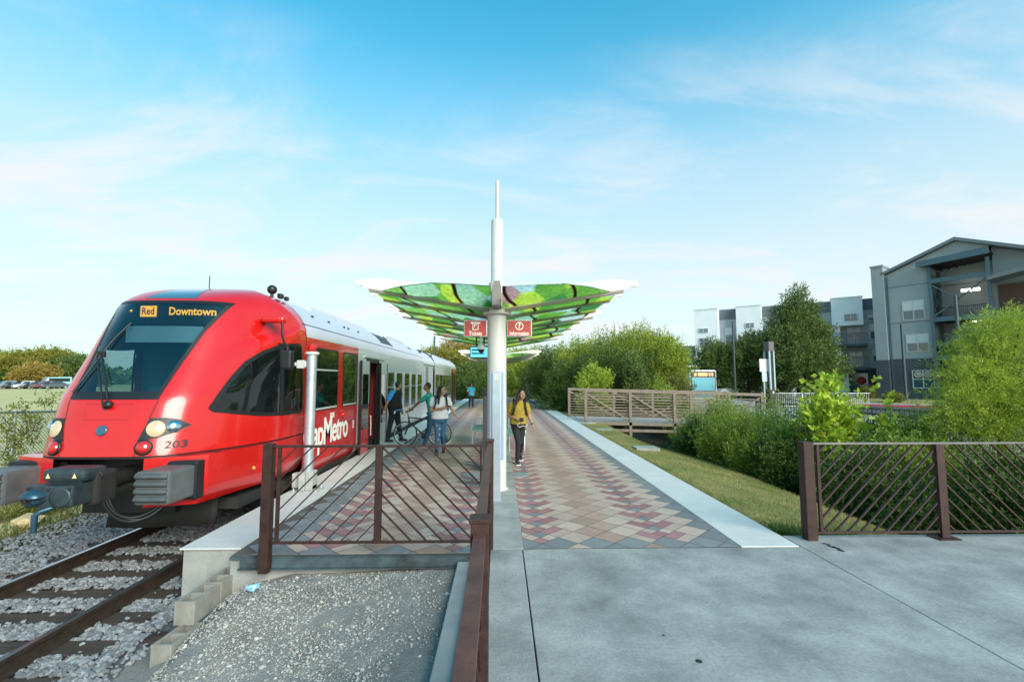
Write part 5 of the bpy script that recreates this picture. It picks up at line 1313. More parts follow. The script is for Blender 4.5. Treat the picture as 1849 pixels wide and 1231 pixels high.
# --- grey apartment house with outside stairs
th = math.atan2(-1, .685); G0 = (34.1, 42.0); gf = facade(G0, (.685, -1))
G = thing('apartment_building', 'tall grey apartment house with outdoor steel stairs on the right', 'building', (G0[0], G0[1], 0), th)
def S(px, py=685): return gf(px, py)[0]
def Z(px, py): return gf(px, py)[1]
sA, sB, sC, sD, sE = S(1587), S(1609), S(1690), S(1806), S(2100)
zb0 = Z(1600, 650)
mb = MB()
zt1 = Z(1609, 497); zap = Z(1745, 436)+.2
mb.prism([(sB, zb0), (sC, zb0), (sC, zt1+(zap-zt1)*(sC-sB)/(S(1745)-sB)), (sB, zt1)], 'y', 0, 4.2); part('wall', mb, greyw, G)
mb = MB(); mb.box((sA, -.35, -.5), (sB, 4, Z(1597, 482))); mb.box((sA-.06, -.42, Z(1597, 482)), (sB+.06, 4.1, Z(1597, 482)+.16)); part('chimney', mb, greyw, G)
mb = MB(); mb.box((sA-.03, -.39, -.5), (sB+.03, 4, zb0)); mb.box((sB+.03, -.04, -.5), (sC, 4.2, zb0)); part('base_wall', mb, greyd, G)
mb = MB(); mb.prism([(sB-.2, zt1+.02), (S(1745), zap+.02), (sE, zap-(sE-S(1745))*.42+.0), (sE, zap-(sE-S(1745))*.42+.28), (S(1745), zap+.30), (sB-.2, zt1+.24)], 'y', -.35, 14); part('roof', mb, roofm, G)
mb = MB(); mb.prism([(sC, 10.2), (sD, 10.2), (sD, zap-.4), (S(1745), zap), (sC, zt1+(zap-zt1)*(sC-sB)/(S(1745)-sB))], 'y', 2.9, 4.2); mb.box((sC, 3.4, -.5), (sD+.5, 3.7, 10.5)); mb.box((sC-.02, 0.02, zb0), (sC, 3.5, 11)); part('stair_back_wall', mb, greyw, G)
mb = MB(); mb.prism([(sD, -.5), (sE, -.5), (sE, zap-(sE-S(1745))*.42), (S(1812), zap-(S(1812)-S(1745))*.42), (sD, zap-.5)], 'y', .9, 4.2); part('right_wall', mb, greyw, G)
mb = MB(); zc_ = Z(1735, 470)+.5; mb.prism([(sC, zc_), (sD, zc_+.3), (sD, zap-(sD-S(1745))*.42), (S(1745), zap), (sC, zt1+(zap-zt1)*(sC-sB)/(S(1745)-sB))], 'y', .0, .25); part('gable_wall', mb, greyw, G)
# lower porch roof and opening at the far right
mb = MB(); za = Z(1806, 500); mb.prism([(sD-.1, za-.3), (sD-.1, za), (sE, za+1.6), (sE, za+1.2)], 'y', -1.2, .9); mb.box((sD+.15, .80, 6.9), (sE, .895, za-.35)); mb.box((sD+.15, -.9, 6.5), (sE, .8, 6.8)); part('porch', mb, roofm, G)
mb = MB(); mb.box((sD+.2, .79, 7.0), (sE, .798, za-.5)); part('porch_recess', mb, mat('porch_brown', (.10, .055, .04), .8), G)
for a, b, c, d, bl, rg in ((1638, 1681, 541, 577, .48, 0), (1641, 1685, 602, 635, .5, 0), (1648, 1690, 668, 701, 0, 2)):
    win(G, S(a), S(b)-.06, Z((a+b)/2, d), Z((a+b)/2, c), -.0 if rg == 0 else -.045, bl, rg)
mb = MB()
for z in (zb0+.0, zb0+3.25, zb0+6.5): mb.box((sB, -.018, z-.02), (sC, -.002, z+.02))
mb.box((sB, -.03, zb0-.07), (sC, -.002, zb0+.07)); part('wall_joint', mb, greyd, G)
mb = MB(); mb.box((sB+.12, -.10, 0), (sB+.22, -.0, zt1-.1)); part('downpipe', mb, steelb, G)
# stair tower
levels = [Z(1720, 645)-.05, Z(1740, 572)-.1, Z(1745, 501)]
mb = MB()
for x in (sC+.10, sD-.12): mb.box((x-.11, -.32, -.3), (x+.11, -.10, Z(1745, 470)))
for x in (sC+.10, sD-.12): mb.box((x-.09, 2.6, -.3), (x+.09, 2.8, Z(1745, 475)))
part('stair_column', mb, steelb, G)
for z in levels:
    mb = MB(); mb.box((sC+.21, -.30, z-.16), (sD-.23, -.12, z+.22)); part('stair_beam', mb, steelb, G)
    mb = MB(); mb.box((sC+.1, -.1, z-.1), (sC+.2, 2.6, z+.15)); part('stair_beam', mb, steelb, G)
for z in levels[:2]:
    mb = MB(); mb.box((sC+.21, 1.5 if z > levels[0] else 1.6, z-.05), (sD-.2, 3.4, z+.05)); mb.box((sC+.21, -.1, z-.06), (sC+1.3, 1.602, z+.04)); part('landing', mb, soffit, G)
mb = MB(); zt_ = Z(1735, 474)
mb.prism([(sC-.55, zt_-.05), (sD+.1, zt_+.25), (sD+.1, zt_+.75), (sC-.55, zt_+.45)], 'y', -1.0, -.9); part('canopy_fascia', mb, steelb, G)
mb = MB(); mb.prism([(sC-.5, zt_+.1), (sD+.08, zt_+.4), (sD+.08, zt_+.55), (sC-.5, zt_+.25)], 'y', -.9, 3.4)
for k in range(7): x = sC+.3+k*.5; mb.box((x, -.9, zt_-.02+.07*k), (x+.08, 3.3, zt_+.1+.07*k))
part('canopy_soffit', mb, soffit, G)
def tub(n_, prs, r=.035, m_=steelb):
    mb = MB()
    for a, b in prs: mb.bar(a, b, r*2, r*2)
    return part(n_, mb, m_, G)
h = levels[1]-levels[0]
tub('brace', [((sC+.2, -.2, levels[1]+.3), ((sC+sD)/2, -.2, levels[1]+1.6)), ((sD-.2, -.2, levels[2]-.2), ((sC+sD)/2-.2, -.2, levels[1]+1.5)), ((sC+.2, -.2, levels[2]-.3), ((sC+sD)/2, -.2, levels[1]+1.6)), ((sC+.2, -.25, levels[0]+.3), (sC+2.2, -.25, levels[1]-.5)), ((sC+.12, 0, levels[1]+.2), (sC+.12, 2.6, levels[2]-.2)), ((sC+.12, 0, levels[2]-.2), (sC+.12, 2.6, levels[1]+.2))], .05)
mb = MB(); z0 = levels[0]+1.15
mb.bar((sC+.2, .2, z0), (sC+1.0, .2, z0+.05), .12, .3); mb.bar((sC+1.0, .2, z0+.05), (sD-.4, .2, levels[1]-.2), .12, .3); part('stair_stringer', mb, steelb, G)
mb = MB()
for k in range(9): mb.box((sC+.25, .3+.0*k, levels[0]+.25+.1*k), (sC+1.5-.06*k, .8+.12*k, levels[0]+.28+.1*k))
part('stair_treads', mb, mat('tread_wood', (.10, .055, .03), .8), G)
for z in levels[:2]:
    n = 26; mb = MB()
    for k in range(n): x = sC+.3+(sD-sC-.6)*k/n; mb.box((x, 1.45, z+.2), (x+.025, 1.475, z+1.15))
    mb.box((sC+.2, 1.43, z+1.13), (sD-.2, 1.49, z+1.19)); part('stair_railing', mb, charcoal, G)
mb = MB()
for k in range(14): x = sC+.25+(sD-sC-.5)*k/14; mb.box((x, -.12, -.2), (x+.05, -.08, levels[0]-.3))
for z in (.9, 2.0, levels[0]-.5): mb.box((sC+.2, -.14, z), (sD-.2, -.08, z+.06))
mb.box((sC, 1.2, -.3), (sD, 1.25, levels[0]-.2))
part('gate_screen', mb, charcoal, G)
mb = MB(); mb.box((S(1738), 1.9, Z(1755, 517)-.1), (S(1773), 2.1, Z(1755, 512)-.1)); mb.box((S(1756), 1.6, levels[1]-.22), (S(1778), 1.8, levels[1]-.15)); mb.box((S(1757), 1.0, levels[0]-.25), (S(1775), 1.2, levels[0]-.18)); part('strip_light', mb, lampw, G)
# --- white and grey stepped block
A0 = (22.5, 53.5); bd = (13.4, -9.5); bf = facade(A0, bd); bt = math.atan2(bd[1], bd[0])
Bk = thing('apartment_block', 'long white and grey stepped apartment block with balconies behind the trees', 'building', (A0[0], A0[1], 0), bt)
def s2(px): return bf(px, 685)[0]
def z2(px, py): return bf(px, py)[1]
ZT = 9.85
mb = MB(); mb.box((s2(1258), .6, -.3), (s2(1594), 9, ZT-1.1)); part('wall', mb, mat('block_grey', (.38, .42, .44), .85, var=.06), Bk)
mb = MB(); mb.box((s2(1258), .5, ZT-1.1), (s2(1594), 9, ZT-.02)); part('parapet', mb, mat('parapet_slate', (.14, .16, .18), .8, var=.08), Bk)
mb = MB()
for a, b in ((1258, 1301), (1334, 1380), (1420, 1470), (1508, 1565)): mb.box((s2(a), -.25 if a < 1500 else -.5, 2.9 if a < 1500 else z2(1535, 588)), (s2(b), .6, ZT+.05)); mb.box((s2(a)-.05, -.32 if a < 1500 else -.57, ZT+.05), (s2(b)+.05, .7, ZT+.15))
mb.box((s2(1506), -.2, -.3), (s2(1522), .6, z2(1535, 588))); part('bay', mb, whitew, Bk)
mb = MB(); mb.box((s2(1506), .45, -.3), (s2(1594), .58, z2(1590, 664))); part('base_wall', mb, greyd, Bk)
for a, b, c, d, y in ((1265, 1283, 593, 601, -.26), (1265, 1283, 610, 625, -.26), (1350, 1367, 583, 592, -.26), (1530, 1555, 567, 580, -.51), (1574, 1589, 566, 578, .55), (1576, 1591, 583, 612, .55), (1579, 1593, 630, 653, .55), (1311, 1326, 590, 620, .58), (1388, 1405, 585, 610, .58)):
    win(Bk, s2(a), s2(b), z2((a+b)/2, d), z2((a+b)/2, c), y, .45 if y > 0 else 0, 0, panes=1 if b-a < 16 else 2)
for pa, pb, yt, yb_ in ((1535, 1560, 590, 620), (1537, 1562, 634, 662)):
    mb = MB(); mb.box((s2(pa), .54, z2(1548, yb_)), (s2(pb), .59, z2(1548, yt))); d_ = part('balcony_door', mb, trimw, Bk)
    mb = MB(); w = s2(pb)-s2(pa)
    for k in range(2): mb.box((s2(pa)+.07+k*w/2, .52, z2(1548, yb_)+.15), (s2(pa)+w/2-.07+k*w/2, .538, z2(1548, yt)-.1))
    part('pane', mb, winteal, d_)
    zb_ = z2(1548, yb_)-.05; mb = MB(); mb.box((s2(1511), -.9, zb_-.28), (s2(1570), .45, zb_-.05)); bl = part('balcony', mb, greyd, Bk)
    mb = MB(); n = 22
    for k in range(n+1): x = s2(1511)+(s2(1570)-s2(1511))*k/n; mb.box((x-.012, -.88, zb_-.05), (x+.012, -.86, zb_+1.0))
    mb.box((s2(1511), -.9, zb_+.98), (s2(1570), -.84, zb_+1.03))
    for x in (s2(1511), s2(1570)): mb.box((x-.02, -.88, zb_+.98), (x+.02, .45, zb_+1.03))
    part('balcony_rail', mb, charcoal, bl)
mb = MB(); mb.box((s2(1538), .40, .2), (s2(1568), .45, 2.5)); mb.box((s2(1574), .40, .9), (s2(1592), .45, 2.3)); part('shop_window', mb, winteal, Bk)
mb = MB()
for a, b in ((1290, 1304), (1344, 1353), (1372, 1382), (1428, 1441), (1515, 1533)): mb.box((s2(a), .3, -.2), (s2(b), .6, 2.6))
part('white_panel', mb, whitew, Bk)
mb = MB()
for a, b in ((1304, 1343), (1355, 1371), (1384, 1427), (1442, 1505)): mb.box((s2(a), .45, -.2), (s2(b), .6, 2.7))
part('ground_floor_recess', mb, greyd, Bk)
mb = MB()
for a, b in ((1404, 1420), (1330, 1337)):
    for z in (.5, 1.1, 1.7, 2.3): mb.box((s2(a), .36, z), (s2(b), .45, z+.10))
part('glazing_bars', mb, trimw, Bk)
redd = mat('red_disc', (.32, .02, .025), .5)
mb = MB(); M = axes((0, 0, 0), (1, 0, 0), (0, 0, 1))
for px in (1556, 1583): mb.lathe([(.38, 0), (.36, .06), (.2, .12), (0, .14)], (s2(px), .36, z2(px, 687)), 18, True, M)
part('red_emblem', mb, redd, Bk)
# --- low flat building at the far left of the block
p = at(1246, 690, 62)
Lw = thing('low_building', 'low pale flat-roofed building beyond the bus left of the block', 'building', (p.x, 62, 0))
mb = MB(); mb.box((-3.2, 0, -.3), (2.2, 5, 3.6)); part('wall', mb, mat('low_wall', (.30, .34, .37), .85), Lw)
mb = MB(); mb.box((-4.0, -.6, 3.9), (2.4, 5.2, 6.1)); mb.box((-4.1, -.7, 6.1), (2.5, 5.3, 6.35)); part('roof', mb, mat('low_roof', (.42, .47, .50), .8), Lw)
# ================================================================ roads
asphalt = mat('asphalt', (.055, .058, .062), .9, var=.2, vscale=3, bump=.3, bscale=60)
def sheet(name, poly, z, m_):
    mb = MB(); mb.add([(x, y, z(x, y) if callable(z) else z) for x, y in poly], [tuple(range(len(poly)))]); return tag(mb.build(name, m_, fixn=False), kind='structure')
def strip(name, pts, w, dz, m_):
    mb = MB(); P_ = []
    for i, (x, y) in enumerate(pts):
        a = Vector(pts[max(i-1, 0)]); b = Vector(pts[min(i+1, len(pts)-1)]); d = (b-a).normalized(); n = Vector((-d.y, d.x))*w/2
        P_.append([Vector((x+n.x*t, y+n.y*t, max(gh(x+n.x*u, y+n.y*u) for u in (-1, 0, 1))+dz)) for t in (-1, 0, 1)])
    mb.grid(P_); return tag(mb.build(name, m_), kind='structure')
rp = [(14.5+.0*k, 4+2.0*k) if k < 6 else (14.5+.10*(k-6)**1.6, 4+2.0*k) for k in range(26)]
strip('path', rp, 3.6, .02, concretel)
strip('road', [(24.5-.08*k, 8+2*k) for k in range(24)], 7.5, .03, asphalt)
redk = mat('red_kerb_paint', (.42, .05, .08), .7, var=.25, vscale=4)
mb = MB(); a, b = gp(1500, 731, .15), gp(1900, 741, .15); a2 = a+(b-a)*-.1
mb.bar(a2, b, .35, .22); o = mb.build('red_kerb', redk); tag(o, kind='structure')
mb = MB(); n_ = Vector((.35, .9, 0)).normalized(); mb.add([a2+n_*.18+Vector((0, 0, .10)), b+n_*.18+Vector((0, 0, .10)), b+n_*1.6+Vector((0, 0, .12)), a2+n_*1.6+Vector((0, 0, .12))], [(0, 1, 2, 3)]); tag(mb.build('pavement', concretel), kind='structure')
mb = MB(); mb.add([a2+n_*1.61+Vector((0, 0, .09)), b+n_*1.61+Vector((0, 0, .09)), b+n_*9+Vector((0, 0, .2)), a2+n_*9+Vector((0, 0, .2))], [(0, 1, 2, 3)]); tag(mb.build('building_lawn', lawnm), kind='structure')
# green dog-waste post by the building
greenp = mat('green_post', (.02, .10, .07), .5)
p = gp(1615, 716, .2); t = thing('waste_post', 'dark green post box standing before the grey building base', 'post', p)
mb = MB(); mb.bbox((-.16, -.16, 0), (.16, .16, .75), .03); mb.bbox((-.06, -.06, .75), (.06, .06, 1.3), .01); mb.bbox((-.14, -.1, 1.25), (.14, .1, 1.8), .03); part('box', mb, greenp, t)
mb = MB(); mb.box((-.09, -.104, 1.55), (.09, -.1005, 1.78)); part('plate', mb, whitep, t)
p = gp(1583, 717, .2); t = thing('lawn_sign', 'small blue oval sign on legs before the shop windows', 'sign', p)
mb = MB(); M = axes((0, 0, 0), (1, 0, 0), (0, 0, 1)); mb.lathe([(.36, 0), (.36, .04), (0, .04)], (0, 0, .85), 24, True, M @ Matrix.Diagonal((1, .62, 1, 1))); part('board', mb, mat('sign_blue_oval', (.10, .36, .50), .5), t)
for x in (-.2, .2): mb = MB(); mb.box((x-.02, .02, 0), (x+.02, .05, .8)); part('leg', mb, charcoal, t)
# ================================================================ vehicles
tyre = mat('tyre', (.012, .012, .013), .8)
cglass = mat('car_glass', (.02, .03, .035), .08, spec=1, coat=.6)
def make_car(name, lab, col, loc, rz, group=None, tall=0.0, simple=False):
    t = thing(name, lab, 'car', loc, rz, group)
    paint = mat(name+'_paint', col, .3, coat=.7)
    H = 1.45+tall
    prof = [(-2.2, .32), (-2.24, .62), (-2.1, .86), (-1.25, .95), (-.55, H-.02), (.75, H), (1.55, .98+tall*.3), (2.15, .92), (2.25, .62), (2.2, .32)]
    mb = MB(); half = .86; R = []
    def yw(z): return half*(1 if z < .7 else 1-.20*min(1, (z-.7)/.8))
    L_ = [(x, -yw(z), z) for x, z in prof]; Rr = [(x, yw(z), z) for x, z in prof]
    n = len(prof); mb.add(L_+Rr, [(i, i+1, n+i+1, n+i) for i in range(n-1)]+[tuple(range(n)), tuple(range(n, 2*n)), (0, n, 2*n-1, n-1)])
    b = part('body', mb, paint, t, bevel=.05)
    gl = [(-1.12, .97), (-.52, H-.09), (.70, H-.09), (1.38, .99+tall*.3)]
    mb = MB()
    for s in (-1, 1): mb.add([(x, s*(yw(z)+.012), z) for x, z in gl], [(0, 1, 2, 3)])
    part('side_window', mb, cglass, t)
    mb = MB(); mb.add([(-1.235, -.66, .99), (-1.235, .66, .99), (-.64, .62, H-.1), (-.64, -.62, H-.1)], [(0, 1, 2, 3)]); mb.add([(1.50, -.64, 1.06), (1.50, .64, 1.06), (.87, .6, H-.08), (.87, -.6, H-.08)], [(0, 1, 2, 3)])
    part('windscreen', mb, cglass, t)
    for x in (-1.35, 1.35):
        for s in (-1, 1):
            mb = MB(); mb.cyl((x, s*.70, .32), (x, s*.88, .32), .32, 18); w = part('wheel', mb, tyre, t); mb = MB(); mb.cyl((x, s*.875, .32), (x, s*.886, .32), .20, 14); part('rim', mb, galv, w)
    for s in (-1, 1):
        mb = MB(); mb.bbox((-2.27, s*.62-.16, .66), (-2.15, s*.62+.16, .80), .03); part('headlight', mb, chrome, t)
        mb = MB(); mb.bbox((2.16, s*.66-.14, .70), (2.27, s*.66+.14, .86), .03); part('tail_light', mb, tailr, t)
    return t
make_car('parked_car', 'white saloon car on the road right of the bus', (.70, .72, .74), (at(1313, 700, 43).x, 43, .15), .55)
xs_ = [-2, 16, 34, 50, 66, 84, 100]
cols_ = [((.03, .05, .09), 'dark blue car at the left end of the row under far trees'), ((.25, .30, .34), 'grey blue car second from the left in the far row'), ((.012, .014, .018), 'black car third in the row beneath the trees'), ((.55, .57, .58), 'pale car in the middle of the far row'), ((.02, .025, .03), 'black tall car right of the pale one in the far row'), ((.18, .05, .05), 'dark red car near the train nose in the far row'), ((.06, .08, .10), 'slate car at the right end of the far row beside the train')]
for k, (px, (c, lab)) in enumerate(zip(xs_, cols_)):
    p = at(px, 690, 96); make_car('parked_car', lab, c, (p.x, 96, gh(p.x, 96)-.02), 1.05+.1*(k % 3), 'cars parked below the far trees', .15*(k % 2))
for m_, px in (('teal van', 98),):
    p = at(px, 690, 101); t = thing('parked_van', 'pale teal van behind the row of cars, beside the train nose', 'van', (p.x, 101, gh(p.x, 101)), 1.1)
    mb = MB(); mb.prism([(-2.6, .35), (-2.65, 1.1), (-1.9, 1.3), (-1.3, 2.3), (2.5, 2.4), (2.6, .35)], 'y', -.95, .95); part('body', mb, mat('van_teal', (.30, .50, .52), .4), t, bevel=.06)
    mb = MB(); mb.add([(-1.9, -.8, 1.34), (-1.9, .8, 1.34), (-1.37, .75, 2.22), (-1.37, -.75, 2.22)], [(0, 1, 2, 3)]); mb.box((-1.2, -.965, 1.4), (2.2, -.952, 2.1)); part('window', mb, cglass, t)
    for x in (-1.7, 1.7):
        mb = MB(); mb.cyl((x, -.98, .36), (x, .98, .36), .36, 16); part('wheel', mb, tyre, t)
# bus
p = at(1270, 690, 41); bz0 = -.25
t = thing('city_bus', 'white city bus with teal windscreen and glowing orange destination board behind the bridge', 'bus', (p.x, 41, bz0), .10)
busw = mat('bus_white', (.62, .68, .72), .35, coat=.5)
mb = MB(); mb.bbox((-1.28, 0, .35), (1.28, 11.5, 2.98), .14); part('body', mb, busw, t)
mb = MB(); mb.bbox((-1.17, -.025, 1.10), (1.17, .02, 2.86), .06); f_ = part('windscreen_frame', mb, mat('bus_dark', (.02, .035, .045), .2, coat=.6), t)
mb = MB(); mb.bbox((-1.08, -.04, 1.16), (1.08, -.026, 2.30), .01); part('windscreen', mb, mat('bus_glass', (.10, .32, .42), .06, spec=1, coat=1), f_)
mb = MB(); rr = random.Random(3); x = -.85
while x < .8: w = rr.uniform(.06, .12); mb.box((x, -.034, 2.46), (x+w, -.028, 2.70)) if rr.random() > .12 else None; x += w+.035
part('destination_board', mb, mat('bus_orange', (.9, .3, .08), .5, emit=(1, .33, .10), estr=1.6), t)
mb = MB(); mb.bbox((-1.2, -.03, .55), (1.2, .02, 1.05), .05); part('bumper', mb, mat('bus_teal', (.03, .12, .15), .4), t)
for s in (-1, 1):
    mb = MB(); mb.bbox((s*.95-.16, -.05, .72), (s*.95+.16, -.025, .92), .01); part('headlight', mb, chrome, t)
    mb = MB(); mb.bbox((s*1.42-.08, -.15, 1.7), (s*1.42+.08, -.02, 2.15), .03); mb.bar((s*1.2, -.02, 2.3), (s*1.42, -.1, 2.1), .03, .03); part('mirror', mb, black, t)
    mb = MB(); mb.box((s*1.285-.005, .6, 1.25), (s*1.285+.005, 11, 2.5)); part('side_windows', mb, cglass, t)
    for y in (2.0, 8.5): mb = MB(); mb.cyl((s*1.0, y, .45), (s*1.29, y, .45), .45, 18); part('wheel', mb, tyre, t)
# ================================================================ vegetation
vr = np.random.default_rng(5)
def unit(v): return v/np.maximum(np.linalg.norm(v, axis=-1, keepdims=True), 1e-9)
def foliage(name, blobs, nspray, m, parent, L=(.3, .6), per=14, leaf=(.10, .05), up=.5, droop=0.0, spread=.35, inner=.45, jit=.5, wvar=.35, gapk=0.0):
    """sprays of small leaves through a set of ellipsoids (cx,cy,cz,rx,ry,rz), local to parent"""
    b = np.array(blobs, float); vol = b[:, 3]*b[:, 4]*b[:, 5]; vol = vol**.8; pi_ = vr.choice(len(b), nspray, p=vol/vol.sum())
    d = unit(vr.normal(size=(nspray, 3))); r = inner+(1-inner)*vr.random(nspray)**.6
    r *= 1+.16*np.sin(d[:, 0]*4.1+pi_*2.3)*np.cos(d[:, 2]*5.3+d[:, 1]*3.7+pi_)+vr.normal(0, .05, nspray)
    p0 = b[pi_, :3]+d*r[:, None]*b[pi_, 3:]
    n_ = unit(d/b[pi_, 3:])
    sd = unit(n_*.7+np.array([0, 0, up])+vr.normal(0, spread, (nspray, 3)))
    Ls = vr.uniform(*L, nspray)
    t = (np.arange(per)+vr.random((nspray, per)))/per
    p = p0[:, None]+sd[:, None]*(Ls[:, None]*t)[..., None]
    p[..., 2] -= droop*(Ls[:, None]*t**2)
    p += vr.normal(0, leaf[0]*.55, p.shape)*(1-.5*t[..., None])
    ld = unit(sd[:, None]*.8+vr.normal(0, jit, p.shape)+np.array([0, 0, -droop*.9])*t[..., None])
    sdv = unit(np.cross(ld, unit(vr.normal(size=p.shape)+np.array([0, 0, .8]))))
    ll = leaf[0]*vr.uniform(1-wvar, 1+wvar, p.shape[:2])[..., None]; ww = leaf[1]*vr.uniform(1-wvar, 1+wvar, p.shape[:2])[..., None]
    nn = np.cross(ld, sdv)
    v = np.stack([p, p+ld*ll*.42+sdv*ww*.5+nn*ww*.12, p+ld*ll-nn*ll*.1, p+ld*ll*.42-sdv*ww*.5+nn*ww*.12], 2).reshape(-1, 3)
    f = np.arange(len(v)).reshape(-1, 4)
    return np_mesh(name, v, f, m, parent)
bark = mat('bark', (.055, .045, .035), .9, var=.3, vscale=8, bump=.5, bscale=30)
def limbs(name, parent, h, blobs, r0, n=9, base=(0, 0, 0), m=None):
    mb = MB(); bx, by, bz_ = base; rr = random.Random(int(h*100+n))
    top = max(blobs, key=lambda q: q[2])
    pts = [(bx, by, bz_-.15), (bx+.04*h*.3, by, bz_+h*.35), (bx*.5+top[0]*.5, by*.5+top[1]*.5, bz_+h*.62), (top[0], top[1], top[2])]
    mb.tube(pts, [r0, r0*.75, r0*.5, r0*.15], 8)
    for k in range(n):
        b = blobs[k % len(blobs)]; t = rr.uniform(.25, .6); s_ = Vector((bx+.01, by, bz_+h*t))
        e = Vector((b[0]+rr.uniform(-.7, .7)*b[3], b[1]+rr.uniform(-.7, .7)*b[4], b[2]+rr.uniform(-.3, .6)*b[5])); mid = s_*.5+e*.5+Vector((0, 0, -.06*h))
        mb.tube([s_, mid, e], [r0*.45, r0*.28, r0*.06], 6)
    return part(name, mb, m or bark, parent)
LM = {}
LM['mid'] = leafmat('leaf_mid', (0.156, 0.234, 0.030), (0.442, 0.481, 0.065), .38)
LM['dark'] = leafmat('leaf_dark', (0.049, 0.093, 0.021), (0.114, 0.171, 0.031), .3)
LM['oak'] = leafmat('leaf_oak', (0.076, 0.131, 0.035), (0.179, 0.233, 0.053), .3)
LM['yel'] = leafmat('leaf_sunlit_yellow', (.17, .17, .022), (.34, .29, .045), .35)  # warm low sun on the far trees is put into this leaf colour
LM['gold'] = leafmat('leaf_sunlit_gold', (.26, .19, .035), (.42, .30, .08), .35)  # stronger sunlit tone, painted into the leaves themselves
LM['will'] = leafmat('leaf_willow', (0.219, 0.320, 0.036), (0.504, 0.581, 0.073), .42)
LM['syc'] = leafmat('leaf_sycamore', (0.263, 0.403, 0.039), (0.578, 0.666, 0.072), .42, vscale=2.0)
LM['shrub'] = leafmat('leaf_shrub', (0.149, 0.241, 0.037), (0.368, 0.437, 0.069), .38, vscale=1.6)
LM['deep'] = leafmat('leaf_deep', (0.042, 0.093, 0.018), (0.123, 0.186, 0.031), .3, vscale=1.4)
LM['vine'] = leafmat('leaf_vine', (0.096, 0.132, 0.023), (0.263, 0.248, 0.052), .35, vscale=3)
def tree(name, cat, lab, px, D, pytop, r, z0, m, group=None, n=900, leaf=(.16, .08), shape='round', per=14, up=.5, L=(.5, .9), trunk=.16, tw=.2):
    p = at(px, 700, D); H = at(px, pytop, D).z-z0; t = thing(name, lab, cat, (p.x, D, z0), 0, group)
    rr = random.Random(int(px*7+D)); B_ = []
    if shape == 'round':
        B_.append((0, 0, H*.55, r*.75, r*.75, H*.36)); k = 9
        for i in range(k):
            a = 2*PI*i/k+rr.uniform(-.3, .3); q = rr.uniform(.45, .72)*r; zz = H*rr.uniform(.28, .78); s_ = r*rr.uniform(.30, .46)
            B_.append((q*math.cos(a), q*math.sin(a), zz, s_, s_, s_*rr.uniform(.8, 1.15)))
        B_.append((rr.uniform(-.2, .2)*r, 0, H-r*.36, r*.40, r*.40, r*.34))
    elif shape == 'cone':
        for i, (f, w) in enumerate(((.30, .95), (.42, .90), (.54, .78), (.66, .60), (.78, .42), (.88, .26), (.955, .12))):
            for j in range(5 if w > .3 else 3):
                a = 2*PI*j/5+i*.7+rr.uniform(-.3, .3); q = r*w*rr.uniform(.42, .66); s_ = r*max(.14, w*.46)*rr.uniform(.8, 1.15); B_.append((q*math.cos(a), q*math.sin(a), H*f+rr.uniform(-.05, .05)*H, s_, s_, s_*.75))
        B_.append((0, 0, H*.55, r*.5, r*.5, H*.33))
    elif shape == 'bush':
        B_.append((0, 0, H*.42, r*.8, r*.8, H*.42)); k = 8
        for i in range(k):
            a = 2*PI*i/k+rr.uniform(-.3, .3); q = rr.uniform(.5, .8)*r; s_ = r*rr.uniform(.28, .45); B_.append((q*math.cos(a), q*math.sin(a), H*rr.uniform(.18, .8), s_, s_, s_*1.2))
        for i in range(3): B_.append((rr.uniform(-.4, .4)*r, rr.uniform(-.4, .4)*r, H*rr.uniform(.8, .92), r*.25, r*.25, H*.12))
    limbs('trunk', t, H, B_, trunk, 10, m=bark)
    foliage('crown', B_, n, m, t, L=L, per=per, leaf=leaf, up=up)
    return t
G1 = 'trees behind the footbridge'
tree('leafy_tree', 'tree', 'broad wispy-topped tree directly above the middle of the footbridge', 1150, 31, 602, 2.9, -.6, LM['mid'], G1, 2600, (.17, .055), up=1.1, L=(.6, 1.25), per=16)
tree('leafy_tree', 'tree', 'mid green tree rising just right of the red Information sign', 1060, 34, 624, 2.9, -.6, LM['mid'], G1, 2200, (.18, .06), up=1.0, L=(.6, 1.2), per=16)
tree('leafy_tree', 'tree', 'darker tree left of the wispy pair, leaning over the platform edge', 1003, 38, 634, 2.8, -.6, LM['oak'], G1, 1800, (.19, .07), up=.7, L=(.6, 1.1))
tree('leafy_tree', 'tree', 'tree behind the poster panel at the far right platform edge', 957, 47, 634, 3.0, -.6, LM['mid'], G1, 1500, (.22, .09), L=(.7, 1.2))
tree('leafy_tree', 'tree', 'lower right tree of the bridge trees, beside the bus', 1196, 30, 618, 1.7, -.6, LM['mid'], G1, 1500, (.16, .055), up=1.0, L=(.5, 1.0), per=15)
tree('leafy_tree', 'tree', 'far bright green tree glimpsed between mast and poster panel', 925, 66, 640, 4.2, -.4, LM['will'], G1, 1500, (.30, .13), L=(.9, 1.5))
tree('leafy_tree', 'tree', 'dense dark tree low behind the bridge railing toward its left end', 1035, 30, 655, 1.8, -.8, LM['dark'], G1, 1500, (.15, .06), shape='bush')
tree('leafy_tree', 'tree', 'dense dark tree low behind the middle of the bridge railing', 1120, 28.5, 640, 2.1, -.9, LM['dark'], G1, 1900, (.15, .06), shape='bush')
tree('shrub', 'shrub', 'light green bush standing just behind the left bridge railing', 1072, 26.3, 662, .95, -.6, LM['will'], None, 900, (.12, .05), shape='bush', up=.9, trunk=.05, L=(.25, .5))
tree('shrub', 'shrub', 'thin tall dark shrub with brown seed heads behind the bridge', 1146, 26, 634, .55, -.6, LM['oak'], None, 420, (.13, .06), shape='bush', up=1.3, trunk=.04, L=(.3, .6))
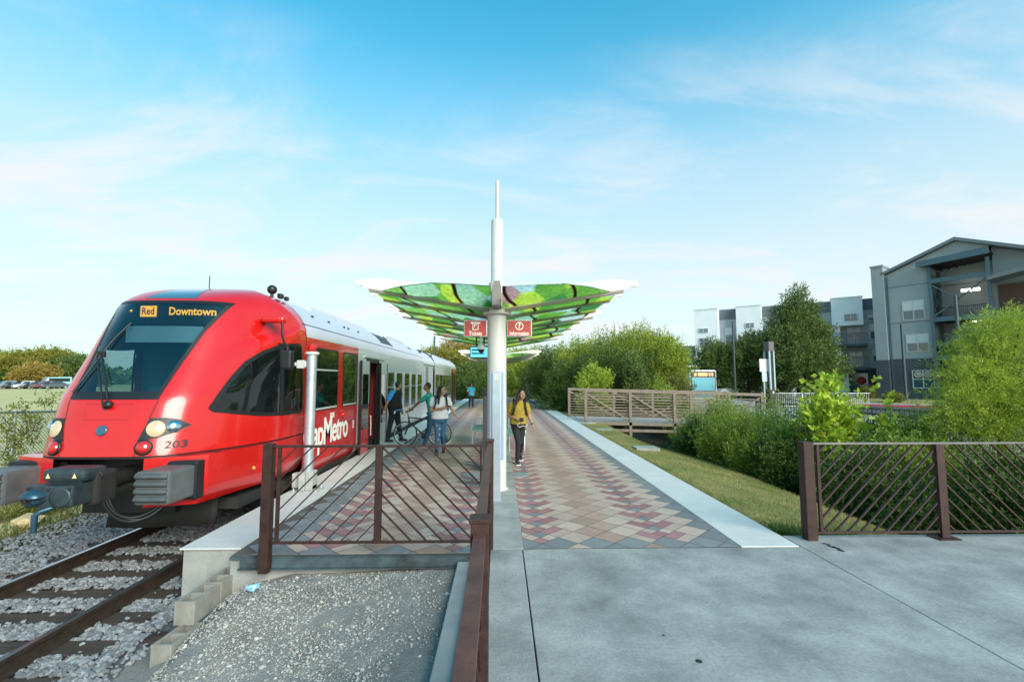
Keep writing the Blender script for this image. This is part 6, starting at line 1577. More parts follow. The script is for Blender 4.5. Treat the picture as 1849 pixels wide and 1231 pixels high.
tree('shrub', 'shrub', 'scruffy low shrub between bridge and bus', 1190, 26.5, 690, 1.1, -.8, LM['shrub'], None, 650, (.12, .05), shape='bush', up=.8, trunk=.05, L=(.3, .5))
tree('shrub', 'shrub', 'orange tinged loose shrub in front of the bus', 1224, 27.5, 680, .7, -.6, LM['vine'], None, 420, (.13, .06), shape='bush', up=.8, trunk=.05, L=(.3, .6))
G2 = 'dark trees before the apartment block'
tree('oak_tree', 'tree', 'tallest dark green conical oak hiding the middle of the apartment block', 1442, 40, 534, 3.9, .1, LM['oak'], G2, 4200, (.22, .09), shape='cone', up=.35, L=(.6, 1.1), trunk=.22, per=15)
tree('oak_tree', 'tree', 'smaller oak beside the lamp post, left of the tallest oak', 1352, 42, 604, 2.3, .1, LM['oak'], G2, 1500, (.20, .085), up=.4, L=(.5, .9))
tree('oak_tree', 'tree', 'leftmost small oak in front of the white block end', 1300, 43, 618, 2.2, .1, LM['oak'], G2, 1300, (.20, .085), up=.4, L=(.5, .9))
tree('oak_tree', 'tree', 'squat oak filling the gap between small and tallest oaks', 1385, 43, 628, 2.3, .1, LM['oak'], G2, 1300, (.20, .085), up=.4, L=(.5, .9))
G3 = 'trees beyond the train'
tree('leafy_tree', 'tree', 'tree top coloured sunlit gold above the last carriage', 838, 78, 616, 5.2, -.5, LM['gold'], G3, 1500, (.34, .17), L=(.9, 1.5), trunk=.25)
tree('leafy_tree', 'tree', 'yellow green tree right above the end of the train roof', 808, 66, 636, 4.2, -.5, LM['yel'], G3, 1500, (.30, .14), L=(.8, 1.4), trunk=.2)
tree('leafy_tree', 'tree', 'dark green tree in line with the track, behind the far woman', 848, 64, 656, 3.6, -.5, LM['oak'], G3, 1500, (.28, .12), L=(.8, 1.3), trunk=.2)
tree('leafy_tree', 'tree', 'yellow green tree just left of the mast at the far end', 876, 92, 646, 5.0, -.5, LM['will'], G3, 1500, (.36, .17), L=(.9, 1.5), trunk=.25)
tree('leafy_tree', 'tree', 'small green tree behind the train where its roof ends', 776, 72, 634, 3.6, -.5, LM['mid'], G3, 1000, (.30, .14), L=(.8, 1.3), trunk=.2)
tree('leafy_tree', 'tree', 'dark bush under the trees at the end of the track', 862, 60, 682, 2.6, -.5, LM['deep'], G3, 900, (.25, .1), shape='bush', L=(.6, 1.0))
tree('leafy_tree', 'tree', 'deep green tree hanging over the far left platform end', 892, 100, 640, 5.5, -.5, LM['oak'], G3, 1500, (.36, .17), L=(.9, 1.5), trunk=.25)
G4 = 'trees across the field'
for px, D, top, r, m_, lab in ((4, 112, 652, 6, 'yel', 'yellow round tree at the left picture edge across the field'), (38, 122, 642, 6.5, 'oak', 'dark tree second from the left across the field'), (62, 126, 640, 6.5, 'mid', 'mid green tree third from the left across the field'), (84, 122, 634, 6.5, 'yel', 'tallest olive tree across the field, near the train nose'), (112, 126, 640, 6, 'mid', 'green tree across the field partly behind the train nose'), (66, 108, 664, 3.4, 'gold', 'small pale gold bush before the parked cars'), (-30, 118, 640, 6.5, 'mid', 'green tree just outside the left edge across the field'), (22, 110, 672, 2.6, 'deep', 'dark bush between yellow tree and parked cars'), (140, 120, 650, 6, 'oak', 'dark tree across the field behind the cab')):
    tree('field_tree', 'tree', lab, px, D, top, r, .0, LM[m_], G4, 1100, (.5, .26), L=(1.0, 1.8), trunk=.3)
# ---- distant wood: one mass on the horizon
n = 9000; a = vr.uniform(-1.25, 1.25, n); R_ = vr.uniform(210, 260, n)
c = np.stack([np.sin(a)*R_, np.cos(a)*R_, (vr.random(n)**.8)*(6.0+1.6*np.sin(a*23)+1.2*np.sin(a*57+1))], 1)
d1 = unit(vr.normal(size=(n, 3)))*1.3; d2 = unit(np.cross(d1, vr.normal(size=(n, 3))))*1.1
tag(np_mesh('distant_wood', np.stack([c-d1, c-d2, c+d1, c+d2], 1).reshape(-1, 3), np.arange(4*n).reshape(-1, 4), LM['oak']), 'distant wood along the horizon', 'wood', kind='stuff')
# ---- creek planting
def bush(name, cat, lab, px, D, pytop, rx, m, group=None, n=600, leaf=(.07, .03), z0=None, per=14, up=.6, L=(.2, .45), droop=0.0, ry=None, spread=.35, sprouts=4, jit=.5):
    X = at(px, 700, D).x; zt = at(px, pytop, D).z; z0 = gh(X, D)-.05 if z0 is None else z0; H = zt-z0; ry = ry or rx*.8
    t = thing(name, lab, cat, (X, D, z0), 0, group); rr = random.Random(int(px*3+D*11))
    B_ = [(0, 0, H*.40, rx*.85, ry*.85, H*.40)]
    for i in range(7):
        a = 2*PI*i/7+rr.uniform(-.3, .3); s_ = rr.uniform(.3, .45); B_.append((rx*.62*math.cos(a), ry*.62*math.sin(a), H*rr.uniform(.25, .75), rx*s_, ry*s_, H*rr.uniform(.12, .22)))
    for i in range(sprouts): B_.append((rr.uniform(-.6, .6)*rx, rr.uniform(-.5, .5)*ry, H*rr.uniform(.78, .93), rx*.16, ry*.16, H*.13))
    limbs('stem', t, H, B_, .022+.008*H, 12, m=bark)
    foliage('foliage', B_, n, m, t, L=L, per=per, leaf=leaf, up=up, droop=droop, spread=spread, jit=jit)
    return t
GB = 'bushes filling the creek'
bush('sycamore_sapling', 'sapling', 'bright yellow green broad-leaved sapling, tallest of the two, behind the right railing', 1490, 11.2, 676, .88, LM['syc'], 'broad-leaved saplings', 620, (.15, .125), up=.7, L=(.25, .5), per=9, jit=.8, sprouts=6)
bush('sycamore_sapling', 'sapling', 'small bright broad-leaved sapling in front of the picket fence', 1588, 10.6, 716, .46, LM['syc'], 'broad-leaved saplings', 210, (.13, .11), up=.8, L=(.2, .45), per=8, jit=.8, sprouts=5)
for px, D, top, rx, m_, lab in (
    (1252, 17.2, 752, .75, 'shrub', 'feathery shrub at the right foot of the bridge'), (1300, 15.8, 714, .55, 'shrub', 'tall feathery shrub in front of the bridge railing'),
    (1352, 15.0, 744, .75, 'shrub', 'feathery shrub below the bus stop sign'), (1400, 14.6, 724, .55, 'shrub', 'feathery shrub left of the bright sapling'),
    (1262, 14.2, 762, .70, 'deep', 'low dark bush at the lawn edge nearest the bridge'), (1310, 13.2, 762, .85, 'shrub', 'grassy olive bush at the lawn edge'),
    (1365, 12.2, 762, .85, 'shrub', 'rounded bush on the creek bank left of the railing'), (1420, 11.2, 770, .80, 'deep', 'dark bush just behind the railing end post'),
    (1450, 12.8, 750, .8, 'deep', 'dense green bush under the bright sapling'), (1540, 12.0, 762, .8, 'deep', 'bush between the two saplings'),
    (1640, 10.8, 768, .85, 'shrub', 'feathery bush at the foot of the willow before the picket fence'), (1560, 9.2, 792, .9, 'deep', 'dark bush behind the first railing panel')):
    dense = int((1050 if m_ == 'shrub' else 1100)*(rx/.8)**1.2)
    bush('creek_bush', 'bush', lab, px, D, top, rx, LM[m_], GB, dense, (.085, .022) if m_ == 'shrub' else (.07, .038), up=1.5 if m_ == 'shrub' else .4, L=(.3, .8) if m_ == 'shrub' else (.15, .35), per=13)
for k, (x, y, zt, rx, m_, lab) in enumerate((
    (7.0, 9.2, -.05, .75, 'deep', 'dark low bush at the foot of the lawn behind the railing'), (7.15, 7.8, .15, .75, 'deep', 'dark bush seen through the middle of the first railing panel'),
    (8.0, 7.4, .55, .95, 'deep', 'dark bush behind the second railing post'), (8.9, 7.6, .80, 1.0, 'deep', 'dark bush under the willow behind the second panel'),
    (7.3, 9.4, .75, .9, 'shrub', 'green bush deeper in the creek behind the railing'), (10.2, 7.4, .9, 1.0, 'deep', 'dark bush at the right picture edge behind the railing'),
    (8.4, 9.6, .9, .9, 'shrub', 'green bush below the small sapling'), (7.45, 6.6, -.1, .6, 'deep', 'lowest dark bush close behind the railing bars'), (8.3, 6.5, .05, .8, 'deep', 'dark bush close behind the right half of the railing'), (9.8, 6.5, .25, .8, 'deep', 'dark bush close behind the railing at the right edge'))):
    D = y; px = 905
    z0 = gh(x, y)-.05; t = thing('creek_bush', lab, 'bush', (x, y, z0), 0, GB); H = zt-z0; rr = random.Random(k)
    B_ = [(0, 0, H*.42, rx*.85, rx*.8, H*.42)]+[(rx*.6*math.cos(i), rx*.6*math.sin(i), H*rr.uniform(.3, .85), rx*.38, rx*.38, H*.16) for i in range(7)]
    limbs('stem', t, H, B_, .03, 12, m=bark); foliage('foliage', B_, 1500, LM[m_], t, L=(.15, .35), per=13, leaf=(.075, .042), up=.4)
# ---- willow at the right edge
X = at(1800, 700, 9.6).x; z0 = gh(X, 9.6)-.1
t = thing('willow_tree', 'big feathery yellow green willow bush at the right picture edge', 'tree', (X, 9.6, z0))
def wb(px, py, r, dy=0, rz=None):
    q = at(px, py, 9.6+dy); return (q.x-X, dy, q.z-z0, r, r, rz or r)
B_ = [wb(1790, 660, .75), wb(1830, 610, .55), wb(1790, 620, .40), wb(1765, 700, .5, -.2), wb(1735, 735, .40, -.2), wb(1785, 740, .75), wb(1840, 720, .9, .2), wb(1880, 640, .8), wb(1820, 780, .9), wb(1750, 775, .5), wb(1900, 590, .5), wb(1785, 600, .2), wb(1728, 692, .18), wb(1705, 770, .3), wb(1775, 640, .3), wb(1755, 668, .22), wb(1930, 720, .9)]
limbs('trunk', t, 3.5, B_, .10, 16); foliage('crown', B_, 3900, LM['will'], t, L=(.35, .75), per=18, leaf=(.085, .014), up=.7, droop=.55, spread=.4, inner=.3, jit=.4)
# ---- vines and weeds on the left
def vine(lab, px, py0, py1, D, w, n, dens):
    a = at(px, py1, D); zt = at(px, py0, D).z; t = thing('climbing_vine', lab, 'vine', (a.x, D, a.z), 0, 'vines on the chain link fence'); H = zt-a.z; rr = random.Random(int(px))
    B_ = [(rr.uniform(-.5, .5)*w, rr.uniform(-.1, .1), H*(i+.5)/n, w*rr.uniform(.35, .7), .12, H/n*.8) for i in range(n)]
    mb = MB(); mb.tube([(b[0]*.6, b[1], b[2]) for b in B_], .008, 5); part('stem', mb, bark, t); foliage('foliage', B_, dens, LM['vine'], t, L=(.12, .35), per=9, leaf=(.05, .034), up=.5, inner=.2)
vine('bushy vine mass on the fence at the left picture edge', 8, 742, 850, 9.9, .22, 6, 75)
vine('sparse upright vine on the fence right of the bushy one', 38, 735, 850, 10.3, .14, 7, 60)
vine('thin dangling vine on the fence near the train nose', 56, 752, 815, 10.6, .09, 6, 45)
vine('small leafy shoot on the fence beside the nose lamp', 86, 712, 740, 11.0, .10, 3, 20)
for k, (px, py, D, r, h, lab) in enumerate(((15, 905, 7.2, .5, .30, 'low weed clump at the left picture edge below the buffer'), (95, 905, 7.6, .30, .18, 'small weed clump beyond the coupler hook'), (30, 880, 8.6, .6, .35, 'weed clump behind the left buffer box'), (55, 930, 6.7, .35, .14, 'low weeds beside the yellowish rock'))):
    p = gp(px, py, -.8); t = thing('weed_clump', lab, 'weeds', (p.x, p.y, gh(p.x, p.y)), 0, 'weeds beside the ballast'); B_ = [(vr.uniform(-r, r), vr.uniform(-r, r), h*.4, r*.4, r*.4, h*.4) for i in range(6)]
    foliage('foliage', B_, 260, LM['vine'], t, L=(.1, .25), per=8, leaf=(.06, .02), up=.9, inner=.1)
# ornamental grasses and shrubs at the foot of the buildings
for px, py, h, m_, lab in ((1565, 722, .9, 'vine', 'brown ornamental grass tuft on the lawn before the shop windows'), (1610, 728, .5, 'vine', 'small brown grass tuft near the green post'), (1545, 714, .8, 'deep', 'dark round shrub below the balconies'), (1640, 716, .9, 'deep', 'dark shrub at the foot of the grey building'), (1572, 712, .9, 'deep', 'dark shrub behind the blue oval sign')):
    p = gp(px, py, .2); t = thing('border_shrub', lab, 'shrub', p, 0, 'planting at the foot of the buildings'); B_ = [(vr.uniform(-.35, .35), vr.uniform(-.3, .3), h*.45, .4, .4, h*.4) for i in range(4)]
    foliage('foliage', B_, 260, LM[m_], t, L=(.2, .5), per=9, leaf=(.14, .05), up=1.0, inner=.2)
# ================================================================ people
def capsule(mb, p, q, r1, r2, n=12):
    p = Vector(p); q = Vector(q); d = q-p; L_ = max(d.length, 1e-5); d = d/L_
    pts = []; rs = []
    for a in (-90, -60, -30): pts.append(p+d*(r1*math.sin(math.radians(a)))); rs.append(max(.0008, r1*math.cos(math.radians(a))))
    for t in (0, .5, 1): pts.append(p+d*L_*t); rs.append(r1+(r2-r1)*t)
    for a in (30, 60, 90): pts.append(q+d*(r2*math.sin(math.radians(a)))); rs.append(max(.0008, r2*math.cos(math.radians(a))))
    mb.tube(pts, rs, n)
def rings(mb, rs, n=20):
    """closed loft through ellipses (centre, half-width vector, half-depth vector)"""
    R = []
    for c, a, b in rs: R.append([Vector(c)+Vector(a)*math.cos(2*PI*j/n)+Vector(b)*math.sin(2*PI*j/n) for j in range(n)])
    vs = [v for r in R for v in r]; fs = []
    for i in range(len(R)-1):
        for j in range(n): fs.append((i*n+j, i*n+(j+1) % n, (i+1)*n+(j+1) % n, (i+1)*n+j))
    fs += [tuple(reversed(range(n))), tuple(range((len(R)-1)*n, len(R)*n))]
    mb.add(vs, fs, True)
def ell(mb, c, ax_, sx, sy, sz, n=14):
    """ellipsoid with axes ax_=(right, forward, up)"""
    M = Matrix((Vector(ax_[0])*sx, Vector(ax_[1])*sy, Vector(ax_[2])*sz)).transposed().to_4x4()
    mb.ball(c, 1.0, n, M)
def fuse(mb, name, m, parent, voxel=.009, smooth_it=4):
    """melt overlapping closed pieces into one continuous skin"""
    o = mb.build(name, m, None)
    a = o.modifiers.new('r', 'REMESH'); a.mode = 'VOXEL'; a.voxel_size = voxel; a.use_smooth_shade = True
    s_ = o.modifiers.new('s', 'SMOOTH'); s_.factor = .5; s_.iterations = smooth_it
    dg = bpy.context.evaluated_depsgraph_get(); dg.update()
    me = bpy.data.meshes.new_from_object(o.evaluated_get(dg)); old = o.data; o.modifiers.clear(); o.data = me; bpy.data.meshes.remove(old)
    me.name = name; me.materials.clear(); me.materials.append(m)
    me.polygons.foreach_set('use_smooth', [True]*len(me.polygons))
    o.parent = parent
    return o
def hand(mb, w, d, nrm, side_, s=1.0, curl=.5):
    """five-fingered hand from wrist w along d; nrm = palm normal; side_ = thumb direction"""
    d = Vector(d).normalized(); k = Vector(side_); k = (k-d*k.dot(d)).normalized(); nrm = Vector(nrm); nrm = (nrm-d*nrm.dot(d)-k*nrm.dot(k)).normalized()
    w = Vector(w); pc = w+d*.045*s
    ell(mb, pc, (k, d, nrm), .040*s, .052*s, .017*s)
    for i, (off, L_) in enumerate(((.028, .066), (.010, .075), (-.009, .070), (-.027, .055))):
        b = w+d*.085*s+k*off*s; m_ = b+d*L_*.5*s+nrm*L_*.5*curl*.5*s; e = m_+(d*(1-curl)+nrm*curl).normalized()*L_*.55*s
        capsule(mb, b-d*.02*s, m_, .0098*s, .009*s, 8); capsule(mb, m_, e, .009*s, .0075*s, 8)
    b = w+d*.025*s+k*.032*s; m_ = b+(k*.8+d*.7+nrm*.3).normalized()*.036*s; e = m_+(d+nrm*.5+k*.1).normalized()*.032*s
    capsule(mb, b, m_, .0125*s, .0105*s, 8); capsule(mb, m_, e, .0105*s, .0085*s, 8)
eyew = mat('eye_white', (.75, .73, .70), .3); eyed = mat('eye_dark', (.012, .008, .006), .3)
hairm = mat('black_hair', (.008, .006, .006), .45, var=.4, vscale=40, bump=.5, bscale=160)
lipm = mat('lip', (.26, .075, .065), .5)
def fabric(name, c, **k): return mat(name, c, .85, var=.16, vscale=7, bump=.35, bscale=24, **k)
def person(lab, loc, J, face, sk, build=1.0, voxel=.009, group='people on the platform', detail=True):
    """J: joints relative to the ground point; returns the Empty and a dict of vectors"""
    t = thing('person', lab, 'person', loc, 0, group)
    V_ = {k: Vector(v) for k, v in J.items() if not isinstance(v, float)}
    lat = (V_['sr']-V_['sl']); lat.z = 0; lat.normalize(); fw = Vector((lat.y, -lat.x, 0))     # forward of the torso
    mb = MB()
    f = Vector(face).normalized(); up = Vector((0, 0, 1)); r_ = f.cross(up).normalized(); u = r_.cross(f).normalized(); ax_ = (r_, f, u); H = V_['head']
    ell(mb, H+u*.018-f*.012, ax_, .074, .094, .102, 18); ell(mb, H-u*.045+f*.022, ax_, .058, .066, .075, 16); ell(mb, H-u*.085+f*.045, ax_, .030, .028, .026, 12)
    capsule(mb, H+f*.083+u*.012, H+f*.104-u*.022, .010, .0145, 8)
    for s in (-1, 1): ell(mb, H+r_*.075*s-f*.010-u*.008, ax_, .010, .020, .030, 10); ell(mb, H+r_*.04*s+f*.062-u*.03, ax_, .022, .022, .022, 8)
    capsule(mb, V_['neck']-u*.03, H-u*.06-f*.02, .056*build**.5, .050, 14)
    B = build
    def torso(mb_, e=0.0, z0=None, belly=0.0, lowcut=False):
        P, C, N_ = V_['pelvis'], V_['chest'], V_['neck']; W_ = P*.45+C*.55
        rs = [(P-Vector((0, 0, .10)), .135, .105), (P, .168, .120), (P*.72+C*.28, .160, .115+belly), (W_, .150, .110+belly), (C, .168, .122+belly*.4), (C*.45+N_*.55, .172, .105), (N_-Vector((0, 0, .045)), .115, .075), (N_+Vector((0, 0, .0)), .062, .06)]
        if lowcut: rs = rs[1:]
        rings(mb_, [(c+fw*(belly*.5 if 2 <= i <= 3 else 0), lat*(w*B+e), fw*(d*B**.7+e)) for i, (c, w, d) in enumerate(rs)])
    torso(mb)
    for s in 'lr':
        q = B**.6
        capsule(mb, V_['s'+s], V_['e'+s], .052*q, .041*q); capsule(mb, V_['e'+s], V_['w'+s], .041*q, .027*q)
        capsule(mb, V_['neck']-Vector((0, 0, .05)), V_['s'+s], .05*q, .052*q)
        capsule(mb, V_['h'+s], V_['k'+s], .086*q, .056*q); capsule(mb, V_['k'+s], V_['a'+s], .056*q, .036*q)
        td = Vector(J['t'+s]).normalized(); capsule(mb, V_['a'+s]-Vector((0, 0, .03)), V_['a'+s]+td*.15-Vector((0, 0, .045)), .036, .028)
        hd = Vector(J.get('hd'+s, V_['w'+s]-V_['e'+s])); th_ = Vector(J.get('th'+s, fw+Vector((0, 0, .3)))); pn = Vector(J.get('pn'+s, -lat if s == 'r' else lat))
        hand(mb, V_['w'+s], hd, pn, th_, 1.0*min(1.08, B**.3), J.get('curl'+s, .45))
    body = fuse(mb, 'body', sk, t, voxel, 3)
    if detail:
        for s in (-1, 1):
            e = H+r_*.031*s+f*.082+u*.018
            m_ = MB(); ell(m_, e, ax_, .0155, .009, .0085, 10); part('eye', m_, eyew, body); m_ = MB(); ell(m_, e+f*.006, ax_, .0075, .0055, .0078, 8); part('iris', m_, eyed, body)
            m_ = MB(); m_.tube([e+r_*.018*s+u*.014+f*.004, e+u*.021+f*.010, e-r_*.016*s+u*.017+f*.012], [.002, .0042, .003], 6); part('eyebrow', m_, hairm, body)
        m_ = MB(); m_.tube([H-r_*.024+f*.083-u*.047, H+f*.0945-u*.047, H+r_*.024+f*.083-u*.047], [.003, .0075, .003], 8); part('mouth', m_, lipm, body)
    return t, V_, dict(lat=lat, fw=fw, r=r_, f=f, u=u, ax=ax_, torso=torso, B=B)
def trousers(t, V_, I, m_, e=.016, hem=.0, voxel=.010, flare=.0):
    mb = MB(); B = I['B']; q = B**.6; P = V_['pelvis']
    rings(mb, [(P-Vector((0, 0, .12)), I['lat']*(.14*B+e), I['fw']*(.11*B+e)), (P-Vector((0, 0, .03)), I['lat']*(.172*B+e), I['fw']*(.128*B+e)), (P+Vector((0, 0, .06)), I['lat']*(.162*B+e), I['fw']*(.122*B+e))])
    for s in 'lr':
        capsule(mb, V_['h'+s], V_['k'+s], .092*q+e*.6, .060*q+e*.7); a = V_['k'+s]+(V_['a'+s]-V_['k'+s])*(.93+hem); capsule(mb, V_['k'+s], a, .060*q+e*.7, .044*q+e*.8+flare)
    return fuse(mb, 'trousers', m_, t, voxel, 4)
def shoes(t, V_, J, m_, sole=None, h=.045, boot=0.0):
    for s in 'lr':
        td = Vector(J['t'+s]).normalized(); a = V_['a'+s]; mb = MB()
        heel = a-Vector((0, 0, .042))-td*.045; toe = a+td*.155-Vector((0, 0, .052))
        capsule(mb, heel, toe, .042, .036); capsule(mb, a+Vector((0, 0, boot)), a+td*.06-Vector((0, 0, .035)), .048, .044); ell(mb, toe-td*.02, (td.cross(Vector((0, 0, 1))).normalized(), td, Vector((0, 0, 1))), .046, .06, .03)
        o = fuse(mb, 'shoe', m_, t, .010, 3)
        if sole:
            m2 = MB(); n_ = td.cross(Vector((0, 0, 1))).normalized(); upv = n_.cross(td).normalized(); c = (heel+toe)/2-upv*.034
            M = axes(c, td, n_); m2.bbox((-.155, -.05, -.012), (.155, .05, .012), .01, M); part('sole', m2, sole, o)
def shirt(t, V_, I, m_, sleeve=.55, e=.020, belly=0.0, voxel=.010, hem=0.0, name='shirt'):
    mb = MB(); q = I['B']**.6; I['torso'](mb, e, belly=belly, lowcut=True)
    P = V_['pelvis']; rings(mb, [(P+Vector((0, 0, -.02-hem)), I['lat']*(.172*I['B']+e), I['fw']*(.125*I['B']+e+belly*.4)), (P+Vector((0, 0, .12)), I['lat']*(.165*I['B']+e), I['fw']*(.122*I['B']+e+belly))])
    for s in 'lr':
        b = V_['s'+s]+(V_['e'+s]-V_['s'+s])*sleeve; capsule(mb, V_['s'+s], b, .056*q+e*.8, .050*q+e); capsule(mb, V_['neck']-Vector((0, 0, .06)), V_['s'+s], .05*q+e*.5, .054*q+e*.7)
    return fuse(mb, name, m_, t, voxel, 4)
def hair_short(t, V_, I, grow=.008, m_=None):
    mb = MB(); H = V_['head']; ax_ = I['ax']; u, f = I['u'], I['f']
    ell(mb, H+u*.034-f*.026, ax_, .080+grow*.3, .092+grow*.3, .098+grow, 16); ell(mb, H-f*.055-u*.02, ax_, .066, .045, .065, 12)
    return fuse(mb, 'hair', m_ or hairm, t, .009, 3)
def hair_long(t, V_, I, down=.32, wid=1.0, wavy=.02, front=1):
    mb = MB(); H = V_['head']; u, f, r_ = I['u'], I['f'], I['r']; ax_ = I['ax']
    ell(mb, H+u*.036-f*.028, ax_, .086, .096, .104, 16); ell(mb, H-f*.07-u*.03, ax_, .085*wid, .055, .10, 12)
    rr = random.Random(int(down*100))
    for k in range(15):
        a = -1+2*k/14; st = H+r_*.082*a*1.0-f*(.085-.085*abs(a)**2)+u*.02
        L_ = down*rr.uniform(.8, 1.08); sidew = a*.055*wid; fr = (.035 if abs(a) > .8 and front else -.03)
        pts = [st]; n = 5
        for i in range(1, n+1): tt = i/n; pts.append(st+Vector((0, 0, -L_*tt))+r_*(sidew*tt+wavy*math.sin(k*2+tt*7)*tt)+f*(fr*tt+wavy*.7*math.cos(k+tt*6)*tt))
        mb.tube(pts, [.034, .034, .032, .028, .022, .010], 8)
    return fuse(mb, 'hair', hairm, t, .010, 2)
def backpack(t, V_, I, m_, strap=True, s=1.0):
    C = V_['chest']; fw, lat = I['fw'], I['lat']; c = C-fw*(.22*s+.02)-Vector((0, 0, .06)); M = axes(c, lat, -fw)
    mb = MB(); mb.bbox((-.15*s, -.08, -.23*s), (.15*s, .09, .22*s), .07, M); mb.bbox((-.11*s, .08, -.18*s), (.11*s, .13, .02), .03, M); b = part('backpack', mb, m_, t)
    if strap:
        for sg in (-1, 1):
            mb = MB(); pts = [C+lat*.10*sg*I['B']-fw*.15+Vector((0, 0, .12)), C+lat*.115*sg*I['B']-fw*.06+Vector((0, 0, .235)), C+lat*.115*sg*I['B']+fw*.10*I['B']+Vector((0, 0, .19)), C+lat*.12*sg*I['B']+fw*.158*I['B']+Vector((0, 0, .06)), C+lat*.155*sg*I['B']+fw*.10*I['B']-Vector((0, 0, .10)), C+lat*.17*sg*I['B']-fw*.08-Vector((0, 0, .16))]
            for a, b_ in zip(pts, pts[1:]): mb.bar(a, b_, .042, .012, up=fw)
            part('strap', mb, m_, b)
blackcloth = fabric('black_cloth', (.012, .012, .014)); navy = fabric('navy_cloth', (.010, .013, .022))
sk1 = mat('skin_tan', (.36, .19, .115), .5, var=.05); sk2 = mat('skin_brown', (.25, .125, .075), .5, var=.05); sk3 = mat('skin_light_tan', (.42, .235, .155), .5, var=.05)
shoeb = mat('black_shoe', (.012, .012, .013), .5); solew = mat('white_sole', (.6, .6, .58), .6)
# --- woman in the mustard shirt
J = dict(head=(.055, -.03, 1.535), neck=(.03, 0, 1.385), chest=(.0, 0, 1.20), pelvis=(-.02, .02, .90), sl=(-.165, -.01, 1.315), sr=(.165, .03, 1.315), el=(-.235, .02, 1.07), er=(.225, .05, 1.06), wl=(-.035, -.18, .985), wr=(.305, -.03, .865),
         hl=(-.10, .02, .87), hr=(.06, .04, .87), kl=(-.02, -.10, .49), kr=(.05, .06, .47), al=(-.045, -.08, .095), ar=(.05, .42, .20), tl=(.12, -1, -.05), tr=(.05, -.7, -.55), hdl=(.9, -.35, -.15), pnl=(0, .6, -.6), thl=(0, -.3, 1), hdr=(.45, -.1, -.9), thr=(-.2, -1, 0), pnr=(-1, .1, -.3), curll=.7)
t, V_, I = person('woman in a mustard shirt and black trousers walking toward the viewer right of the mast', tuple(gp(937.5, 836, 0)), J, (.38, -.92, .02), sk1, 1.02)
trousers(t, V_, I, blackcloth, .010); shirt(t, V_, I, fabric('mustard_cloth', (.33, .235, .028)), .62, .020, hem=.0); shoes(t, V_, J, shoeb, solew); hair_long(t, V_, I, .30, 1.25)
backpack(t, V_, I, blackcloth, True, .85)
mb = MB(); c = V_['wl']+Vector((.08, -.05, -.05)); mb.tube([c+Vector((-.03, 0, 0)), c+Vector((-.10, -.02, -.06)), c+Vector((-.05, -.02, -.11)), c+Vector((.03, -.01, -.08)), c+Vector((.10, 0, -.10)), c+Vector((.13, .02, -.03))], .005, 6); part('earphone_cable', mb, whitep, t)
mb = MB(); mb.bbox(V_['wl']+Vector((.05, -.07, -.035)), V_['wl']+Vector((.125, -.055, .05)), .006); tag(mb.build('phone', blackp, None), 'dark phone in the hand of the woman in mustard', 'phone').location = t.location
mb = MB(); a = V_['wr']; d = (V_['wr']-V_['er']).normalized(); mb.tube([a-d*.03, a-d*.005], .033, 12); part('wristwatch', mb, blackp, t)
# --- conductor at the door
J = dict(head=(.10, .05, 1.70), neck=(.055, .03, 1.555), chest=(.02, .0, 1.33), pelvis=(0, 0, .94), sl=(.06, .21, 1.47), sr=(-.05, -.21, 1.47), el=(.10, .29, 1.18), er=(-.17, -.27, 1.185), wl=(.16, .25, .96), wr=(-.25, -.22, .985),
         hl=(.03, .10, .90), hr=(-.03, -.10, .90), kl=(.11, .08, .50), kr=(-.11, -.11, .50), al=(.20, .05, .10), ar=(-.165, -.13, .10), tl=(1, .1, 0), tr=(1, -.15, 0), hdr=(-.6, .2, -.6), thr=(.2, -.2, 1), pnr=(.5, 1, 0))
t, V_, I = person('heavy-set man in blue shirt and dark vest standing by the open train door', (-3.235, 14.35, .004), J, (.86, .5, .02), sk1, 1.22)
shirt(t, V_, I, fabric('blue_cloth', (.035, .30, .72)), .60, .020, belly=.05, hem=-.02); trousers(t, V_, I, navy, .018); shoes(t, V_, J, shoeb)
mb = MB(); I['torso'](mb, .036, belly=.055, lowcut=True); o = fuse(mb, 'vest', blackcloth, t, .011, 4); hair_short(t, V_, I, .004, mat('dark_brown_hair', (.022, .014, .010), .6, var=.4, vscale=40))
mb = MB(); mb.box((.02, -.21, .86), (.07, -.20, .94)); part('id_card', mb, whitep, t)
# --- man with the bicycle
J = dict(head=(-.155, -.01, 1.67), neck=(-.10, .0, 1.50), chest=(-.05, 0, 1.28), pelvis=(.02, 0, .93), sr=(-.09, -.02+.19, 1.43), sl=(-.10, -.20, 1.43), el=(-.39, -.12, 1.22), er=(.02, .26, 1.16), wl=(-.60, .10, 1.045), wr=(-.12, .34, 1.0),
         hl=(-.02, -.09, .90), hr=(.03, .09, .90), kl=(-.07, -.11, .48), kr=(.20, .09, .49), al=(-.19, -.10, .10), ar=(.42, .07, .19), tl=(-1, -.05, .05), tr=(-.8, 0, -.5), hdl=(-.6, .45, -.35), thl=(-.3, -.3, .9), pnl=(-.2, .3, -1), curll=.8)
t, V_, I = person('man in a teal shirt bending forward to push a bicycle away from the train', (-1.93, 13.22, 0), J, (-.97, -.2, -.05), sk2, 1.0)
teal = fabric('teal_cloth', (.025, .30, .25)); jeans = fabric('blue_jeans', (.022, .085, .17))
shirt(t, V_, I, teal, .60, .020); trousers(t, V_, I, fabric('teal_jeans', (.018, .072, .125)), .012); shoes(t, V_, J, shoeb, solew); hair_short(t, V_, I, .002)
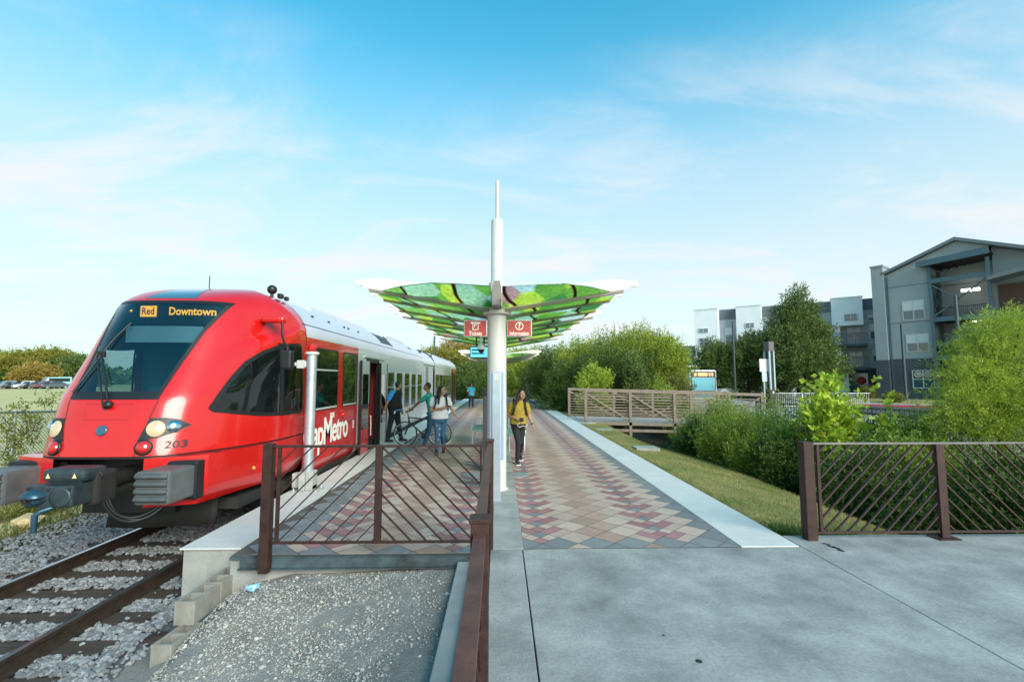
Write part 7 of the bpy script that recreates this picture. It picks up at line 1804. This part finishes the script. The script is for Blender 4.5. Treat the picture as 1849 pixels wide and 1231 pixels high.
# --- woman with the phone
J = dict(head=(.075, -.03, 1.60), neck=(.045, 0, 1.44), chest=(.03, 0, 1.24), pelvis=(.02, 0, .92), sl=(-.155, -.04, 1.375), sr=(.205, .05, 1.375), el=(-.185, -.09, 1.12), er=(.305, .08, 1.135), wl=(.10, -.235, 1.165), wr=(.415, .0, .985),
         hl=(-.06, .0, .89), hr=(.10, .02, .89), kl=(-.01, -.11, .49), kr=(.085, .06, .48), al=(-.035, -.12, .10), ar=(.08, .34, .17), tl=(.1, -1, 0), tr=(.1, -.8, -.45), hdl=(.95, -.15, .2), thl=(0, -.6, .8), pnl=(0, .3, 1), hdr=(.6, -.1, -.7), thr=(0, -1, .1))
t, V_, I = person('woman in white tee and ripped blue jeans walking while holding a phone', tuple(gp(792, 821, 0)), J, (.78, -.55, .18), sk3, 1.16)
jr = mat('ripped_jeans', (.022, .085, .19), .85, col2=(.06, .17, .30), vscale=5, bump=.3, bscale=30)
trousers(t, V_, I, jr, .008); shirt(t, V_, I, fabric('white_tee', (.66, .67, .72)), .48, .018); shoes(t, V_, J, shoeb, None, boot=.06); hair_long(t, V_, I, .36, 1.55, .03); backpack(t, V_, I, navy, True, .85)
mb = MB()
for x, y, z, s_ in ((.035, -.165, .66, .035), (.03, -.19, .52, .03), (.01, -.17, .40, .022), (-.03, -.17, .74, .02)): ell(mb, Vector((x, y-.005, z)), (Vector((1, 0, 0)), Vector((0, 1, 0)), Vector((0, 0, 1))), s_*.7, .012, s_)
part('denim_rip', mb, mat('denim_rip_pale', (.45, .42, .45), .9), t)
mb = MB(); M = axes(V_['wl']+Vector((.145, -.03, .055)), (.95, -.2, .15), (-.1, -.9, .3)); mb.bbox((-.075, -.037, -.005), (.075, .037, .005), .004, M); o = mb.build('phone', blackp); o.location = t.location; tag(o, 'dark phone held flat by the woman in the white tee', 'phone')
# --- far woman
J = dict(head=(.03, 0, 1.53), neck=(0, 0, 1.39), chest=(0, 0, 1.20), pelvis=(0, 0, .90), sl=(-.17, 0, 1.32), sr=(.17, 0, 1.32), el=(-.24, .0, 1.08), er=(.22, .03, 1.06), wl=(-.18, -.12, .92), wr=(.21, -.05, .84),
         hl=(-.08, 0, .87), hr=(.08, 0, .87), kl=(-.10, -.05, .48), kr=(.09, .02, .48), al=(-.12, -.02, .09), ar=(.10, .10, .10), tl=(-.1, -1, 0), tr=(.1, -1, 0))
t, V_, I = person('distant woman in turquoise top with shoulder bag far down the left platform', (-2.03, 31.9, 0), J, (-.45, -.9, 0), sk2, 1.05, .014, detail=False)
trousers(t, V_, I, navy, .012, voxel=.014); shirt(t, V_, I, fabric('turquoise_cloth', (.05, .36, .50)), .7, .022, hem=.1, voxel=.014); shoes(t, V_, J, shoeb); hair_long(t, V_, I, .26, 1.2)
mb = MB(); capsule(mb, V_['sl'], V_['el'], .075, .065); fuse(mb, 'cardigan', fabric('pale_cardigan', (.5, .55, .52)), t, .014)
mb = MB(); mb.bbox((-.30, -.1, .82), (-.16, .12, 1.08), .03); mb.bar((-.22, 0, 1.06), (-.1, 0, 1.40), .03, .02); part('shoulder_bag', mb, blackcloth, t)
# ================================================================ bicycle
bikem = mat('bike_black', (.012, .012, .014), .3, coat=.5)
t = thing('bicycle', 'black city bicycle being wheeled along the platform by the man in teal', 'bicycle', (-2.235, 13.50, 0), math.radians(-3))
xf, xr, r = -.50, .48, .345
for x, nm in ((xf, 'front'), (xr, 'rear')):
    M = axes((0, 0, 0), (1, 0, 0), (0, 0, 1))
    mb = MB(); n = 40; mb.tube([(x+r*.955*math.cos(2*PI*k/n), 0, r+r*.955*math.sin(2*PI*k/n)) for k in range(n+1)], .019, 10, caps=False); w = part('wheel', mb, tyre, t)
    mb = MB(); mb.tube([(x+r*.895*math.cos(2*PI*k/n), 0, r+r*.895*math.sin(2*PI*k/n)) for k in range(n+1)], .011, 8, caps=False); part('rim', mb, galv, w)
    mb = MB()
    for k in range(18): a = 2*PI*k/18; mb.tube([(x, .02*(-1)**k, r), (x+r*.88*math.cos(a+.12*(-1)**k), 0, r+r*.88*math.sin(a+.12*(-1)**k))], .0018, 4)
    part('spokes', mb, galv, w); mb = MB(); mb.cyl((x, -.04, r), (x, .04, r), .024, 12); part('hub', mb, bikem, w)
bb = (.06, 0, .29); hd1 = (-.385, 0, .66); hd2 = (-.42, 0, .80); st_ = (.20, 0, .80)
mb = MB()
for a, b, q in ((hd1, bb, .021), (hd2, (.19, 0, .74), .018), (bb, st_, .018), (hd1, hd2, .024)): mb.cyl(a, b, q, 10)
for s in (-1, 1): mb.cyl((bb[0], s*.03, bb[2]), (xr, s*.055, r), .011, 8); mb.cyl((.185, s*.02, .72), (xr, s*.055, r), .009, 8)
part('frame', mb, bikem, t)
mb = MB()
for s in (-1, 1): mb.tube([(-.385, s*.045, .65), (-.45, s*.055, .48), (xf, s*.055, r)], .013, 8)
mb.cyl((-.385, -.05, .66), (-.385, .05, .66), .018, 8); part('fork', mb, bikem, t)
mb = MB(); mb.cyl(hd2, (-.44, 0, .93), .014, 8); mb.tube([(-.40, -.30, .985), (-.47, -.16, .965), (-.475, 0, .94), (-.47, .16, .965), (-.40, .30, .985)], .013, 8); mb.tube([(-.42, -.29, .985), (-.36, -.33, .99)], .018, 8); mb.tube([(-.42, .29, .985), (-.36, .33, .99)], .018, 8); part('handlebar', mb, bikem, t)
mb = MB(); mb.tube([(-.46, -.17, .95), (-.55, -.12, .86), (-.56, -.05, .72), (-.44, 0, .62)], .004, 5); part('brake_cable', mb, galv, t)
mb = MB(); mb.cyl(st_, (.225, 0, .90), .013, 8); part('seat_post', mb, galv, t)
mb = MB(); mb.tube([(.10, 0, .915), (.18, 0, .925), (.30, 0, .93), (.36, 0, .93)], [.02, .035, .075, .06], 10); part('saddle', mb, black, t)
mb = MB(); M = axes((0, 0, 0), (1, 0, 0), (0, 0, 1)); mb.lathe([(.09, -.004), (.09, .004), (.07, .004)], (bb[0], -.055, bb[2]), 24, True, M); mb.cyl((bb[0], -.07, bb[2]), (bb[0], .07, bb[2]), .02, 10); mb.bar((bb[0], -.07, bb[2]), (bb[0]-.13, -.07, bb[2]-.10), .02, .015); mb.bar((bb[0], .07, bb[2]), (bb[0]+.13, .07, bb[2]+.10), .02, .015); part('crankset', mb, bikem, t)
for s, dx, dz in ((-1, -.13, -.10), (1, .13, .10)): mb = MB(); mb.bbox((bb[0]+dx-.045, s*.12-.045, bb[2]+dz-.012), (bb[0]+dx+.045, s*.12+.045, bb[2]+dz+.012), .006); part('pedal', mb, black, t)
mb = MB(); mb.bar((bb[0], -.05, bb[2]+.085), (xr, -.05, r+.04), .012, .008); mb.bar((bb[0], -.05, bb[2]-.085), (xr, -.05, r-.04), .012, .008); part('chain', mb, galv, t)
# end
